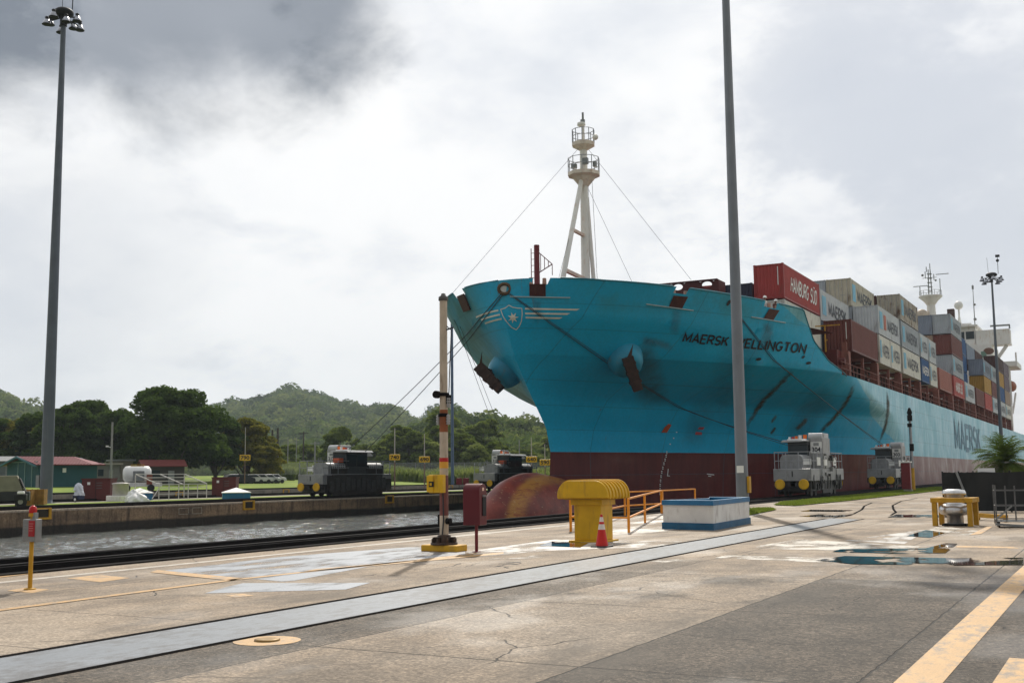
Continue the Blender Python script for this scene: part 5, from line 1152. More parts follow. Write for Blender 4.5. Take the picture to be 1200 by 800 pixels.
    for s in (-1, 1):
        y0, y1 = (-3.55, -1.3) if s < 0 else (1.3, 3.7); P(MB().box(-1.07, -1.0, y0, y1, 1.72, 2.42), 'hood_cover', MATS['mule_dark_side'], t, .02)
    for yy, z in ((-1.05, 2.0), (1.6, 2.0), (-2.9, 2.0)): P(MB().box(1.155, 1.20, yy, yy+.85, z-.1, z+.42), 'white_panel', M_CWHITE, t, 0)
    P(MB().box(.50, 1.0, -3.73, -3.705, 1.95, 2.30), 'white_panel', M_CWHITE, t, 0)
    cb = MB(); cb.box(-1.05, .28, -1.45, 1.45, 1.72, 2.30); cb.box(-1.05, .28, -1.45, 1.45, 3.25, 3.45); 
    for xx in (-1.05, .20):
        for yy in (-1.45, -.05, 1.37): cb.box(xx, xx+.08, yy, yy+.08, 2.3, 3.25)
    cab = P(cb, 'cab', mat('cab_dark_grey', (0.055, 0.058, 0.06), .45, .2, .2, 3))
    gl = MB(); gl.box(-1.02, .25, -1.42, 1.42, 2.3, 3.25); P(gl, 'cab_window', M_GLASS, cab, 0)
    if mirror: P(MB().prism([(1.50, 3.50), (2.05, 3.22), (2.05, 3.16), (1.50, 3.42)], 'x', -1.15, .2), 'cab_visor', mat('visor_white', (.60, .62, .64), .4), cab, 0)
    rf = MB(); rf.prism([(-1.45, 3.42), (-1.3, 3.58), (.3, 3.58), (.3, 3.46)], 'y', -1.75, 1.75); P(rf, 'cab_roof', mat('cab_roof_grey', (0.42, 0.43, 0.44), .5, .2, .1, 2, .4, (.2, .2, .2)), cab)
    tw = MB(); tw.box(.30, 1.15, -1.05, 1.0, 1.72, 3.70); two = P(tw, 'tower', mat('tower_grey', (0.30, 0.30, 0.30), .5, .25, .12, 3, .4, (.16, .15, .14)))
    tc_ = MB(); tc_.cyl((.2, -.75, 3.78), (1.1, -.75, 3.78), .26, n=16); tc_.box(.2, 1.1, -.75, .9, 3.70, 4.02); P(tc_, 'winch_cap', mat('cap_light_grey', (0.44, 0.45, 0.46), .45, .2, .08), two)
    nb = MB(); nb.box(.36, 1.09, -1.075, -1.052, 2.70, 3.45); nbo = P(nb, 'number_plate', mat('plate_pale', (0.66, 0.66, 0.64), .5), two, 0)
    V, F, _ = text_geo(number, .03); tx = MB()
    def U(u): return .44+.56*u
    tx.add([((-1 if mirror else 1)*U(1-u if mirror else u), -1.082, 2.78+.32*v) for u, v in V], F); tx.build('plate_number', M_TEXTK, nbo, fixn=False)
    ft = MB(); ft.add([(.55, -1.08, 3.38), (.90, -1.08, 3.38), (.90, -1.08, 3.18), (.55, -1.08, 3.18)], [(0, 1, 2, 3)]); P(ft, 'plate_field', M_GREYBOX, nbo, 0)
    lb = MB(); lb.box(-1.1, .1, -1.3, -.9, 3.58, 3.66); lb.cyl((-1.0, -1.1, 3.66), (-1.0, -1.1, 3.80), .07, n=8); lb.cyl((-.3, -1.1, 3.66), (-.3, -1.1, 3.9), .11, n=10)
    lb.slot(1); lb.cyl((-.55, -1.1, 3.66), (-.55, -1.1, 3.84), .10, n=10); lb.cyl((.0, -1.0, 3.66), (.0, -1.0, 3.92), .13, n=10); lb.box(-1.15, -.75, -1.32, -1.30, 3.48, 3.56)
    lb.slot(2); lb.cyl((-.78, -1.1, 3.66), (-.78, -1.1, 3.80), .08, n=8); P(lb, 'roof_lamp', [M_CWHITE, mat('lamp_orange', (0.75, 0.16, 0.02), .4), M_RED], cab, 0)
    ch = MB(); ch.box(-.9, -.3, -2.2, -1.6, 2.62, 2.95)
    if mirror: P(ch, 'orange_box', mat('box_orange_red', (0.50, 0.09, 0.03), .5), t)
    return t
mule('silver mule locomotive nearest the tall grey pole, towing the ship from the near wall', -18.4, 76.3, False, True, '304', 1)
mule('silver mule locomotive farther along the near wall, beside the thin cable post', -18.4, 106.3, False, True, '303', 2)
mule('dark mule locomotive with yellow buffers on the far wall, between the two signs on posts', -55.5, 75.2, True, False, '312', 3)
mule('dark mule locomotive half hidden behind the bulb of the ship', -55.5, 102.4, True, False, '310', 4)

# ------------------------------------------------------------------ wires from the ship to the mules
def wire(label, pts, r=0.028, sag=0.15):
    """drape: picture points lying on the shell first, then a free span to the last world point"""
    P = [on_hull(x, y, 0.07) for x, y in pts[:-1]]; a, b = P[-1], Vector(pts[-1]); P += [a.lerp(b, t) - Vector((0, 0, sag*4*t*(1-t))) for t in np.linspace(0, 1, 14)[1:]]
    return tag(MB().tube(P, r, 6).build('towing_wire', M_WIRE), label, 'wire', 'towing wires between ship and mules')
def lerp_px(a, b, n): return [(a[0]+(b[0]-a[0])*i/n, a[1]+(b[1]-a[1])*i/n) for i in range(n+1)]
wire('upper dark wire from the ring at the stem down left to the far dark mule', lerp_px((590, 342), (546, 393), 9)+[(-55.2, 74.4, 3.5)])
wire('lower dark wire from the ring at the stem down left to the far dark mule', lerp_px((592, 342.5), (550, 397), 9)+[(-55.2, 76.2, 3.0)])
wire('left thin wire from the port bow to the mule behind the bulb', lerp_px((533, 374), (537, 382), 2)+[(-55.2, 101.6, 3.6)], .02)
wire('right thin wire from the port bow to the mule behind the bulb', lerp_px((540, 382), (543, 389), 2)+[(-55.2, 103.2, 3.3)], .02)
wire('dark wire crossing the starboard bow from the stem ring to the nearest silver mule', lerp_px((593, 342), (706, 421), 9)+lerp_px((724, 433), (795, 477), 3)+[(-18.8, 76.4, 3.3)])
wire('thin second wire crossing the starboard bow from the stem ring to the nearest mule', lerp_px((595, 342), (710, 421), 9)+lerp_px((728, 434), (800, 478), 3)+[(-18.6, 77.4, 3.0)], .02)
wire('wire from the dark hole behind the tall pole to the farther silver mule', lerp_px((866, 371), (905, 421), 4)+[(-18.6, 106.6, 3.7)])
wire('second wire from the dark hole behind the tall pole to the farther silver mule', lerp_px((868, 372), (909, 423), 4)+[(-18.4, 107.2, 3.3)], .02)

# ------------------------------------------------------------------ near things on the quay
def post_thing():
    p = at(520.5, 645.5); t = thing('cable_post', 'weathered beige and maroon post with a yellow box, standing on a yellow block', 'post', p)
    MB().box(-.46, .46, -.24, .24, 0, .145).build('base_block', mat('yellow_block', (0.60, 0.33, 0.02), .6, 0, .12, 3, .5, (.35, .20, .06), (2, 2, 2), .2), t, bevel=.025)
    f = MB(); f.lathe([(.30, .145), (.30, .19), (.16, .20), (.15, .34), (.13, .36)], 20)
    for k in range(8): a = 2*math.pi*k/8; f.cyl((.25*math.cos(a), .25*math.sin(a), .19), (.25*math.cos(a), .25*math.sin(a), .28), .035, n=6); f.obox((.20*math.cos(a), .20*math.sin(a), .25), (.06*math.cos(a), .06*math.sin(a), 0), (-.012*math.sin(a), .012*math.cos(a), 0), (0, 0, .06))
    f.build('base_flange', mat('rusty_flange', (0.055, 0.038, 0.03), .6, .4, .3, 8, .5, (.15, .07, .03)), t)
    def seg(z0, z1, r0, r1, m, nm='post_section'): return MB().cyl((0, 0, z0), (0, 0, z1), r0, r1, 20).build(nm, m, t)
    beige = mat('weathered_beige_paint', (0.50, 0.41, 0.31), .7, 0, .14, 3, .7, (.16, .10, .06), (3, 3, .7), .25); mar = mat('weathered_maroon_paint', (0.17, 0.06, 0.05), .65, 0, .2, 3, .5, (.30, .19, .15), (3, 3, .5), .2)
    seg(.34, .78, .098, .098, beige); seg(.78, 1.66, .098, .097, mar); seg(1.66, 2.62, .096, .094, beige); seg(2.62, 3.12, .094, .092, mat('rust_band', (0.25, 0.085, 0.035), .8, 0, .25, 6, .5, (.10, .04, .02)))
    seg(3.12, 5.58, .090, .086, beige)
    c = MB(); c.lathe([(.09, 0), (.11, .01), (.11, .09), (.06, .12), (.045, .17), (.01, .18)], 14, (0, 0, 5.58)); c.build('post_cap', mat('cap_grey', (0.12, 0.115, 0.11), .6, .3), t)
    lb = MB().cyl((0, 0, 1.82), (0, 0, 1.96), .101, n=20); lb.slot(1); lb.cyl((0, 0, 1.96), (0, 0, 2.05), .101, n=20); lb.build('warning_band', [mat('band_orange', (.65, .32, .04), .5), M_RED], t)
    b = MB().box(-.25, .11, -.24, -.10, 1.28, 1.68); bo = b.build('yellow_box', M_YEL, t, bevel=.012)
    MB().box(-.29, -.12, -.265, -.24, 1.30, 1.66).build('box_door', M_YEL, bo, bevel=.008)
    d = MB().box(-.225, -.10, -.272, -.265, 1.41, 1.53); d.build('box_label', M_TEXTK, bo); MB().box(-.20, -.15, -.278, -.272, 1.44, 1.50).build('label_mark', M_YEL, bo)
    cl = MB()
    for z in (2.96, 3.42): cl.lathe([(.10, 0), (.125, .01), (.125, .07), (.10, .08)], 14, (0, 0, z))
    cl.cyl((-.12, -.05, 3.46), (-.12, -.15, 3.46), .085, n=14); cl.box(.09, .17, -.05, .05, 3.25, 3.45); cl.cyl((.10, -.05, .66), (.20, -.05, .66), .07, n=12); cl.box(-.14, -.09, -.04, .04, .55, .80)
    cl.build('clamp', M_DARK, t)
    ins = MB()
    for x, z in ((-.13, 2.78), (.13, 2.78), (.14, 3.16)):
        ins.lathe([(.02, 0), (.055, .02), (.03, .05), (.055, .08), (.03, .11), (.055, .14), (.03, .17), (.05, .20), (.015, .24)], 12, (x, -.02, z))
    ins.build('insulator', mat('grey_porcelain', (.36, .35, .34), .25, 0, .1), t)
    w = MB(); w.tube([(.09, 0, 5.0), (.22, -.02, 4.9), (.16, 0, 4.0), (.13, 0, 3.3)], .012, 5); w.bar((.08, 0, 4.92), (.26, 0, 4.96), .03); w.tube([(.03, -.095, 1.3), (.05, -.10, .7), (.02, -.11, .35)], .015, 6); w.build('cable', M_WIRE, t)
post_thing()
def red_box():
    p = at(558.5, 646.5); t = thing('call_box', 'dark red box with rounded top on a short post beside the beige post', 'box', p, RAD(4))
    MB().cyl((0, 0, 0), (0, 0, .60), .036, n=12).lathe([(.10, 0), (.10, .012), (.04, .02)], 14).build('box_post', M_MAROON, t)
    b = MB(); r = .185; pr = [(-.185, .58), (-.185, 1.32)]+[(-r*math.cos(a), 1.32+r*math.sin(a)*.85) for a in np.linspace(.2, math.pi-.2, 12)]+[(.185, 1.32), (.185, .58)]
    vs = pr; b.prism([(y, z) for y, z in pr], 'x', -.235, .165); bo = b.build('box_body', mat('call_box_red', (0.105, 0.012, 0.017), .35, 0, .1, 2, .3, (.12, .03, .03)), t, bevel=.012)
    MB().box(.166, .185, -.05, .12, .78, 1.18).build('box_panel', M_BLACK, bo, bevel=.008); MB().box(.166, .19, -.03, .10, 1.20, 1.225).build('panel_lip', M_GREYBOX, bo)
    MB().box(.166, .176, -.05, .03, 1.32, 1.39).build('box_sticker', mat('sticker_pale', (.75, .50, .38), .5), bo)
red_box()
def yellow_vent():
    p = at(696, 634.0); t = thing('mushroom_vent', 'big yellow ventilator with ribbed hood behind the traffic cone', 'ventilator', p)
    MB().box(-.47, .47, -.47, .47, 0, .045).build('base_plate', M_YEL, t, bevel=.008)
    MB().box(-.36, .36, -.36, .36, .045, .95).build('shaft', M_YEL, t, bevel=.012)
    MB().box(-.42, .42, -.42, .42, .90, 1.13).build('collar', M_YEL, t, bevel=.01)
    # hood: rounded outline across x, drawn out along y, standing seams across the curved side
    def outl(o=0.0):
        w, z0 = .68+o, 1.08; pr = [(-w, z0-o), (-w, z0+.06)]
        pr += [(-w+.36-.36*math.cos(a)+0, z0+.06+(.36+o)*math.sin(a)) for a in np.linspace(.15, math.pi/2, 9)]
        pr += [(w-.36+.36*math.sin(a), z0+.06+(.36+o)*math.cos(a)) for a in np.linspace(0, math.pi/2-.15, 9)]+[(w, z0+.06), (w, z0-o)]
        return pr
    h = MB(); h.prism(outl(), 'y', -.66, .68); ho = h.build('hood', M_YEL, t, bevel=.01)
    s = MB()
    for k in range(7):
        y = -.56+k*1.20/6; s.prism(outl(.026), 'y', y, y+.04)
    s.build('hood_seam', M_YEL, ho)
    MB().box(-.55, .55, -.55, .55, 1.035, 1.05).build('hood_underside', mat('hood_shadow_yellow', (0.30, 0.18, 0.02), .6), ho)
yellow_vent()
def cone():
    p = at(705.5, 640.8); t = thing('traffic_cone', 'orange-red traffic cone with two white bands in front of the yellow ventilator', 'traffic cone', p)
    MB().box(-.20, .20, -.20, .20, 0, .035).build('cone_base', mat('cone_base_black', (.02, .02, .02), .7), t, bevel=.012)
    red = mat('cone_red', (0.52, 0.018, 0.014), .45, 0, .08, 4); wh = mat('cone_white', (.66, .60, .54), .4, 0, .08, 6)
    R = lambda z: .145-(.145-.028)*(z-.035)/.685
    c = MB()
    for a, b, sl_ in ((.035, .40, 0), (.40, .52, 1), (.52, .575, 0), (.575, .68, 1), (.68, .74, 0)): c.slot(sl_).cyl((0, 0, a), (0, 0, b), R(a), R(b), 24)
    c.build('cone_body', [red, wh], t)
cone()
def orange_rail():
    pts = {k: at(*v) for k, v in dict(A=(669, 622.6), B=(737, 624), M=(756, 612.5), C=(776, 601.5), D=(732.5, 605), E=(815, 597.5), N=(740, 600)).items()}
    t = thing('barrier_rail', 'orange tubular safety railing between the yellow ventilator and the white blue block', 'railing', pts['B']); o = pts['B']
    def up(k, h): return pts[k]-o+Vector((0, 0, h))
    for k, h in (('A', .97), ('B', .97), ('M', .97), ('C', .97), ('D', .97), ('E', .97)):
        MB().bar(up(k, 0), up(k, h), .06).build('rail_post', M_ORG, t)
    for a, b in (('B', 'M'), ('M', 'C'), ('A', 'D'), ('D', 'C'), ('C', 'E')):
        for h in (.95, .42): MB().bar(up(a, h), up(b, h), .05).build('rail_bar', M_ORG, t)
    MB().bar(up('C', 0.02), up('C', .97), .12, .10).build('thick_post', M_ORG, t)
    MB().bar(up('A', .42), up('B', .42), .05).build('rail_bar', M_ORG, t)
orange_rail()
def tank_block():
    L_, C0, R_ = at(777.5, 619.5), at(836.5, 621.2), at(878.5, 613.2)
    t = thing('concrete_tub', 'white concrete tub with blue rim and foot, at the thick grey mast', 'tub', C0)
    ex = (L_-C0); ey = Vector((-ex.y, ex.x, 0)).normalized(); 
    if ey.y < 0: ey = -ey
    # a rectangular tub with one chamfered end: plan outline in local metres
    w = ex.length; ux = ex.normalized(); d = (R_-C0).length
    plan = [Vector((0, 0, 0)), R_-C0, R_-C0+ux*(w*.85), ux*w+ey*d*.55, ux*w]
    def ringwall(off, inn, z0, z1):
        c = sum(plan, Vector())/len(plan); m = MB(); n = len(plan)
        def sc(v, o): dd = (v-c); return c+dd*(1+o/dd.length)
        outr = [sc(v, off) for v in plan]; inr = [sc(v, off-inn) for v in plan]; vs = [(v.x, v.y, z) for z in (z0, z1) for r in (outr, inr) for v in r]
        f = []
        for i in range(n):
            j = (i+1) % n; f += [(i, j, 2*n+j, 2*n+i), (n+j, n+i, 3*n+i, 3*n+j), (2*n+i, 2*n+j, 3*n+j, 3*n+i), (j, i, n+i, n+j)]
        return m.add(vs, f)
    ringwall(0, .30, .20, .72).build('wall', M_BTRIM, t, bevel=.01); ringwall(.05, .40, .715, .86).build('rim', M_BLUE, t, bevel=.02)
    ringwall(.07, .42, 0, .20).build('foot', mat('blue_foot', (0.015, 0.10, 0.20), .55, 0, .2, 3, .4, (.07, .10, .13)), t, bevel=.03)
    c = sum(plan, Vector())/len(plan); fl = [(c+(v-c)*.9) for v in plan]; MB().add([(v.x, v.y, .55) for v in fl], [tuple(range(5))]).build('fill', M_CONC, t)
tank_block()
def light_mast(label, base, H, r0, r1, heads=8, col=M_POLE, hs=.66):
    t = thing('light_mast', label, 'light mast', base, 0, 'tall floodlight masts')
    MB().tube([(0, 0, 0), (0, 0, H*.5), (0, 0, H)], [r0, (r0*.55+r1*.45), r1], 16).build('mast_pole', col, t)
    MB().lathe([(r0*1.5, 0), (r0*1.5, .05), (r0*1.02, .06), (r0*1.02, .35)], 18).build('mast_foot', col, t)
    hd = MB(); hd.lathe([(.55*hs, -.3), (1.05*hs, -.1), (1.05*hs, .12), (.75*hs, .30), (.1, .34)], 18, (0, 0, H)); hd.cyl((0, 0, H-1.0), (0, 0, H), r1*1.5, n=12)
    for k in range(heads):
        a = 2*math.pi*(k+.3)/heads; hd.bar((0, 0, H-.3), (hs*1.6*math.cos(a), hs*1.6*math.sin(a), H-.45-.5*hs*(k % 2)), .08)
    hd.build('mast_head', M_BLACK, t)
    for k in range(heads):
        a = 2*math.pi*(k+.3)/heads; dz = -.5*(k % 2); x, y = 1.75*math.cos(a), 1.75*math.sin(a); l = MB(); MS = Matrix.Translation((0, 0, H-.35)) @ Matrix.Scale(hs, 4) @ Matrix.Translation((0, 0, .35-H))
        l.lathe([(.18, -.05), (.22, .22), (.12, .30)], 12, (x, y, H-.35+dz)); l.slot(1).lathe([(.50, -.62), (.46, -.50), (.24, -.06), (.16, 0)], 14, (x, y, H-.35+dz)); l.slot(0).lathe([(.50, -.66), (.53, -.62), (.50, -.58)], 14, (x, y, H-.35+dz))
        l.xf(MS); l.build('floodlight', [M_BLACK, mat('lamp_reflector', (.30, .31, .34), .25, .8, .1)], t)
    an = MB(); an.cyl((.9, 0, H+.1), (.9, 0, H+2.6), .04, n=6); an.ball((.9, 0, H+2.0), .22); an.box(.65, 1.2, -.2, .2, H+2.5, H+2.8); an.cyl((-.4, .2, H+.2), (-.5, .2, H+2.6), .02, n=5); an.build('aerial', M_BLACK, t)
    return t
b = at(53.5, 590.0); b = Vector(far(53.5, 80.0, 0.0)); t = light_mast('tall dark floodlight mast at the left, its lamps against the dark cloud', b, 36.0, .44, .17)
MB().box(-.75, -.42, -.3, .3, 1.1, 2.0).build('switch_box', M_GREYBOX, t)
pole_b = Vector((-14.5, 48.0, 0)); t = light_mast('thick grey light mast rising out of the picture beside the white blue tub', pole_b, 31.0, .27, .13, col=mat('mast_steel_near', (0.20, 0.215, 0.24), .5, .3, .10, 1.0, .3, (.30, .31, .33), (4, 4, .15)))
p_ = MB(); p_.box(-.13, .17, -.30, -.275, 1.65, 1.95); p_.build('notice_plate', M_CWHITE, t)
MB().box(.26, .36, -.15, .12, .8, 1.5).build('hose_box', M_YELD, t)
light_mast('thin floodlight mast in front of the ship at far right', Vector(far(1176.5, 157, 0)), 29.0, .28, .12, hs=.72)
# cable post far right with red box
b = at(1070.5, 575.0); t = thing('cable_post', 'thin grey post with dark cable head and yellow foot beside the tall red box', 'post', b)
MB().tube([(0, 0, 0), (0, 0, 6.6)], [.15, .10], 12).build('post_section', M_GALV, t); MB().cyl((0, 0, 0), (0, 0, 1.9), .17, .16, 12).build('post_foot', M_YELD, t)
c = MB(); c.box(-.18, .18, -.16, .16, 5.8, 6.3); c.lathe([(.14, 6.3), (.22, 6.5), (.08, 6.9)], 12); c.box(-.2, .12, -.18, .18, 5.3, 5.6); c.box(-.12, .2, -.14, .14, 3.3, 3.9); c.build('cable_head', M_DARK, t)
b = at(1064.5, 576.5); t = thing('call_box', 'tall red box with a pale top beside the thin cable post', 'box', b)
MB().box(-.42, .25, -.3, .3, .25, 2.3).build('box_body', M_MAROON, t, bevel=.02); MB().box(-.48, .33, -.35, .35, 2.3, 2.4).build('box_lid', M_CWHITE, t); MB().box(-.3, .3, -.25, .25, 0, .25).build('box_foot', M_CONC, t)
# yellow frame table with the round metal fan
b = at(1120.5, 615.5); t = thing('work_table', 'yellow steel frame standing over the round metal vent', 'table', b, RAD(-4)); fw_, fd, fh = .50, .46, .84
for sx in (-1, 1):
    for sy in (-1, 1): MB().box(sx*fw_-.07, sx*fw_+.07, sy*fd-.07, sy*fd+.07, 0, fh-.14).build('frame_leg', M_YELD, t, bevel=.008)
tp = MB(); 
for s in (-1, 1): tp.box(-fw_-.10, fw_+.10, s*fd-.09, s*fd+.09, fh-.14, fh); tp.box(s*fw_-.09, s*fw_+.09, -fd+.10, fd-.10, fh-.137, fh-.003)
tp.build('frame_top', M_YELD, t, bevel=.008)
t = thing('roof_vent', 'shiny round metal vent with domed cap under the yellow steel table', 'vent', b+Vector((-.02, .05, 0))); t.scale = (.86, .86, 1.0)
m = mat('spun_aluminium', (.62, .62, .62), .32, .85, .08, 3, .35, (.30, .28, .26)); v = MB(); v.lathe([(.28, .0), (.28, .30), (.47, .34), (.54, .42), (.52, .55), (.42, .64), (.33, .66), (.33, .92), (.40, .93), (.405, .98), (.36, 1.06), (.15, 1.09), (.01, 1.09)], 32); v.build('vent_body', m, t)
MB().box(-.40, .40, -.40, .40, 0, .055).build('vent_curb', M_DARK, t); 
# black screen fence, sign, palm, cage trolley, yellow kerb rail
fb = at(1106.5, 599.5); t = thing('screen_fence', 'low fence hung with black mesh screen at the right edge', 'fence', fb)
fa = Vector((0, 0, 0)); fe = Vector((7.5, 1.0, 0)); fc = Vector((0.4, 7.0, 0))
scr = G('black_mesh'); n_ = scr.noise(1.2, 5, .6, (1, 1, .3)); scr.link(scr.mix(scr.step(n_, .3, .7), (.007, .008, .009), (.022, .023, .022)), scr.p.inputs['Base Color']); scr.p.inputs['Roughness'].default_value = .9
def screen(a, b):
    V = []; n = 40
    for i in range(n+1):
        q = a.lerp(b, i/n); pd = Vector((-(b-a).y, (b-a).x, 0)).normalized()
        for j in range(6): z = 1.56*j/5; V.append(q+pd*.035*math.sin(i*1.7+j*.9)*math.sin(math.pi*j/5)+Vector((0, 0, .03+z-.03*abs(math.sin(i*math.pi/8))*(j == 5))))
    return MB().add(V, [(i*6+j, i*6+j+1, (i+1)*6+j+1, (i+1)*6+j) for i in range(n) for j in range(5)], True)
screen(fa, fe).build('mesh_screen', scr.m, t); screen(fa, fc).build('mesh_screen', scr.m, t)
for q in (fa, fa.lerp(fe, .33), fa.lerp(fe, .66), fe, fa.lerp(fc, .5), fc): MB().cyl(q+Vector((0, .05, 0)), q+Vector((0, .05, 1.62)), .035, n=8).build('fence_post', M_BLACK, t)
MB().bar(fa+Vector((.55, -.05, 1.58)), fa+Vector((1.05, -.12, .1)), .07).build('fence_brace', M_GREYBOX, t)
s = at(1146, 590); d_ = fb+Vector((1.62, .45, 1.62)); t = tag(MB().box(-.32, .32, -.02, .02, -.09, .11).build('notice_board', M_CWHITE), 'small white notice board above the black screen fence', 'notice board'); t.location = d_
gb = at(1190, 617.0); t = thing('cage_trolley', 'grey steel cage trolley at the right edge beside the yellow frame', 'trolley', gb, RAD(8))
cg = mat('trolley_steel', (.13, .13, .13), .5, .5, .2, 5); w2 = .52
for sx in (-1, 1):
    for sy in (-1, 1): MB().cyl((sx*w2, sy*w2, .08), (sx*w2, sy*w2, 1.22), .020, n=8).build('cage_post', cg, t)
for k in (-.25, 0.0): MB().cyl((k, -w2, .2), (k, -w2, 1.2), .02, n=8).build('cage_post', cg, t)
for z in (.22, .62, 1.06):
    r = MB()
    for s in (-1, 1): r.bar((-w2, s*w2, z), (w2, s*w2, z), .028); r.bar((s*w2, -w2, z), (s*w2, w2, z), .028)
    r.build('cage_rail', cg, t)
r = MB(); r.bar((-w2, -w2, .25), (-.1, -w2-.05, .62), .05); r.bar((-w2-.05, -w2-.1, .1), (.2, -w2-.2, .06), .06); r.box(-.5, .5, -.5, .5, .16, .19); r.build('cage_floor', M_GREYBOX, t)
for sx in (-1, 1):
    for sy in (-1, 1): MB().cyl((sx*.45-.02, sy*.45, .08), (sx*.45+.02, sy*.45, .08), .08, n=12).build('castor', M_BLACK, t)
a_, b_ = at(1145, 608.8), at(1180, 611.5); yk = MB(); 
tag(yk.bar(a_+Vector((0, 0, .16)), b_+Vector((0, 0, .16)), .10, .14).box(a_.x, a_.x+.1, a_.y-.05, a_.y+.05, 0, .2).box(b_.x-.1, b_.x, b_.y-.05, b_.y+.05, 0, .2).build('low_barrier', M_YELD), 'low yellow barrier bar between the yellow frame and the cage trolley', 'barrier')
# lever post at left with red button box
p = at(35, 690.5); t = thing('signal_post', 'yellow post with grey box, red notice and red lamp by the chamber edge', 'post', p)
MB().cyl((0, 0, 0), (0, 0, 1.14), .033, n=14).lathe([(.09, 0), (.09, .02), (.04, .03)], 12).build('signal_pole', M_YELD, t)
MB().box(-.145, .145, -.06, .06, .72, 1.06).build('control_box', mat('galv_box', (.25, .25, .245), .5, .4, .15, 5), t, bevel=.01)
nb = MB().box(.005, .135, -.075, -.061, .80, 1.04).build('red_notice', mat('notice_red', (.34, .015, .02), .5, 0, .1), t, bevel=.006)
tx = MB()
for i, z in enumerate((.99, .955, .92, .885)): tx.box(.025, .115-.01*(i % 2), -.079, -.0755, z, z+.008)
tx.build('notice_line', mat('notice_pink', (.55, .22, .20), .5), nb)
lv = MB()
for z in (.80, .85, .90, .95, 1.0): lv.box(-.13, -.03, -.066, -.061, z, z+.015)
lv.build('box_line', M_GREYBOX, t)
MB().cyl((0, 0, 1.10), (0, 0, 1.15), .06, n=14).build('lamp_base', M_YELD, t); MB().box(.03, .09, -.03, .03, 1.06, 1.16).build('lamp_bracket', M_GREYBOX, t)
MB().lathe([(.055, 0), (.06, .05), (.05, .09), (.02, .115), (.005, .12)], 14, (0, 0, 1.15)).build('red_lamp', mat('red_lens', (.42, .012, .012), .2, 0, .05), t)
# crew in white helmets at the after fairlead
def crew(label, p, face, shirt):
    # continuous skinned body, standing on the forecastle deck and leaning on the rail
    J = {'pelvis': (0, 0, .95), 'chest': (0, -.06, 1.28), 'neck': (0, -.10, 1.47), 'head': (0, -.14, 1.60), 'headtop': (0, -.15, 1.72), 'lk': (.11, 0, .5), 'la': (.12, .03, .08), 'lf': (.12, -.12, .04), 'rk': (-.11, 0, .5), 'ra': (-.12, .03, .08), 'rf': (-.12, -.12, .04),
         'ls': (.19, -.08, 1.40), 'le': (.27, -.14, 1.15), 'lh': (.22, -.36, 1.08), 'rs': (-.19, -.08, 1.40), 're': (-.27, -.14, 1.15), 'rh': (-.22, -.36, 1.08)}
    R = {'pelvis': .15, 'chest': .17, 'neck': .06, 'head': .095, 'headtop': .075, 'lk': .065, 'la': .05, 'lf': .045, 'rk': .065, 'ra': .05, 'rf': .045, 'ls': .07, 'le': .045, 'lh': .035, 'rs': .07, 're': .045, 'rh': .035}
    E_ = [('pelvis', 'chest'), ('chest', 'neck'), ('neck', 'head'), ('head', 'headtop'), ('pelvis', 'lk'), ('lk', 'la'), ('la', 'lf'), ('pelvis', 'rk'), ('rk', 'ra'), ('ra', 'rf'), ('chest', 'ls'), ('ls', 'le'), ('le', 'lh'), ('chest', 'rs'), ('rs', 're'), ('re', 'rh')]
    k = list(J); me = bpy.data.meshes.new('person'); me.from_pydata([J[n] for n in k], [(k.index(a), k.index(b)) for a, b in E_], [])
    o = bpy.data.objects.new('person', me); COL.objects.link(o); o.modifiers.new('skin', 'SKIN'); 
    for i, n in enumerate(k): me.skin_vertices[0].data[i].radius = (R[n], R[n]); me.skin_vertices[0].data[i].use_root = (n == 'pelvis')
    o.modifiers.new('sub', 'SUBSURF').levels = 1
    dg = bpy.context.evaluated_depsgraph_get(); dg.update(); m2 = bpy.data.meshes.new_from_object(o.evaluated_get(dg)); o.modifiers.clear(); o.data = m2
    skin = mat('skin_brown', (.20, .10, .06), .5); m2.materials.clear(); m2.materials.append(shirt); m2.materials.append(mat('work_trousers', (.03, .035, .05), .8)); m2.materials.append(skin)
    for f in m2.polygons: f.use_smooth = True; f.material_index = 1 if f.center.z < .95 else 2 if f.center.z > 1.46 or (f.center.z < 1.17 and abs(f.center.x) > .17) else 0
    o.location = p; o.rotation_euler = (0, 0, face); tag(o, label, 'person')
    MB().lathe([(.17, .0), (.165, .02), (.135, .03), (.13, .09), (.09, .15), (.01, .175)], 16, (0, -.15, 1.65)).build('helmet', M_CWHITE, o)
q1 = on_hull(902, 361, -0.55); q1.z = 13.2+.0
crew('person in white helmet and white shirt leaning over the after bulwark opening', Vector((q1.x, q1.y, 13.25)), RAD(60), mat('white_shirt', (.68, .68, .66), .8))
q2 = on_hull(918, 362, -0.8)
crew('person in white helmet and brown jacket standing behind the bulwark under the bright red container', Vector((q2.x, q2.y, 13.2)), RAD(60), mat('brown_jacket', (.12, .05, .04), .8))
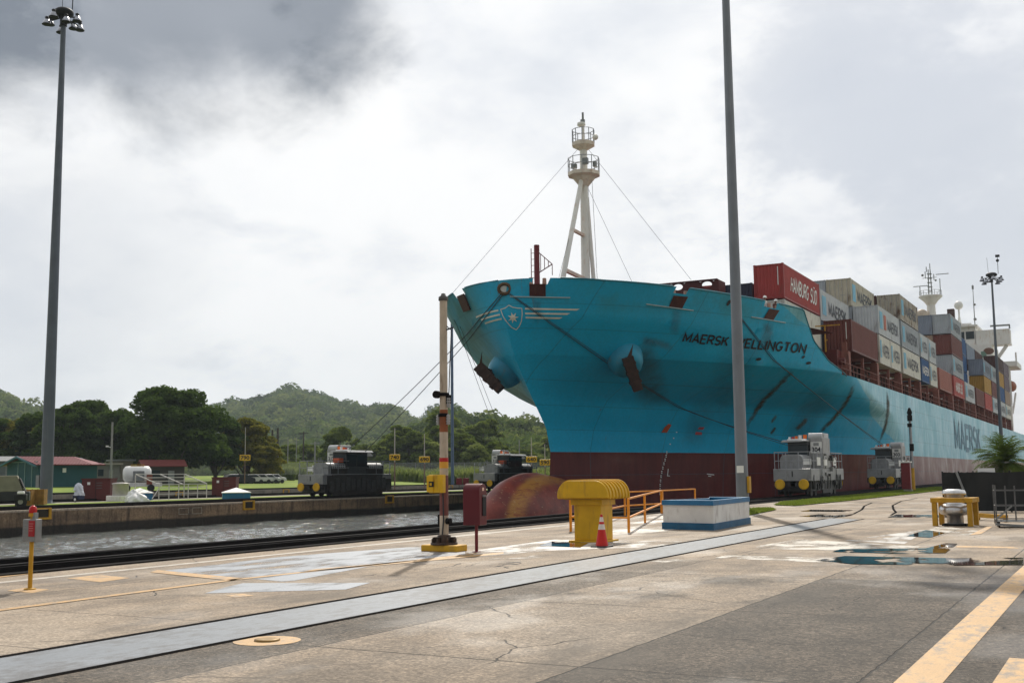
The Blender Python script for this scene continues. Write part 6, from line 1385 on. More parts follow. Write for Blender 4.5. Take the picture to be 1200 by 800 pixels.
# ------------------------------------------------------------------ things on the centre wall
def isl(px, py): return at(px, py, 0)
def cabinet(label, px0, px1, ytop, ybot, sticker=True):
    a, b = isl(px0, ybot), isl(px1, ybot-.3); w = (b-a).length; c = (a+b)/2; dep = 1.2; z = atD(px0, ytop, (c-EYEP).dot(FW)).z
    ang = math.atan2((b-a).y, (b-a).x); t = thing('cabinet', label, 'cabinet', (c.x, c.y, 0), ang, 'brown steel cabinets on the centre wall')
    bo = MB().box(-w/2, w/2, 0, dep, .06, z).build('cabinet_body', mat('cabinet_brown', (.105, .024, .022), .55, 0, .12, 1, .3, (.06, .03, .02)), t, bevel=.02)
    MB().box(-w/2-.05, w/2+.05, -.05, dep+.05, z-.07, z+.012).build('cabinet_lid', MATS['cabinet_brown'], t); MB().box(-w/2+.04, w/2-.04, .05, dep-.05, 0, .06).build('cabinet_foot', M_DARK, t)
    v = MB()
    for k in range(3): v.box(w*.02, w*.22, -.02, -.003, z*.55+k*.2, z*.55+.08+k*.2)
    v.build('vent_grille', mat('grille_grey', (.10, .075, .075), .5), bo)
    MB().box(-w*.30, -w*.20, -.015, -.002, z*.72, z*.84).build('cabinet_sticker', M_CWHITE, bo)
    MB().box(-.015, .015, -.012, -.002, .1, z-.1).build('door_gap', M_BLACK, bo)
cabinet('larger brown cabinet between the covered white cart and the round steel drum', 95, 128.5, 560.5, 587)
cabinet('smaller brown cabinet beside the blue box with a white pyramid lid', 248, 276, 559, 582.5)
def pyramid(label, px0, px1, ytop, ymid, ybot):
    a, b = isl(px0, ybot), isl(px1, ybot-.5); w = (b-a).length; c = (a+b)/2; D = (c-EYEP).dot(FW); zt, zm = atD(px0, ytop, D).z, atD(px0, ymid, D).z
    ang = math.atan2((b-a).y, (b-a).x); t = thing('vent_box', label, 'vent box', (c.x, c.y, 0), ang, 'blue vent boxes with white pyramid lids')
    MB().box(-w/2, w/2, 0, w, 0, zm).build('box_wall', M_BLUE, t, bevel=.02)
    o = w/2+.06; MB().add([(-o, -.06, zm), (o, -.06, zm), (o, w+.06, zm), (-o, w+.06, zm), (0, w/2, zt), (-o, -.06, zm+.05), (o, -.06, zm+.05), (o, w+.06, zm+.05), (-o, w+.06, zm+.05)], [(0, 3, 2, 1), (0, 1, 6, 5), (1, 2, 7, 6), (2, 3, 8, 7), (3, 0, 5, 8), (5, 6, 4), (6, 7, 4), (7, 8, 4), (8, 5, 4)]).build('pyramid_lid', M_CWHITE, t)
pyramid('blue vent box with white pyramid lid behind the white tarpaulin bundle', 152, 179, 571.5, 578, 586)
pyramid('blue vent box with white pyramid lid in front of the smaller brown cabinet', 261, 293.5, 571.2, 577.5, 585)
# steel drum, tarpaulin bundle, covered cart
b = isl(141, 587.5); t = thing('steel_drum', 'pale grey round steel drum on a white plinth beside the larger brown cabinet', 'drum', b)
MB().lathe([(.58, .45), (.58, 1.25), (.62, 1.27), (.62, 1.36), (.4, 1.40), (.01, 1.42)], 24).build('drum_body', mat('drum_pale', (.42, .40, .38), .5, .2, .12, 2, .3, (.25, .22, .2)), t); MB().box(-.75, .75, -.7, .7, 0, .45).build('plinth', M_BTRIM, t, bevel=.04)
def cloth_blob(name, label, c, rx, ry, rz, seed, m, cat, lobes=5):
    rg = np.random.default_rng(seed); n, k = 28, 16; V = []
    ph = rg.uniform(0, 6.28, (lobes, 2)); 
    for i in range(k+1):
        tt = math.pi/2*i/k
        for j in range(n):
            a = 2*math.pi*j/n; r = 1+.16*math.sin(3*a+ph[0, 0])*math.cos(tt)+.13*math.sin(6*a+ph[1, 0]+5*tt)+.09*math.sin(11*a+ph[2, 0]-9*tt)
            V.append((c[0]+rx*r*math.cos(tt)*math.cos(a), c[1]+ry*r*math.cos(tt)*math.sin(a), c[2]+rz*math.sin(tt)*(1+.10*math.sin(4*a+ph[3, 0]))))
    mb = MB().add(V, [(i*n+j, i*n+(j+1) % n, (i+1)*n+(j+1) % n, (i+1)*n+j) for i in range(k) for j in range(n)], True)
    return mb
b = isl(161, 588.5); o = cloth_blob('tarp', '', (0, 0, 0), .85, .6, .62, 3, M_CWHITE, ''); st_ = len(o.v); o2 = cloth_blob('', '', (-.75, .3, 0), .6, .5, .85, 5, None, ''); o.add(o2.v, o2.f, True)
o = tag(o.build('tarpaulin_bundle', mat('white_tarpaulin', (.72, .72, .72), .6, 0, .06)), 'crumpled white tarpaulin bundle in front of the left pyramid-lidded box', 'tarpaulin'); o.location = b
b = isl(92, 588); t = thing('covered_cart', 'small wheeled cart under a white cover beside the larger brown cabinet', 'cart', b)
cv = cloth_blob('', '', (0, 0, .48), .36, .34, .50, 9, None, ''); o3 = cloth_blob('', '', (-.08, 0, .85), .32, .30, .52, 4, None, ''); cv.add(o3.v, o3.f, True); cv.build('cart_cover', mat('bluish_cover', (.55, .58, .66), .7, 0, .08), t); MB().box(-.3, .3, -.28, .28, .2, .5).build('cart_body', mat('navy_body', (.02, .03, .07), .5), t)
MB().cyl((0, -.34, .2), (0, -.28, .2), .2, n=16).slot(1).cyl((0, -.35, .2), (0, -.34, .2), .1, n=12).build('cart_wheel', [M_BLACK, M_CWHITE], t)
# white frame of the shelter rack
def rack():
    a, b = isl(186, 585.5), isl(242, 583.5); D = ((a+b)/2-EYEP).dot(FW); w = (b-a).length; ang = math.atan2((b-a).y, (b-a).x); z = lambda py: atD(214, py, D).z
    t = thing('frame_rack', 'white tubular frame rack with sloping top between the two pyramid-lidded boxes', 'rack', a, ang); ztop, zlow = z(555), z(567); r = MB()
    for i in range(6):
        x = w*i/5; MB().bar((x, 0, 0), (x, 0, zlow), .055).build('rack_post', mat('rack_offwhite', (.50, .49, .46), .6, 0, .12), t)
    for i in (0, 2.4, 5):
        x = w*i/5; MB().bar((x, 0, zlow), (x-.55, 1.9, ztop), .07).build('rafter', mat('rack_offwhite', (.50, .49, .46), .6, 0, .12), t)
    for k in range(4): q = k/3; MB().bar((-.55*q, 1.9*q, zlow+(ztop-zlow)*q), (w-.55*q, 1.9*q, zlow+(ztop-zlow)*q), .06).build('purlin', mat('rack_offwhite', (.50, .49, .46), .6, 0, .12), t)
    for x in (-.55, w-.55): MB().bar((x, 1.9, 0), (x, 1.9, ztop), .06).build('rack_post', mat('rack_offwhite', (.50, .49, .46), .6, 0, .12), t)
    for h in (.45, .95): MB().bar((0, 0, h), (w, 0, h), .05).build('rack_bar', mat('rack_offwhite', (.50, .49, .46), .6, 0, .12), t)
    MB().bar((-.9, -.1, .1), (0, 0, .9), .05).build('rack_bar', mat('rack_offwhite', (.50, .49, .46), .6, 0, .12), t)
rack()
# little works cart at far left, timber crates by the mast
b = isl(4, 594.0); t = thing('utility_cart', 'dark utility cart with a khaki canopy at the left edge', 'cart', (b.x, b.y, 0), RAD(48))
MB().box(-1.5, 1.5, -.6, .6, .38, .95).box(-1.6, -1.5, -.55, .55, .45, .7).build('cart_body', mat('cart_dark', (.03, .033, .035), .5, 0, .2), t, bevel=.04)
kh = mat('khaki_canvas', (.20, .195, .14), .8, 0, .15, 2); MB().prism([(-1.2, .95), (-1.1, 1.95), (.75, 1.95), (1.15, .95)], 'y', -.58, .58).build('canopy', kh, t, bevel=.05)
MB().prism([(.86, 1.80), (1.22, .97), (1.27, .97), (.91, 1.80)], 'y', -.60, .60).build('windscreen', M_BLACK, t)
for x in (-1.0, 1.0):
    for y in (-.64, .56): MB().cyl((x, y, .32), (x, y+.09, .32), .32, n=20).slot(1).cyl((x, y-.012, .32), (x, y+.10, .32), .15, n=14).build('wheel', [M_BLACK, mat('wheel_rim_grey', (.35, .34, .32), .4, .4)], t)
b = isl(33, 592.5)
wd = mat('ochre_boards', (.26, .135, .03), .7, 0, .25, 4, .5, (.10, .055, .02), (4, 1, 1))
for i, (px, py, w, h, lb) in enumerate(((27, 592.5, .95, 1.0, 'left ochre timber crate beside the utility cart'), (40.5, 592.0, 1.15, 1.05, 'right ochre timber crate against the dark mast foot'))):
    p = isl(px, py); t = thing('timber_crate', lb, 'crate', (p.x, p.y, 0), RAD(35), 'timber crates by the mast foot'); MB().box(-w/2, w/2, 0, .8, .05, h).build('crate_side', wd, t); s = MB()
    for k in range(4): x = -w/2+.06+k*(w-.12)/3; s.box(x-.05, x+.05, -.03, -.002, 0, h+.02)
    s.build('batten', wd, t)
p = isl(24, 594.2); t = thing('generator', 'small black machine on a stand beside the ochre crates', 'machine', (p.x, p.y, 0), RAD(35)); MB().box(-.35, .35, -.2, .2, .45, .8).build('engine', M_BLACK, t, bevel=.03); MB().box(-.2, .2, -.15, .15, .8, .98).build('tank', M_CWHITE, t, bevel=.05)
for x in (-.3, .3): MB().bar((x, 0, 0), (x, 0, .45), .05).build('leg', M_BLACK, t)
# number signs on posts
def number_sign(label, px, ybase, ytop, ysign, txt, depth=None):
    p = isl(px, ybase) if depth is None else far(px, depth, 0.0); D = (p-EYEP).dot(FW); z = lambda py: atD(px, py, D).z; ang = math.atan2(p.y, p.x)+math.pi/2+math.pi
    t = thing('number_sign', label, 'sign', (p.x, p.y, p.z), math.atan2(p.y, p.x)-math.pi/2, 'yellow number signs on posts'); zt, zs = z(ytop)-p.z, z(ysign)-p.z; w = 12.5/FPX*D/2; h = w*.55
    MB().cyl((0, 0, 0), (0, 0, zt*.45), .095, .085, 10).slot(1).cyl((0, 0, zt*.45), (0, 0, zt), .08, .06, 10).build('sign_post', [mat('sign_post_brown', (.20, .13, .10), .7, 0, .2), mat('sign_post_pale', (.46, .42, .37), .6, 0, .12)], t)
    pl = MB().box(-w, w, -.16, -.10, zs-h, zs+h).build('sign_plate', mat('sign_yellow', (.72, .42, .01), .4, 0, .05), t, bevel=.05)
    V, F, _ = text_geo(txt, .03); MB().add([(-w*.80+1.6*w*u, -.170, zs-h*.66+h*1.32*v) for u, v in V], F).build('sign_number', M_TEXTK, pl, fixn=False)
number_sign('yellow 790 sign on a pale post above the smaller brown cabinet', 286.5, 572.6, 500, 536, '790')
number_sign('yellow 740 sign on a pale post right of the dark mule', 462.5, 574.2, 501, 535.5, '740')
number_sign('yellow 690 sign on a pale post left of the beige cable post', 497.5, 571.8, 508, 538, '690')
number_sign('yellow 640 sign on a pale post above the bulb of the ship', 623.3, 570, 512, 538, '640', 150)
number_sign('yellow 590 sign on a pale post touching the ship\'s stem', 639, 569, 520, 541.5, '590', 170)
for px, lb in ((538, 'left small red marker board on a stake in the lawn'), (546, 'right small red marker board on a stake in the lawn')):
    p = far(px, 150, .2); t = thing('marker_board', lb, 'marker', (p.x, p.y, .0), math.atan2(p.y, p.x)-math.pi/2); MB().bar((0, 0, 0), (0, 0, .9), .06).build('stake', M_DARK, t)
    MB().box(-.38, .38, -.05, -.02, .5, 1.35).build('marker_plate', M_MAROON, t, bevel=.03)

# ------------------------------------------------------------------ far bank: shed, tank, small buildings, cars
def gz(p): return float(lawn_h(p.x))
def farp(px, depth):
    p = far(px, depth, 0); z = gz(p); p = far(px, depth, z); p.z = gz(p); return p
def shed():
    D = 141.0; a, b, c = far(8, D+7, 0), far(44, D, 0), far(113, D+6, 0); ang = math.atan2((c-b).y, (c-b).x); t = thing('shed', 'teal boarded shed with a red metal roof behind the floodlight mast', 'shed', (b.x, b.y, .68), ang)
    L_ = (c-b).length; Wd = (a-b).length*.98; H1 = 3.0; H2 = 3.85; dirw = (a-b).normalized(); ca, sa = math.cos(-ang), math.sin(-ang)
    Wd = 8.2
    teal = mat('shed_teal', (.014, .075, .088), .7, 0, .1, 1, .3, (.015, .06, .07), (3, 3, .2)); w = MB()
    # long side faces us along x; the gable end faces left
    w.add([(0, 0, 0), (L_, 0, 0), (L_, Wd, 0), (0, Wd, 0), (0, 0, H1), (L_, 0, H1), (L_, Wd, H1), (0, Wd, H1), (0, Wd/2, H2), (L_, Wd/2, H2)], [(0, 1, 5, 4), (1, 2, 6, 9, 5), (2, 3, 7, 6), (3, 0, 4, 8, 7), (4, 5, 9, 8), (7, 8, 9, 6)]); w.build('wall', teal, t)
    r = MB(); o = .75
    for s in (0, 1):
        y0, y1 = (-o, Wd/2) if s == 0 else (Wd+o, Wd/2); z0 = H1-o*(H2-H1)/(Wd/2)+.08; r.add([(-o, y0, z0), (L_+o, y0, z0), (L_+o-1.6, y1, H2+.12), (-o, y1, H2+.12), (-o, y0, z0-.12), (L_+o, y0, z0-.12), (L_+o-1.6, y1, H2), (-o, y1, H2)], [(0, 1, 2, 3), (4, 7, 6, 5), (0, 4, 5, 1), (1, 5, 6, 2), (2, 6, 7, 3), (3, 7, 4, 0)])
    n_ = 18
    for k in range(n_): x = -o+(L_+2*o-1.6)*k/n_; r.bar((x, -o, H1-o*(H2-H1)/(Wd/2)+.10), (x, Wd/2, H2+.14), .06)
    r.build('roof', mat('red_tin_roof', (.17, .035, .040), .45, .1, .08, 1, .3, (.16, .08, .07)), t)
    MB().bar((-o-.05, Wd/2, H2+.05), (-o-.05, -o, H1-.3), .22).bar((-o-.05, Wd/2, H2+.05), (-o-.05, Wd+o, H1-.3), .22).build('barge_board', mat('shed_blue_trim', (.03, .12, .16), .6), t)
    MB().box(L_*.40, L_*.46, -.05, -.004, 1.9, 2.45).build('notice', M_CWHITE, t)
    for y in (1.6, 3.4, 5.2): MB().box(-.06, -.003, y-.06, y+.06, .1, 3.2).build('door_jamb', mat('jamb_pale', (.20, .30, .30), .6), t)
    MB().box(-.06, -.003, .2, Wd-.2, 3.2, 3.32).build('lintel', MATS['jamb_pale'], t)
shed()
def tank():
    p = far(160, 128, 0); t = thing('tank_trailer', 'white rounded tank trailer with a yellow hatch, left of the white frame rack', 'tank', (p.x, p.y, .25), math.atan2(p.y, p.x)-math.pi/2+RAD(8)); b = MB()
    prof = [(.02, -1.55), (.6, -1.48), (.88, -1.25), (.92, -.9), (.92, .9), (.88, 1.25), (.6, 1.48), (.02, 1.55)]; b.lathe(prof, 28); b.xf(Matrix.Translation((0, 0, 1.95)) @ Matrix.Rotation(RAD(90), 4, 'Y')); b.build('tank_shell', mat('tank_white', (.74, .74, .72), .4, 0, .06, 1, .2, (.5, .42, .34)), t)
    MB().box(-.55, .65, -.95, -.90, 1.25, 2.3).build('tank_panel', M_GREYBOX, t); MB().box(-.7, .7, -.25, .25, 2.82, 2.88).bar((-.7, -.25, 3.02), (.7, -.25, 3.02), .06).bar((-.7, -.25, 2.86), (-.7, -.25, 3.02), .06).bar((.7, -.25, 2.86), (.7, -.25, 3.02), .06).build('hatch_rail', M_YELD, t)
    MB().box(-1.8, 2.6, -1.0, 1.0, .55, 1.0).build('trailer_bed', M_BTRIM, t, bevel=.03); MB().box(.9, 1.5, -1.15, -.98, .8, 1.9).build('pump_box', mat('pump_rust', (.22, .06, .035), .6), t)
    for x in (-1.2, 1.4): MB().cyl((x, -1.05, .4), (x, -.8, .4), .4, n=18).build('wheel', M_BLACK, t)
tank()
def hut(label, px, D, w, h, d, wall, roof, flat=False, name='hut'):
    p = farp(px, D); t = thing(name, label, 'building', (p.x, p.y, p.z), math.atan2(p.y, p.x)-math.pi/2+RAD(10)); MB().box(-w/2, w/2, 0, d, 0, h).build('wall', wall, t)
    r = MB(); o = .35
    if flat: r.box(-w/2-o, w/2+o, -o, d+o, h, h+.25)
    else: r.prism([(-o, h), (d/2, h+w*.16), (d+o, h), (d+o, h-.12), (d/2, h+w*.16-.12), (-o, h-.12)], 'x', -w/2-o, w/2+o)
    r.build('roof', roof, t); MB().box(-w*.3, -w*.1, -.03, -.003, h*.45, h*.78).build('window', M_GLASS, t); MB().box(w*.1, w*.25, -.03, -.003, 0, h*.75).build('door', M_GREYBOX, t)
hut('grey hut with a flat roof under the trees right of the teal shed', 124, 156, 3.6, 2.8, 4, mat('hut_grey', (.17, .165, .155), .8), M_CONC, True)
hut('small pale hut under the big spreading tree', 143, 168, 3.0, 3.2, 3, mat('hut_pale', (.20, .18, .15), .8), M_GREYBOX, True)
hut('low open shelter with a dark red roof behind the white tank', 192, 160, 5.6, 2.7, 4, mat('shelter_dark', (.05, .045, .04), .8), mat('shelter_red', (.13, .025, .02), .6), False, 'shelter')
hut('small blue-grey shed at the far left behind the teal shed', 2, 172, 4.6, 2.6, 4, mat('shed_bluegrey', (.12, .14, .15), .8), M_GREYBOX, False, 'shed')
def car(label, px, D, col, rz):
    p = farp(px, D); t = thing('parked_car', label, 'car', (p.x, p.y, p.z), rz, 'cars parked under the trees'); pr = [(-2.1, .35), (-2.15, .75), (-1.9, .92), (-1.3, .98), (-.75, 1.42), (.7, 1.45), (1.35, 1.0), (2.0, .86), (2.15, .6), (2.1, .35)]
    b = MB().prism(pr, 'y', -.82, .82).build('car_body', col, t, bevel=.06)
    MB().prism([(-1.15, 1.0), (-.70, 1.36), (.62, 1.38), (1.15, 1.0)], 'y', -.83, .83).build('car_window', M_GLASS, t); MB().prism([(1.30, .98), (.74, 1.42), (.78, 1.44), (1.36, 1.0)], 'y', -.7, .7).build('windscreen', M_GLASS, t)
    for x in (-1.35, 1.35):
        for y in (-.84, .74): MB().cyl((x, y, .32), (x, y+.1, .32), .32, n=16).build('wheel', M_BLACK, t)
CARW = mat('car_white', (.55, .55, .55), .25, 0, .03, 1, 0, coat=.5); CARS = mat('car_silver', (.45, .46, .48), .3, .5, .03); CARG = mat('car_dark', (.03, .032, .04), .25, 0, .03)
for px, D, c, lb in ((282, 176, CARG, 'dark car, leftmost parked under the tree by the 790 sign'), (294, 177, CARW, 'white car, second of the row parked by the 790 sign'), (303, 178, CARW, 'white car, third of the row parked by the 790 sign'), (311.5, 179, CARS, 'silver car near the right end of the parked row'), (319, 180, CARW, 'white car at the right end of the parked row by the lawn'), (272, 176, CARS, 'silver car partly behind the smaller brown cabinet')):
    car(lb, px, D, c, RAD(62))
# chain-link fence along the lawn, posts of its own thing
fn = thing('chain_link_fence', 'long pale chain-link fence along the back of the lawn', 'fence', (0, 0, 0)); ends = [far(60, 196, 1.9), far(330, 200, 2.1), far(700, 236, 2.1)]
fmesh = G('chain_link'); fmesh.p.inputs['Base Color'].default_value = (.30, .31, .31, 1); fmesh.p.inputs['Alpha'].default_value = .38; fmesh.p.inputs['Roughness'].default_value = .6
for a, b in zip(ends[:-1], ends[1:]):
    MB().add([a+Vector((0, 0, .1)), b+Vector((0, 0, .1)), b+Vector((0, 0, 2.0)), a+Vector((0, 0, 2.0))], [(0, 1, 2, 3)]).build('fence_mesh', fmesh.m, fn, fixn=False)
    n = int((b-a).length/5.0)
    for k in range(n+1): q = a.lerp(b, k/n); MB().cyl(q, q+Vector((0, 0, 2.1)), .05, n=6).build('fence_post', M_GALV, fn)
    MB().bar(a+Vector((0, 0, 2.05)), b+Vector((0, 0, 2.05)), .06).build('top_rail', M_GALV, fn)
# poles far behind
def upole(label, px, ytop, D, arms=0, r=.14, m=None, name='utility_pole'):
    p = farp(px, D); z = atD(px, ytop, D).z; t = thing(name, label, 'pole', (p.x, p.y, p.z), math.atan2(p.y, p.x)-math.pi/2, 'poles beyond the lawn'); h = z-p.z
    MB().cyl((0, 0, 0), (0, 0, h), r*1.3, r, 8).build('pole_shaft', m or M_DARK, t)
    for k in range(arms): MB().bar((-.95, 0, h-.4-k*.7), (.95, 0, h-.4-k*.7), .16).build('cross_arm', m or M_DARK, t)
    return t, h
pm = mat('pole_brown', (.06, .05, .042), .8); pg = mat('pole_grey', (.26, .26, .25), .7)
upole('dark wooden pole, left of the close pair behind the tree by the 790 sign', 318.5, 503, 215, 0, .18, pm); upole('dark wooden pole, right of the close pair behind the tree by the 790 sign', 324.8, 501, 215, 0, .20, pm)
upole('slim pole with a cross arm left of the dark mule', 355.3, 505, 235, 1, .13, pm); upole('pale pole with a wide cross arm behind the dark mule', 368.8, 517, 235, 1, .14, pg); upole('thin grey pole between the wooden pair and the slim pole', 337, 513, 230, 0, .09, pg); upole('thin grey pole just left of the slim pole', 347, 512, 240, 0, .08, pg)
upole('thin pale pole behind the lawn at the stem of the ship', 609, 515, 230, 0, .10, pg)
t, h = upole('tall lamp post in front of the trees between the shed and the big tree', 129.5, 494, 150, 0, .12, pg, 'lamp_post'); MB().bar((-.0, 0, h-3.4), (-.5, -.1, h-3.2), .08).box(-.75, -.4, -.2, .2, h-3.3, h-3.1).build('lamp_head', M_CWHITE, t)
t, h = upole('tall blue-grey mast standing right behind the beige cable post', 530.3, 372, 196, 0, .22, mat('blue_mast', (.085, .13, .21), .5, .2, .1), 'light_mast'); MB().lathe([(.3, 0), (.5, .2), (.3, .5)], 10, (0, 0, h)).build('mast_head', M_BLACK, t)

# ------------------------------------------------------------------ vegetation
RG = np.random.default_rng(7)
def leaves(C, R, n, size, flat=.55, seed=0, down=-.35):
    """n leaf-clump quads spread on and just inside clump ellipsoids C (k,3), R (k,3)"""
    g = np.random.default_rng(seed); k = len(C); w = (R[:, 0]*R[:, 2]); i = g.choice(k, n, p=w/w.sum())
    d = g.normal(size=(n, 3)); d /= np.linalg.norm(d, axis=1)[:, None]; d[:, 2] = np.where(d[:, 2] < down, -d[:, 2]*.7, d[:, 2]); r = g.uniform(.72, 1.06, n)**.7
    P = C[i] + d*R[i]*r[:, None]
    nrm = d*.55+g.normal(size=(n, 3))*.55; nrm[:, 2] += flat; nrm /= np.linalg.norm(nrm, axis=1)[:, None]
    t = np.cross(nrm, g.normal(size=(n, 3))); t /= np.linalg.norm(t, axis=1)[:, None]; b = np.cross(nrm, t); s = size*g.uniform(.5, 1.35, n)[:, None]
    V = np.stack([P-t*s, P-b*s*.55, P+t*s, P+b*s*.55], 1).reshape(-1, 3); return V
def tree_proto(name, H, crown_w, crown_z0, nclump, nleaf, leaf, m, seed, trunk_r=.35, dome=.5, bark=None):
    g = np.random.default_rng(seed); C = []; R = []
    hz = H-crown_z0
    for k in range(nclump):
        a = g.uniform(0, 6.283); q = math.sqrt(g.uniform(0, 1)); t = g.uniform(0, 1)**.7
        env = math.sqrt(max(.05, 1-(max(t-.35, 0)/.68)**2)) if dome > .4 else math.sin(math.pi*(.15+.8*t))
        r_ = g.uniform(.075, .155)*crown_w; x, y = math.cos(a)*q*env*(crown_w/2-r_*.7), math.sin(a)*q*env*(crown_w/2-r_*.7); C.append((x, y, crown_z0+r_*.5+t*(hz-r_*1.1))); R.append((r_, r_, r_*g.uniform(.55, .85)))
    C, R = np.array(C), np.array(R); V = leaves(C, R, nleaf, leaf, seed=seed+1)
    cr = mesh_np(name+'_crown', V, np.arange(len(V)).reshape(-1, 4), m); me = cr.data; bpy.data.objects.remove(cr)
    tr = MB(); bk = bark or mat('tree_bark', (.10, .078, .06), .9, 0, .25, 3)
    tr.tube([(0, 0, -.3), (.05*H*.1, 0, crown_z0*.5), (0, .03*H, crown_z0+hz*.35), (.02*H, 0, crown_z0+hz*.7)], [trunk_r*1.25, trunk_r, trunk_r*.6, trunk_r*.2], 9)
    for k in np.argsort(-R[:, 0])[:9]:
        c = Vector(C[k]); st_ = Vector((0, .01*H, crown_z0*g.uniform(.6, 1.0))); mid = st_.lerp(c, .5)+Vector((0, 0, -.05*hz)); tr.tube([st_, mid, c], [trunk_r*.5, trunk_r*.32, trunk_r*.1], 6)
    o = tr.build('x', bk); mt = o.data; bpy.data.objects.remove(o); return me, mt
def plant(protos, k, label, px, D, Hs, group, rz=0, ws=1.0, name='tree', z=None):
    me, mt = protos[k]; p = farp(px, D)
    if z is not None: p.z = z
    t = thing(name, label, 'tree', (p.x, p.y, p.z), rz, group); t.scale = (Hs*ws, Hs*ws, Hs)
    for n_, d in (('crown', me), ('trunk', mt)): o = bpy.data.objects.new(n_, d); COL.objects.link(o); o.parent = t
    return t
L_DARK = leaf_mat('leaf_dark', (.024, .050, .010), (.095, .145, .032), .38); L_MID = leaf_mat('leaf_mid', (.058, .098, .016), (.19, .235, .046), .42); L_OLIVE = leaf_mat('leaf_olive', (.070, .090, .015), (.26, .235, .040), .42); L_PALE = leaf_mat('leaf_pale', (.095, .140, .030), (.26, .30, .080), .42)
big = [tree_proto('spreading', 14.6, 18.0, 1.8, 95, 40000, .32, L_DARK, 11, .55), tree_proto('bushy', 11.0, 11.0, 1.0, 64, 20000, .30, L_DARK, 12, .35), tree_proto('olive', 9.5, 11.0, .6, 58, 18000, .28, L_OLIVE, 13, .35), tree_proto('mid', 9.0, 8.5, 1.2, 48, 11000, .32, L_MID, 14, .25), tree_proto('pale', 8.0, 8.0, .6, 44, 10000, .32, L_PALE, 15, .22), tree_proto('airy', 12.0, 8.0, 4.0, 34, 7500, .32, L_MID, 16, .22)]
TG = 'dark trees behind the shed'
plant(big, 0, 'biggest dark spreading tree, right of the lamp post', 201, 172, 1.0, TG, 1.0, 1.06)
plant(big, 0, 'broad dark tree between the lamp post and the floodlight mast', 103, 186, .87, TG, 2.4, .72)
plant(big, 1, 'dark tree whose top shows just right of the floodlight mast', 78, 178, 1.03, TG, .3)
plant(big, 1, 'dark bushy tree at the lamp post, joining the biggest tree', 133, 184, 1.02, TG, 1.4)
plant(big, 1, 'dark tree behind the shed roof left of the floodlight mast', 46, 188, .98, TG, 4.0)
plant(big, 2, 'olive green tree at the far left edge behind the shed', 12, 190, 1.02, TG, 2.0)
plant(big, 1, 'low dark tree behind the gable of the teal shed', -18, 186, .95, TG, 5.0)
plant(big, 1, 'dark tree filling under the right side of the biggest tree', 252, 183, .98, TG, .8)
plant(big, 1, 'dark tree behind the low shelter with the dark red roof', 176, 180, .9, TG, 3.3)
plant(big, 2, 'yellowish olive tree above the parked cars by the 790 sign', 289, 188, 1.10, TG, .5)
plant(big, 2, 'small olive tree at the right end of the parked cars', 312, 184, .62, TG, 3.0)
TG2 = 'trees beyond the cane'
lst = [(3, 398, 250, 1.16, 'round green tree behind the dark mule\'s cab', 1.0), (3, 338, 262, .78, 'low green tree between the thin poles', 1.1), (4, 325, 255, .70, 'low pale tree right of the dark wooden pole pair', 1.1), (3, 361, 268, .80, 'low green tree under the slim pole with the cross arm', 1.2), (4, 380, 265, .70, 'low pale tree left of the round green tree', 1.1), (3, 424, 268, .78, 'low green tree right of the round green tree', 1.2), (4, 442, 258, .84, 'pale tree left of the 740 sign', 1.1), (3, 458, 252, 1.02, 'green tree behind the 740 sign', 1.1), (5, 474, 256, .98, 'airy tree just right of the 740 sign', 1.2), (3, 486, 252, 1.10, 'green tree behind the 690 sign', 1.15), (4, 504, 250, 1.02, 'pale tree right of the 690 sign', 1.15), (3, 517, 262, 1.30, 'tall green tree behind the beige cable post', 1.0), (5, 520, 285, 1.38, 'tall airy tree above the others behind the beige cable post', 1.0), (3, 541, 256, 1.10, 'green tree right of the blue-grey mast', 1.1), (4, 560, 252, .98, 'pale tree left of the half hidden mule', 1.15), (5, 566, 290, 1.22, 'flat-topped airy tree on the skyline above the half hidden mule', 1.15), (3, 580, 258, .92, 'green tree above the half hidden mule\'s cab', 1.1), (4, 598, 256, .80, 'pale tree right of the half hidden mule\'s cab', 1.2), (3, 617, 262, .74, 'low green tree left of the 640 sign', 1.2), (4, 634, 262, .70, 'low pale tree between the 640 and 590 signs', 1.2), (5, 650, 300, 1.0, 'airy tree behind the stem of the ship', 1.0)]
for i, (k, px, D, s, lb, ws) in enumerate(lst): plant(big, k, lb, px, D, s, TG2, i*1.3, ws)
# cane and tall grass along the fence
def band(name, px0, px1, D0, D1, n, h, m, seed, w=.05, lean=.3):
    g = np.random.default_rng(seed); px = g.uniform(px0, px1, n); D = g.uniform(D0, D1, n); V = []
    P = np.array([tuple(EYEP + ray(float(a), 556.0)*(float(d)/FPX)) for a, d in zip(px, D)]); P[:, 2] = lawn_h(P[:, 0])+h*.28*np.sin(P[:, 1]*.35)*0
    hh = h*(.75+.25*np.sin(P[:, 0]*.31)*np.sin(P[:, 1]*.23))*g.uniform(.55, 1.12, n); a = g.uniform(0, 6.283, n); dx = np.c_[np.cos(a), np.sin(a), 0*a]*w*g.uniform(.6, 1.5, n)[:, None]; ln = np.c_[g.normal(0, lean, (n, 2)), hh]
    mid = P+ln*np.array([.35, .35, .6]); V = np.stack([P-dx, P+dx, mid+dx*1.3, mid-dx*1.3, mid-dx*1.3, mid+dx*1.3, P+ln+dx*.2, P+ln-dx*.2], 1).reshape(-1, 3)
    o = mesh_np(name, V, np.arange(len(V)).reshape(-1, 4), m); o['kind'] = 'stuff'; return o
M_CANE = leaf_mat('cane_leaf', (.10, .145, .030), (.26, .30, .085), .4)
band('tall_cane', 296, 700, 208, 236, 42000, 2.9, M_CANE, 31, .10, .5)
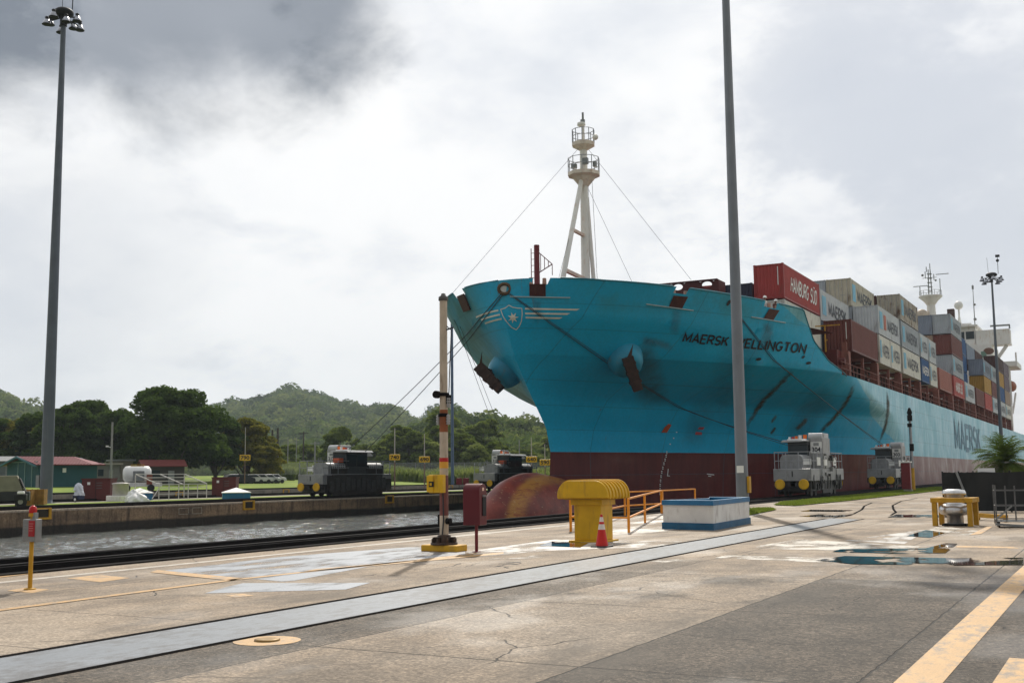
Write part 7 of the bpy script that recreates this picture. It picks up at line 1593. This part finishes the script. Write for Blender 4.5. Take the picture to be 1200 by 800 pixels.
band('tall_cane', 300, 345, 203, 207, 4000, 3.0, M_CANE, 32, .10, .5)
# hills: real terrain with a forest of crowns
def hill(pts, Dr, D0, Db, m, seed, crown, nc, mcore, mleaf, rough=.05, nq=105):
    """ridge silhouette pts (px, py) at depth Dr; the slope starts at D0 and falls behind to Db"""
    g = np.random.default_rng(seed); xs_ = np.arange(pts[0][0], pts[-1][0]+.1, (pts[-1][0]-pts[0][0])/110); ys_ = np.interp(xs_, [p[0] for p in pts], [p[1] for p in pts]); rows = 40; V = np.zeros((len(xs_), rows, 3)); ph = g.uniform(0, 6.28, 8)
    for i, (x, y) in enumerate(zip(xs_, ys_)):
        ztop = atD(x, y, Dr).z-crown*.6
        for j in range(rows):
            t = j/(rows-1)*1.45; D = D0+(Dr-D0)*t if t <= 1 else Dr+(Db-Dr)*(t-1)/.45; p = atD(x, y, D); f = float(rnd_smooth(min(t, 1)))*.75+.25*min(t, 1) if t <= 1 else float(1-.8*rnd_smooth((t-1)/.45))
            nse = sum(math.sin(p.x*k_*.009+ph[q]+p.y*.006*k_) / k_ for q, k_ in enumerate((1, 2.3, 4.1))); V[i, j] = (p.x, p.y, max(ztop*f*(1+rough*nse*(1-abs(1-min(t, 1.4)))*(t < .93)), -1))
    nx = len(xs_); F = [(i*rows+j, (i+1)*rows+j, (i+1)*rows+j+1, i*rows+j+1) for i in range(nx-1) for j in range(rows-1)]
    struct(mesh_np('hill', V.reshape(-1, 3), F, m, smooth=True))
    # crowns: bicubic-free sampling of the grid
    u = g.uniform(0, nx-1.001, nc); v = (g.uniform(0, 1, nc)**1.0)*(rows-1)*(1.12/1.45); i0, j0 = u.astype(int), v.astype(int); fu, fv = (u-i0)[:, None], (v-j0)[:, None]
    P = V[i0, j0]*(1-fu)*(1-fv)+V[i0+1, j0]*fu*(1-fv)+V[i0, j0+1]*(1-fu)*fv+V[i0+1, j0+1]*fu*fv
    r = crown*g.uniform(.55, 1.25, nc)*np.where(g.uniform(0, 1, nc) > .94, 1.45, 1); R = np.c_[r, r, r*g.uniform(.7, 1.15, nc)]; P[:, 2] += R[:, 2]*.45
    n = nc*nq; gi = np.repeat(np.arange(nc), nq); d = g.normal(size=(n, 3)); d /= np.linalg.norm(d, axis=1)[:, None]; d[:, 2] = np.abs(d[:, 2])*np.where(g.uniform(0, 1, n) < .8, 1, -.5)
    Q = P[gi]+d*R[gi]*g.uniform(.85, 1.08, n)[:, None]; nr = d+g.normal(size=(n, 3))*.35; nr /= np.linalg.norm(nr, axis=1)[:, None]; t = np.cross(nr, g.normal(size=(n, 3))); t /= np.linalg.norm(t, axis=1)[:, None]; b = np.cross(nr, t); s = (R[gi, 0]*.19*g.uniform(.6, 1.3, n))[:, None]
    VV = np.stack([Q-t*s, Q-b*s*.7, Q+t*s, Q+b*s*.7], 1).reshape(-1, 3); crownm = g.integers(0, len(mleaf), nc)
    o = mesh_np('forest', VV, np.arange(len(VV)).reshape(-1, 4), mleaf, midx=crownm[gi]); o['kind'] = 'stuff'
M_HILLG = mat('hill_undergrowth', (.035, .05, .018), .95, 0, .3, .02)
LF = [leaf_mat('forest_leaf', (.062, .100, .022), (.125, .175, .042), .35, .05), leaf_mat('forest_leaf_pale', (.105, .140, .036), (.205, .240, .066), .35, .05), leaf_mat('forest_leaf_dark', (.034, .060, .017), (.080, .115, .028), .35, .05)]
hill([(120, 512), (200, 500), (255, 482), (270, 478), (300, 473), (330, 466), (350, 464.5), (375, 468), (400, 478), (420, 482), (440, 479), (455, 482), (470, 492), (490, 500), (520, 512), (560, 524)], 1500, 520, 2100, M_HILLG, 41, 7.5, 5200, M_HILLG, LF)
hill([(-140, 470), (-60, 466), (-20, 468), (0, 473), (14, 480), (28, 487), (42, 492), (60, 503), (90, 516), (140, 530)], 1000, 420, 1400, M_HILLG, 42, 6.5, 2600, M_HILLG, LF)
hill([(470, 512), (495, 496), (510, 482), (520, 479), (530, 480), (545, 488), (556, 500), (580, 512), (640, 524)], 1900, 1500, 2350, M_HILLG, 43, 10, 1500, M_HILLG, LF)
hill([(440, 534), (480, 521), (500, 507), (520, 494), (535, 492), (548, 499), (560, 503), (580, 501), (600, 504), (625, 508), (650, 509), (720, 506), (800, 510)], 560, 300, 800, M_HILLG, 44, 4.2, 3800, M_HILLG, LF)
# pylon on the skyline
p = atD(614, 500, 600); t = thing('pylon', 'thin lattice pylon on the skyline left of the ship', 'pylon', (p.x, p.y, p.z-9)); zz = 17
for sx in (-1, 1):
    for sy in (-1, 1): MB().bar((sx*1.6, sy*1.6, 0), (sx*.25, sy*.25, zz), .14).build('pylon_leg', M_GALV, t)
lt = MB()
for z in (3, 6.5, 9.5, 12, 14.5): w = 1.6-1.35*z/zz; lt.bar((-w, -w, z), (w, -w, z), .1); lt.bar((-w, -w, z-2), (w, -w, z), .08)
for z in (12.5, 14.8): lt.bar((-2.4, 0, z), (2.4, 0, z), .14)
lt.build('lattice', M_GALV, t)
# palm behind the screen fence
def palm():
    p = Vector((-5.05, 60.5, 0)); t = thing('palm', 'small palm with drooping fronds behind the black screen fence', 'palm', p); MB().tube([(0, 0, 0), (.03, 0, 1.0), (0, 0, 2.0)], [.20, .16, .15], 12).build('trunk', mat('palm_trunk', (.24, .19, .15), .9, 0, .25, 6), t)
    g = np.random.default_rng(3); V = []
    for k in range(46):
        a = g.uniform(0, 6.283); el = g.uniform(-.15, 1.35); L_ = g.uniform(1.5, 2.2); p0 = np.array([0, 0, 2.0]); d = np.array([math.cos(a)*math.cos(el), math.sin(a)*math.cos(el), math.sin(el)]); pts = [p0]
        for s in range(12): d = d+np.array([0, 0, -.115]); d /= np.linalg.norm(d); pts.append(pts[-1]+d*L_/12)
        for s in range(2, 12):
            dd = pts[s]-pts[s-1]; dd /= np.linalg.norm(dd); sd = np.cross(dd, [0, 0, 1]); sd /= np.linalg.norm(sd)+1e-6
            for q in range(3):
                b = pts[s-1]+(pts[s]-pts[s-1])*q/3
                for sg in (-1, 1):
                    ll = .52*math.sin(math.pi*min(1, (s+.6)/12.2))+.10; tip = b+(sd*sg*.8+dd*.75+np.array([0, 0, -.25+g.normal(0, .12)]))*ll; w = dd*.022; V += [b-w, b+w, tip+w*.2, tip-w*.2]
    cr = mesh_np('crown', V, np.arange(len(V)).reshape(-1, 4), leaf_mat('palm_leaf', (.05, .085, .015), (.13, .17, .04), .35), t)
palm()
# ------------------------------------------------------------------ the air
def haze():
    m = bpy.data.materials.new('haze'); m.use_nodes = True; nt = m.node_tree; nt.nodes.clear(); out = nt.nodes.new('ShaderNodeOutputMaterial'); v = nt.nodes.new('ShaderNodeVolumePrincipled')
    v.inputs['Color'].default_value = (0.78, 0.90, 1.0, 1); v.inputs['Density'].default_value = HAZE_D; v.inputs['Anisotropy'].default_value = 0.0; nt.links.new(v.outputs[0], out.inputs['Volume'])
    o = MB().box(-2600, 2600, YB-450, 2700, -8, 330).build('haze', m); o['kind'] = 'stuff'
HAZE_D = 0.00016
haze()
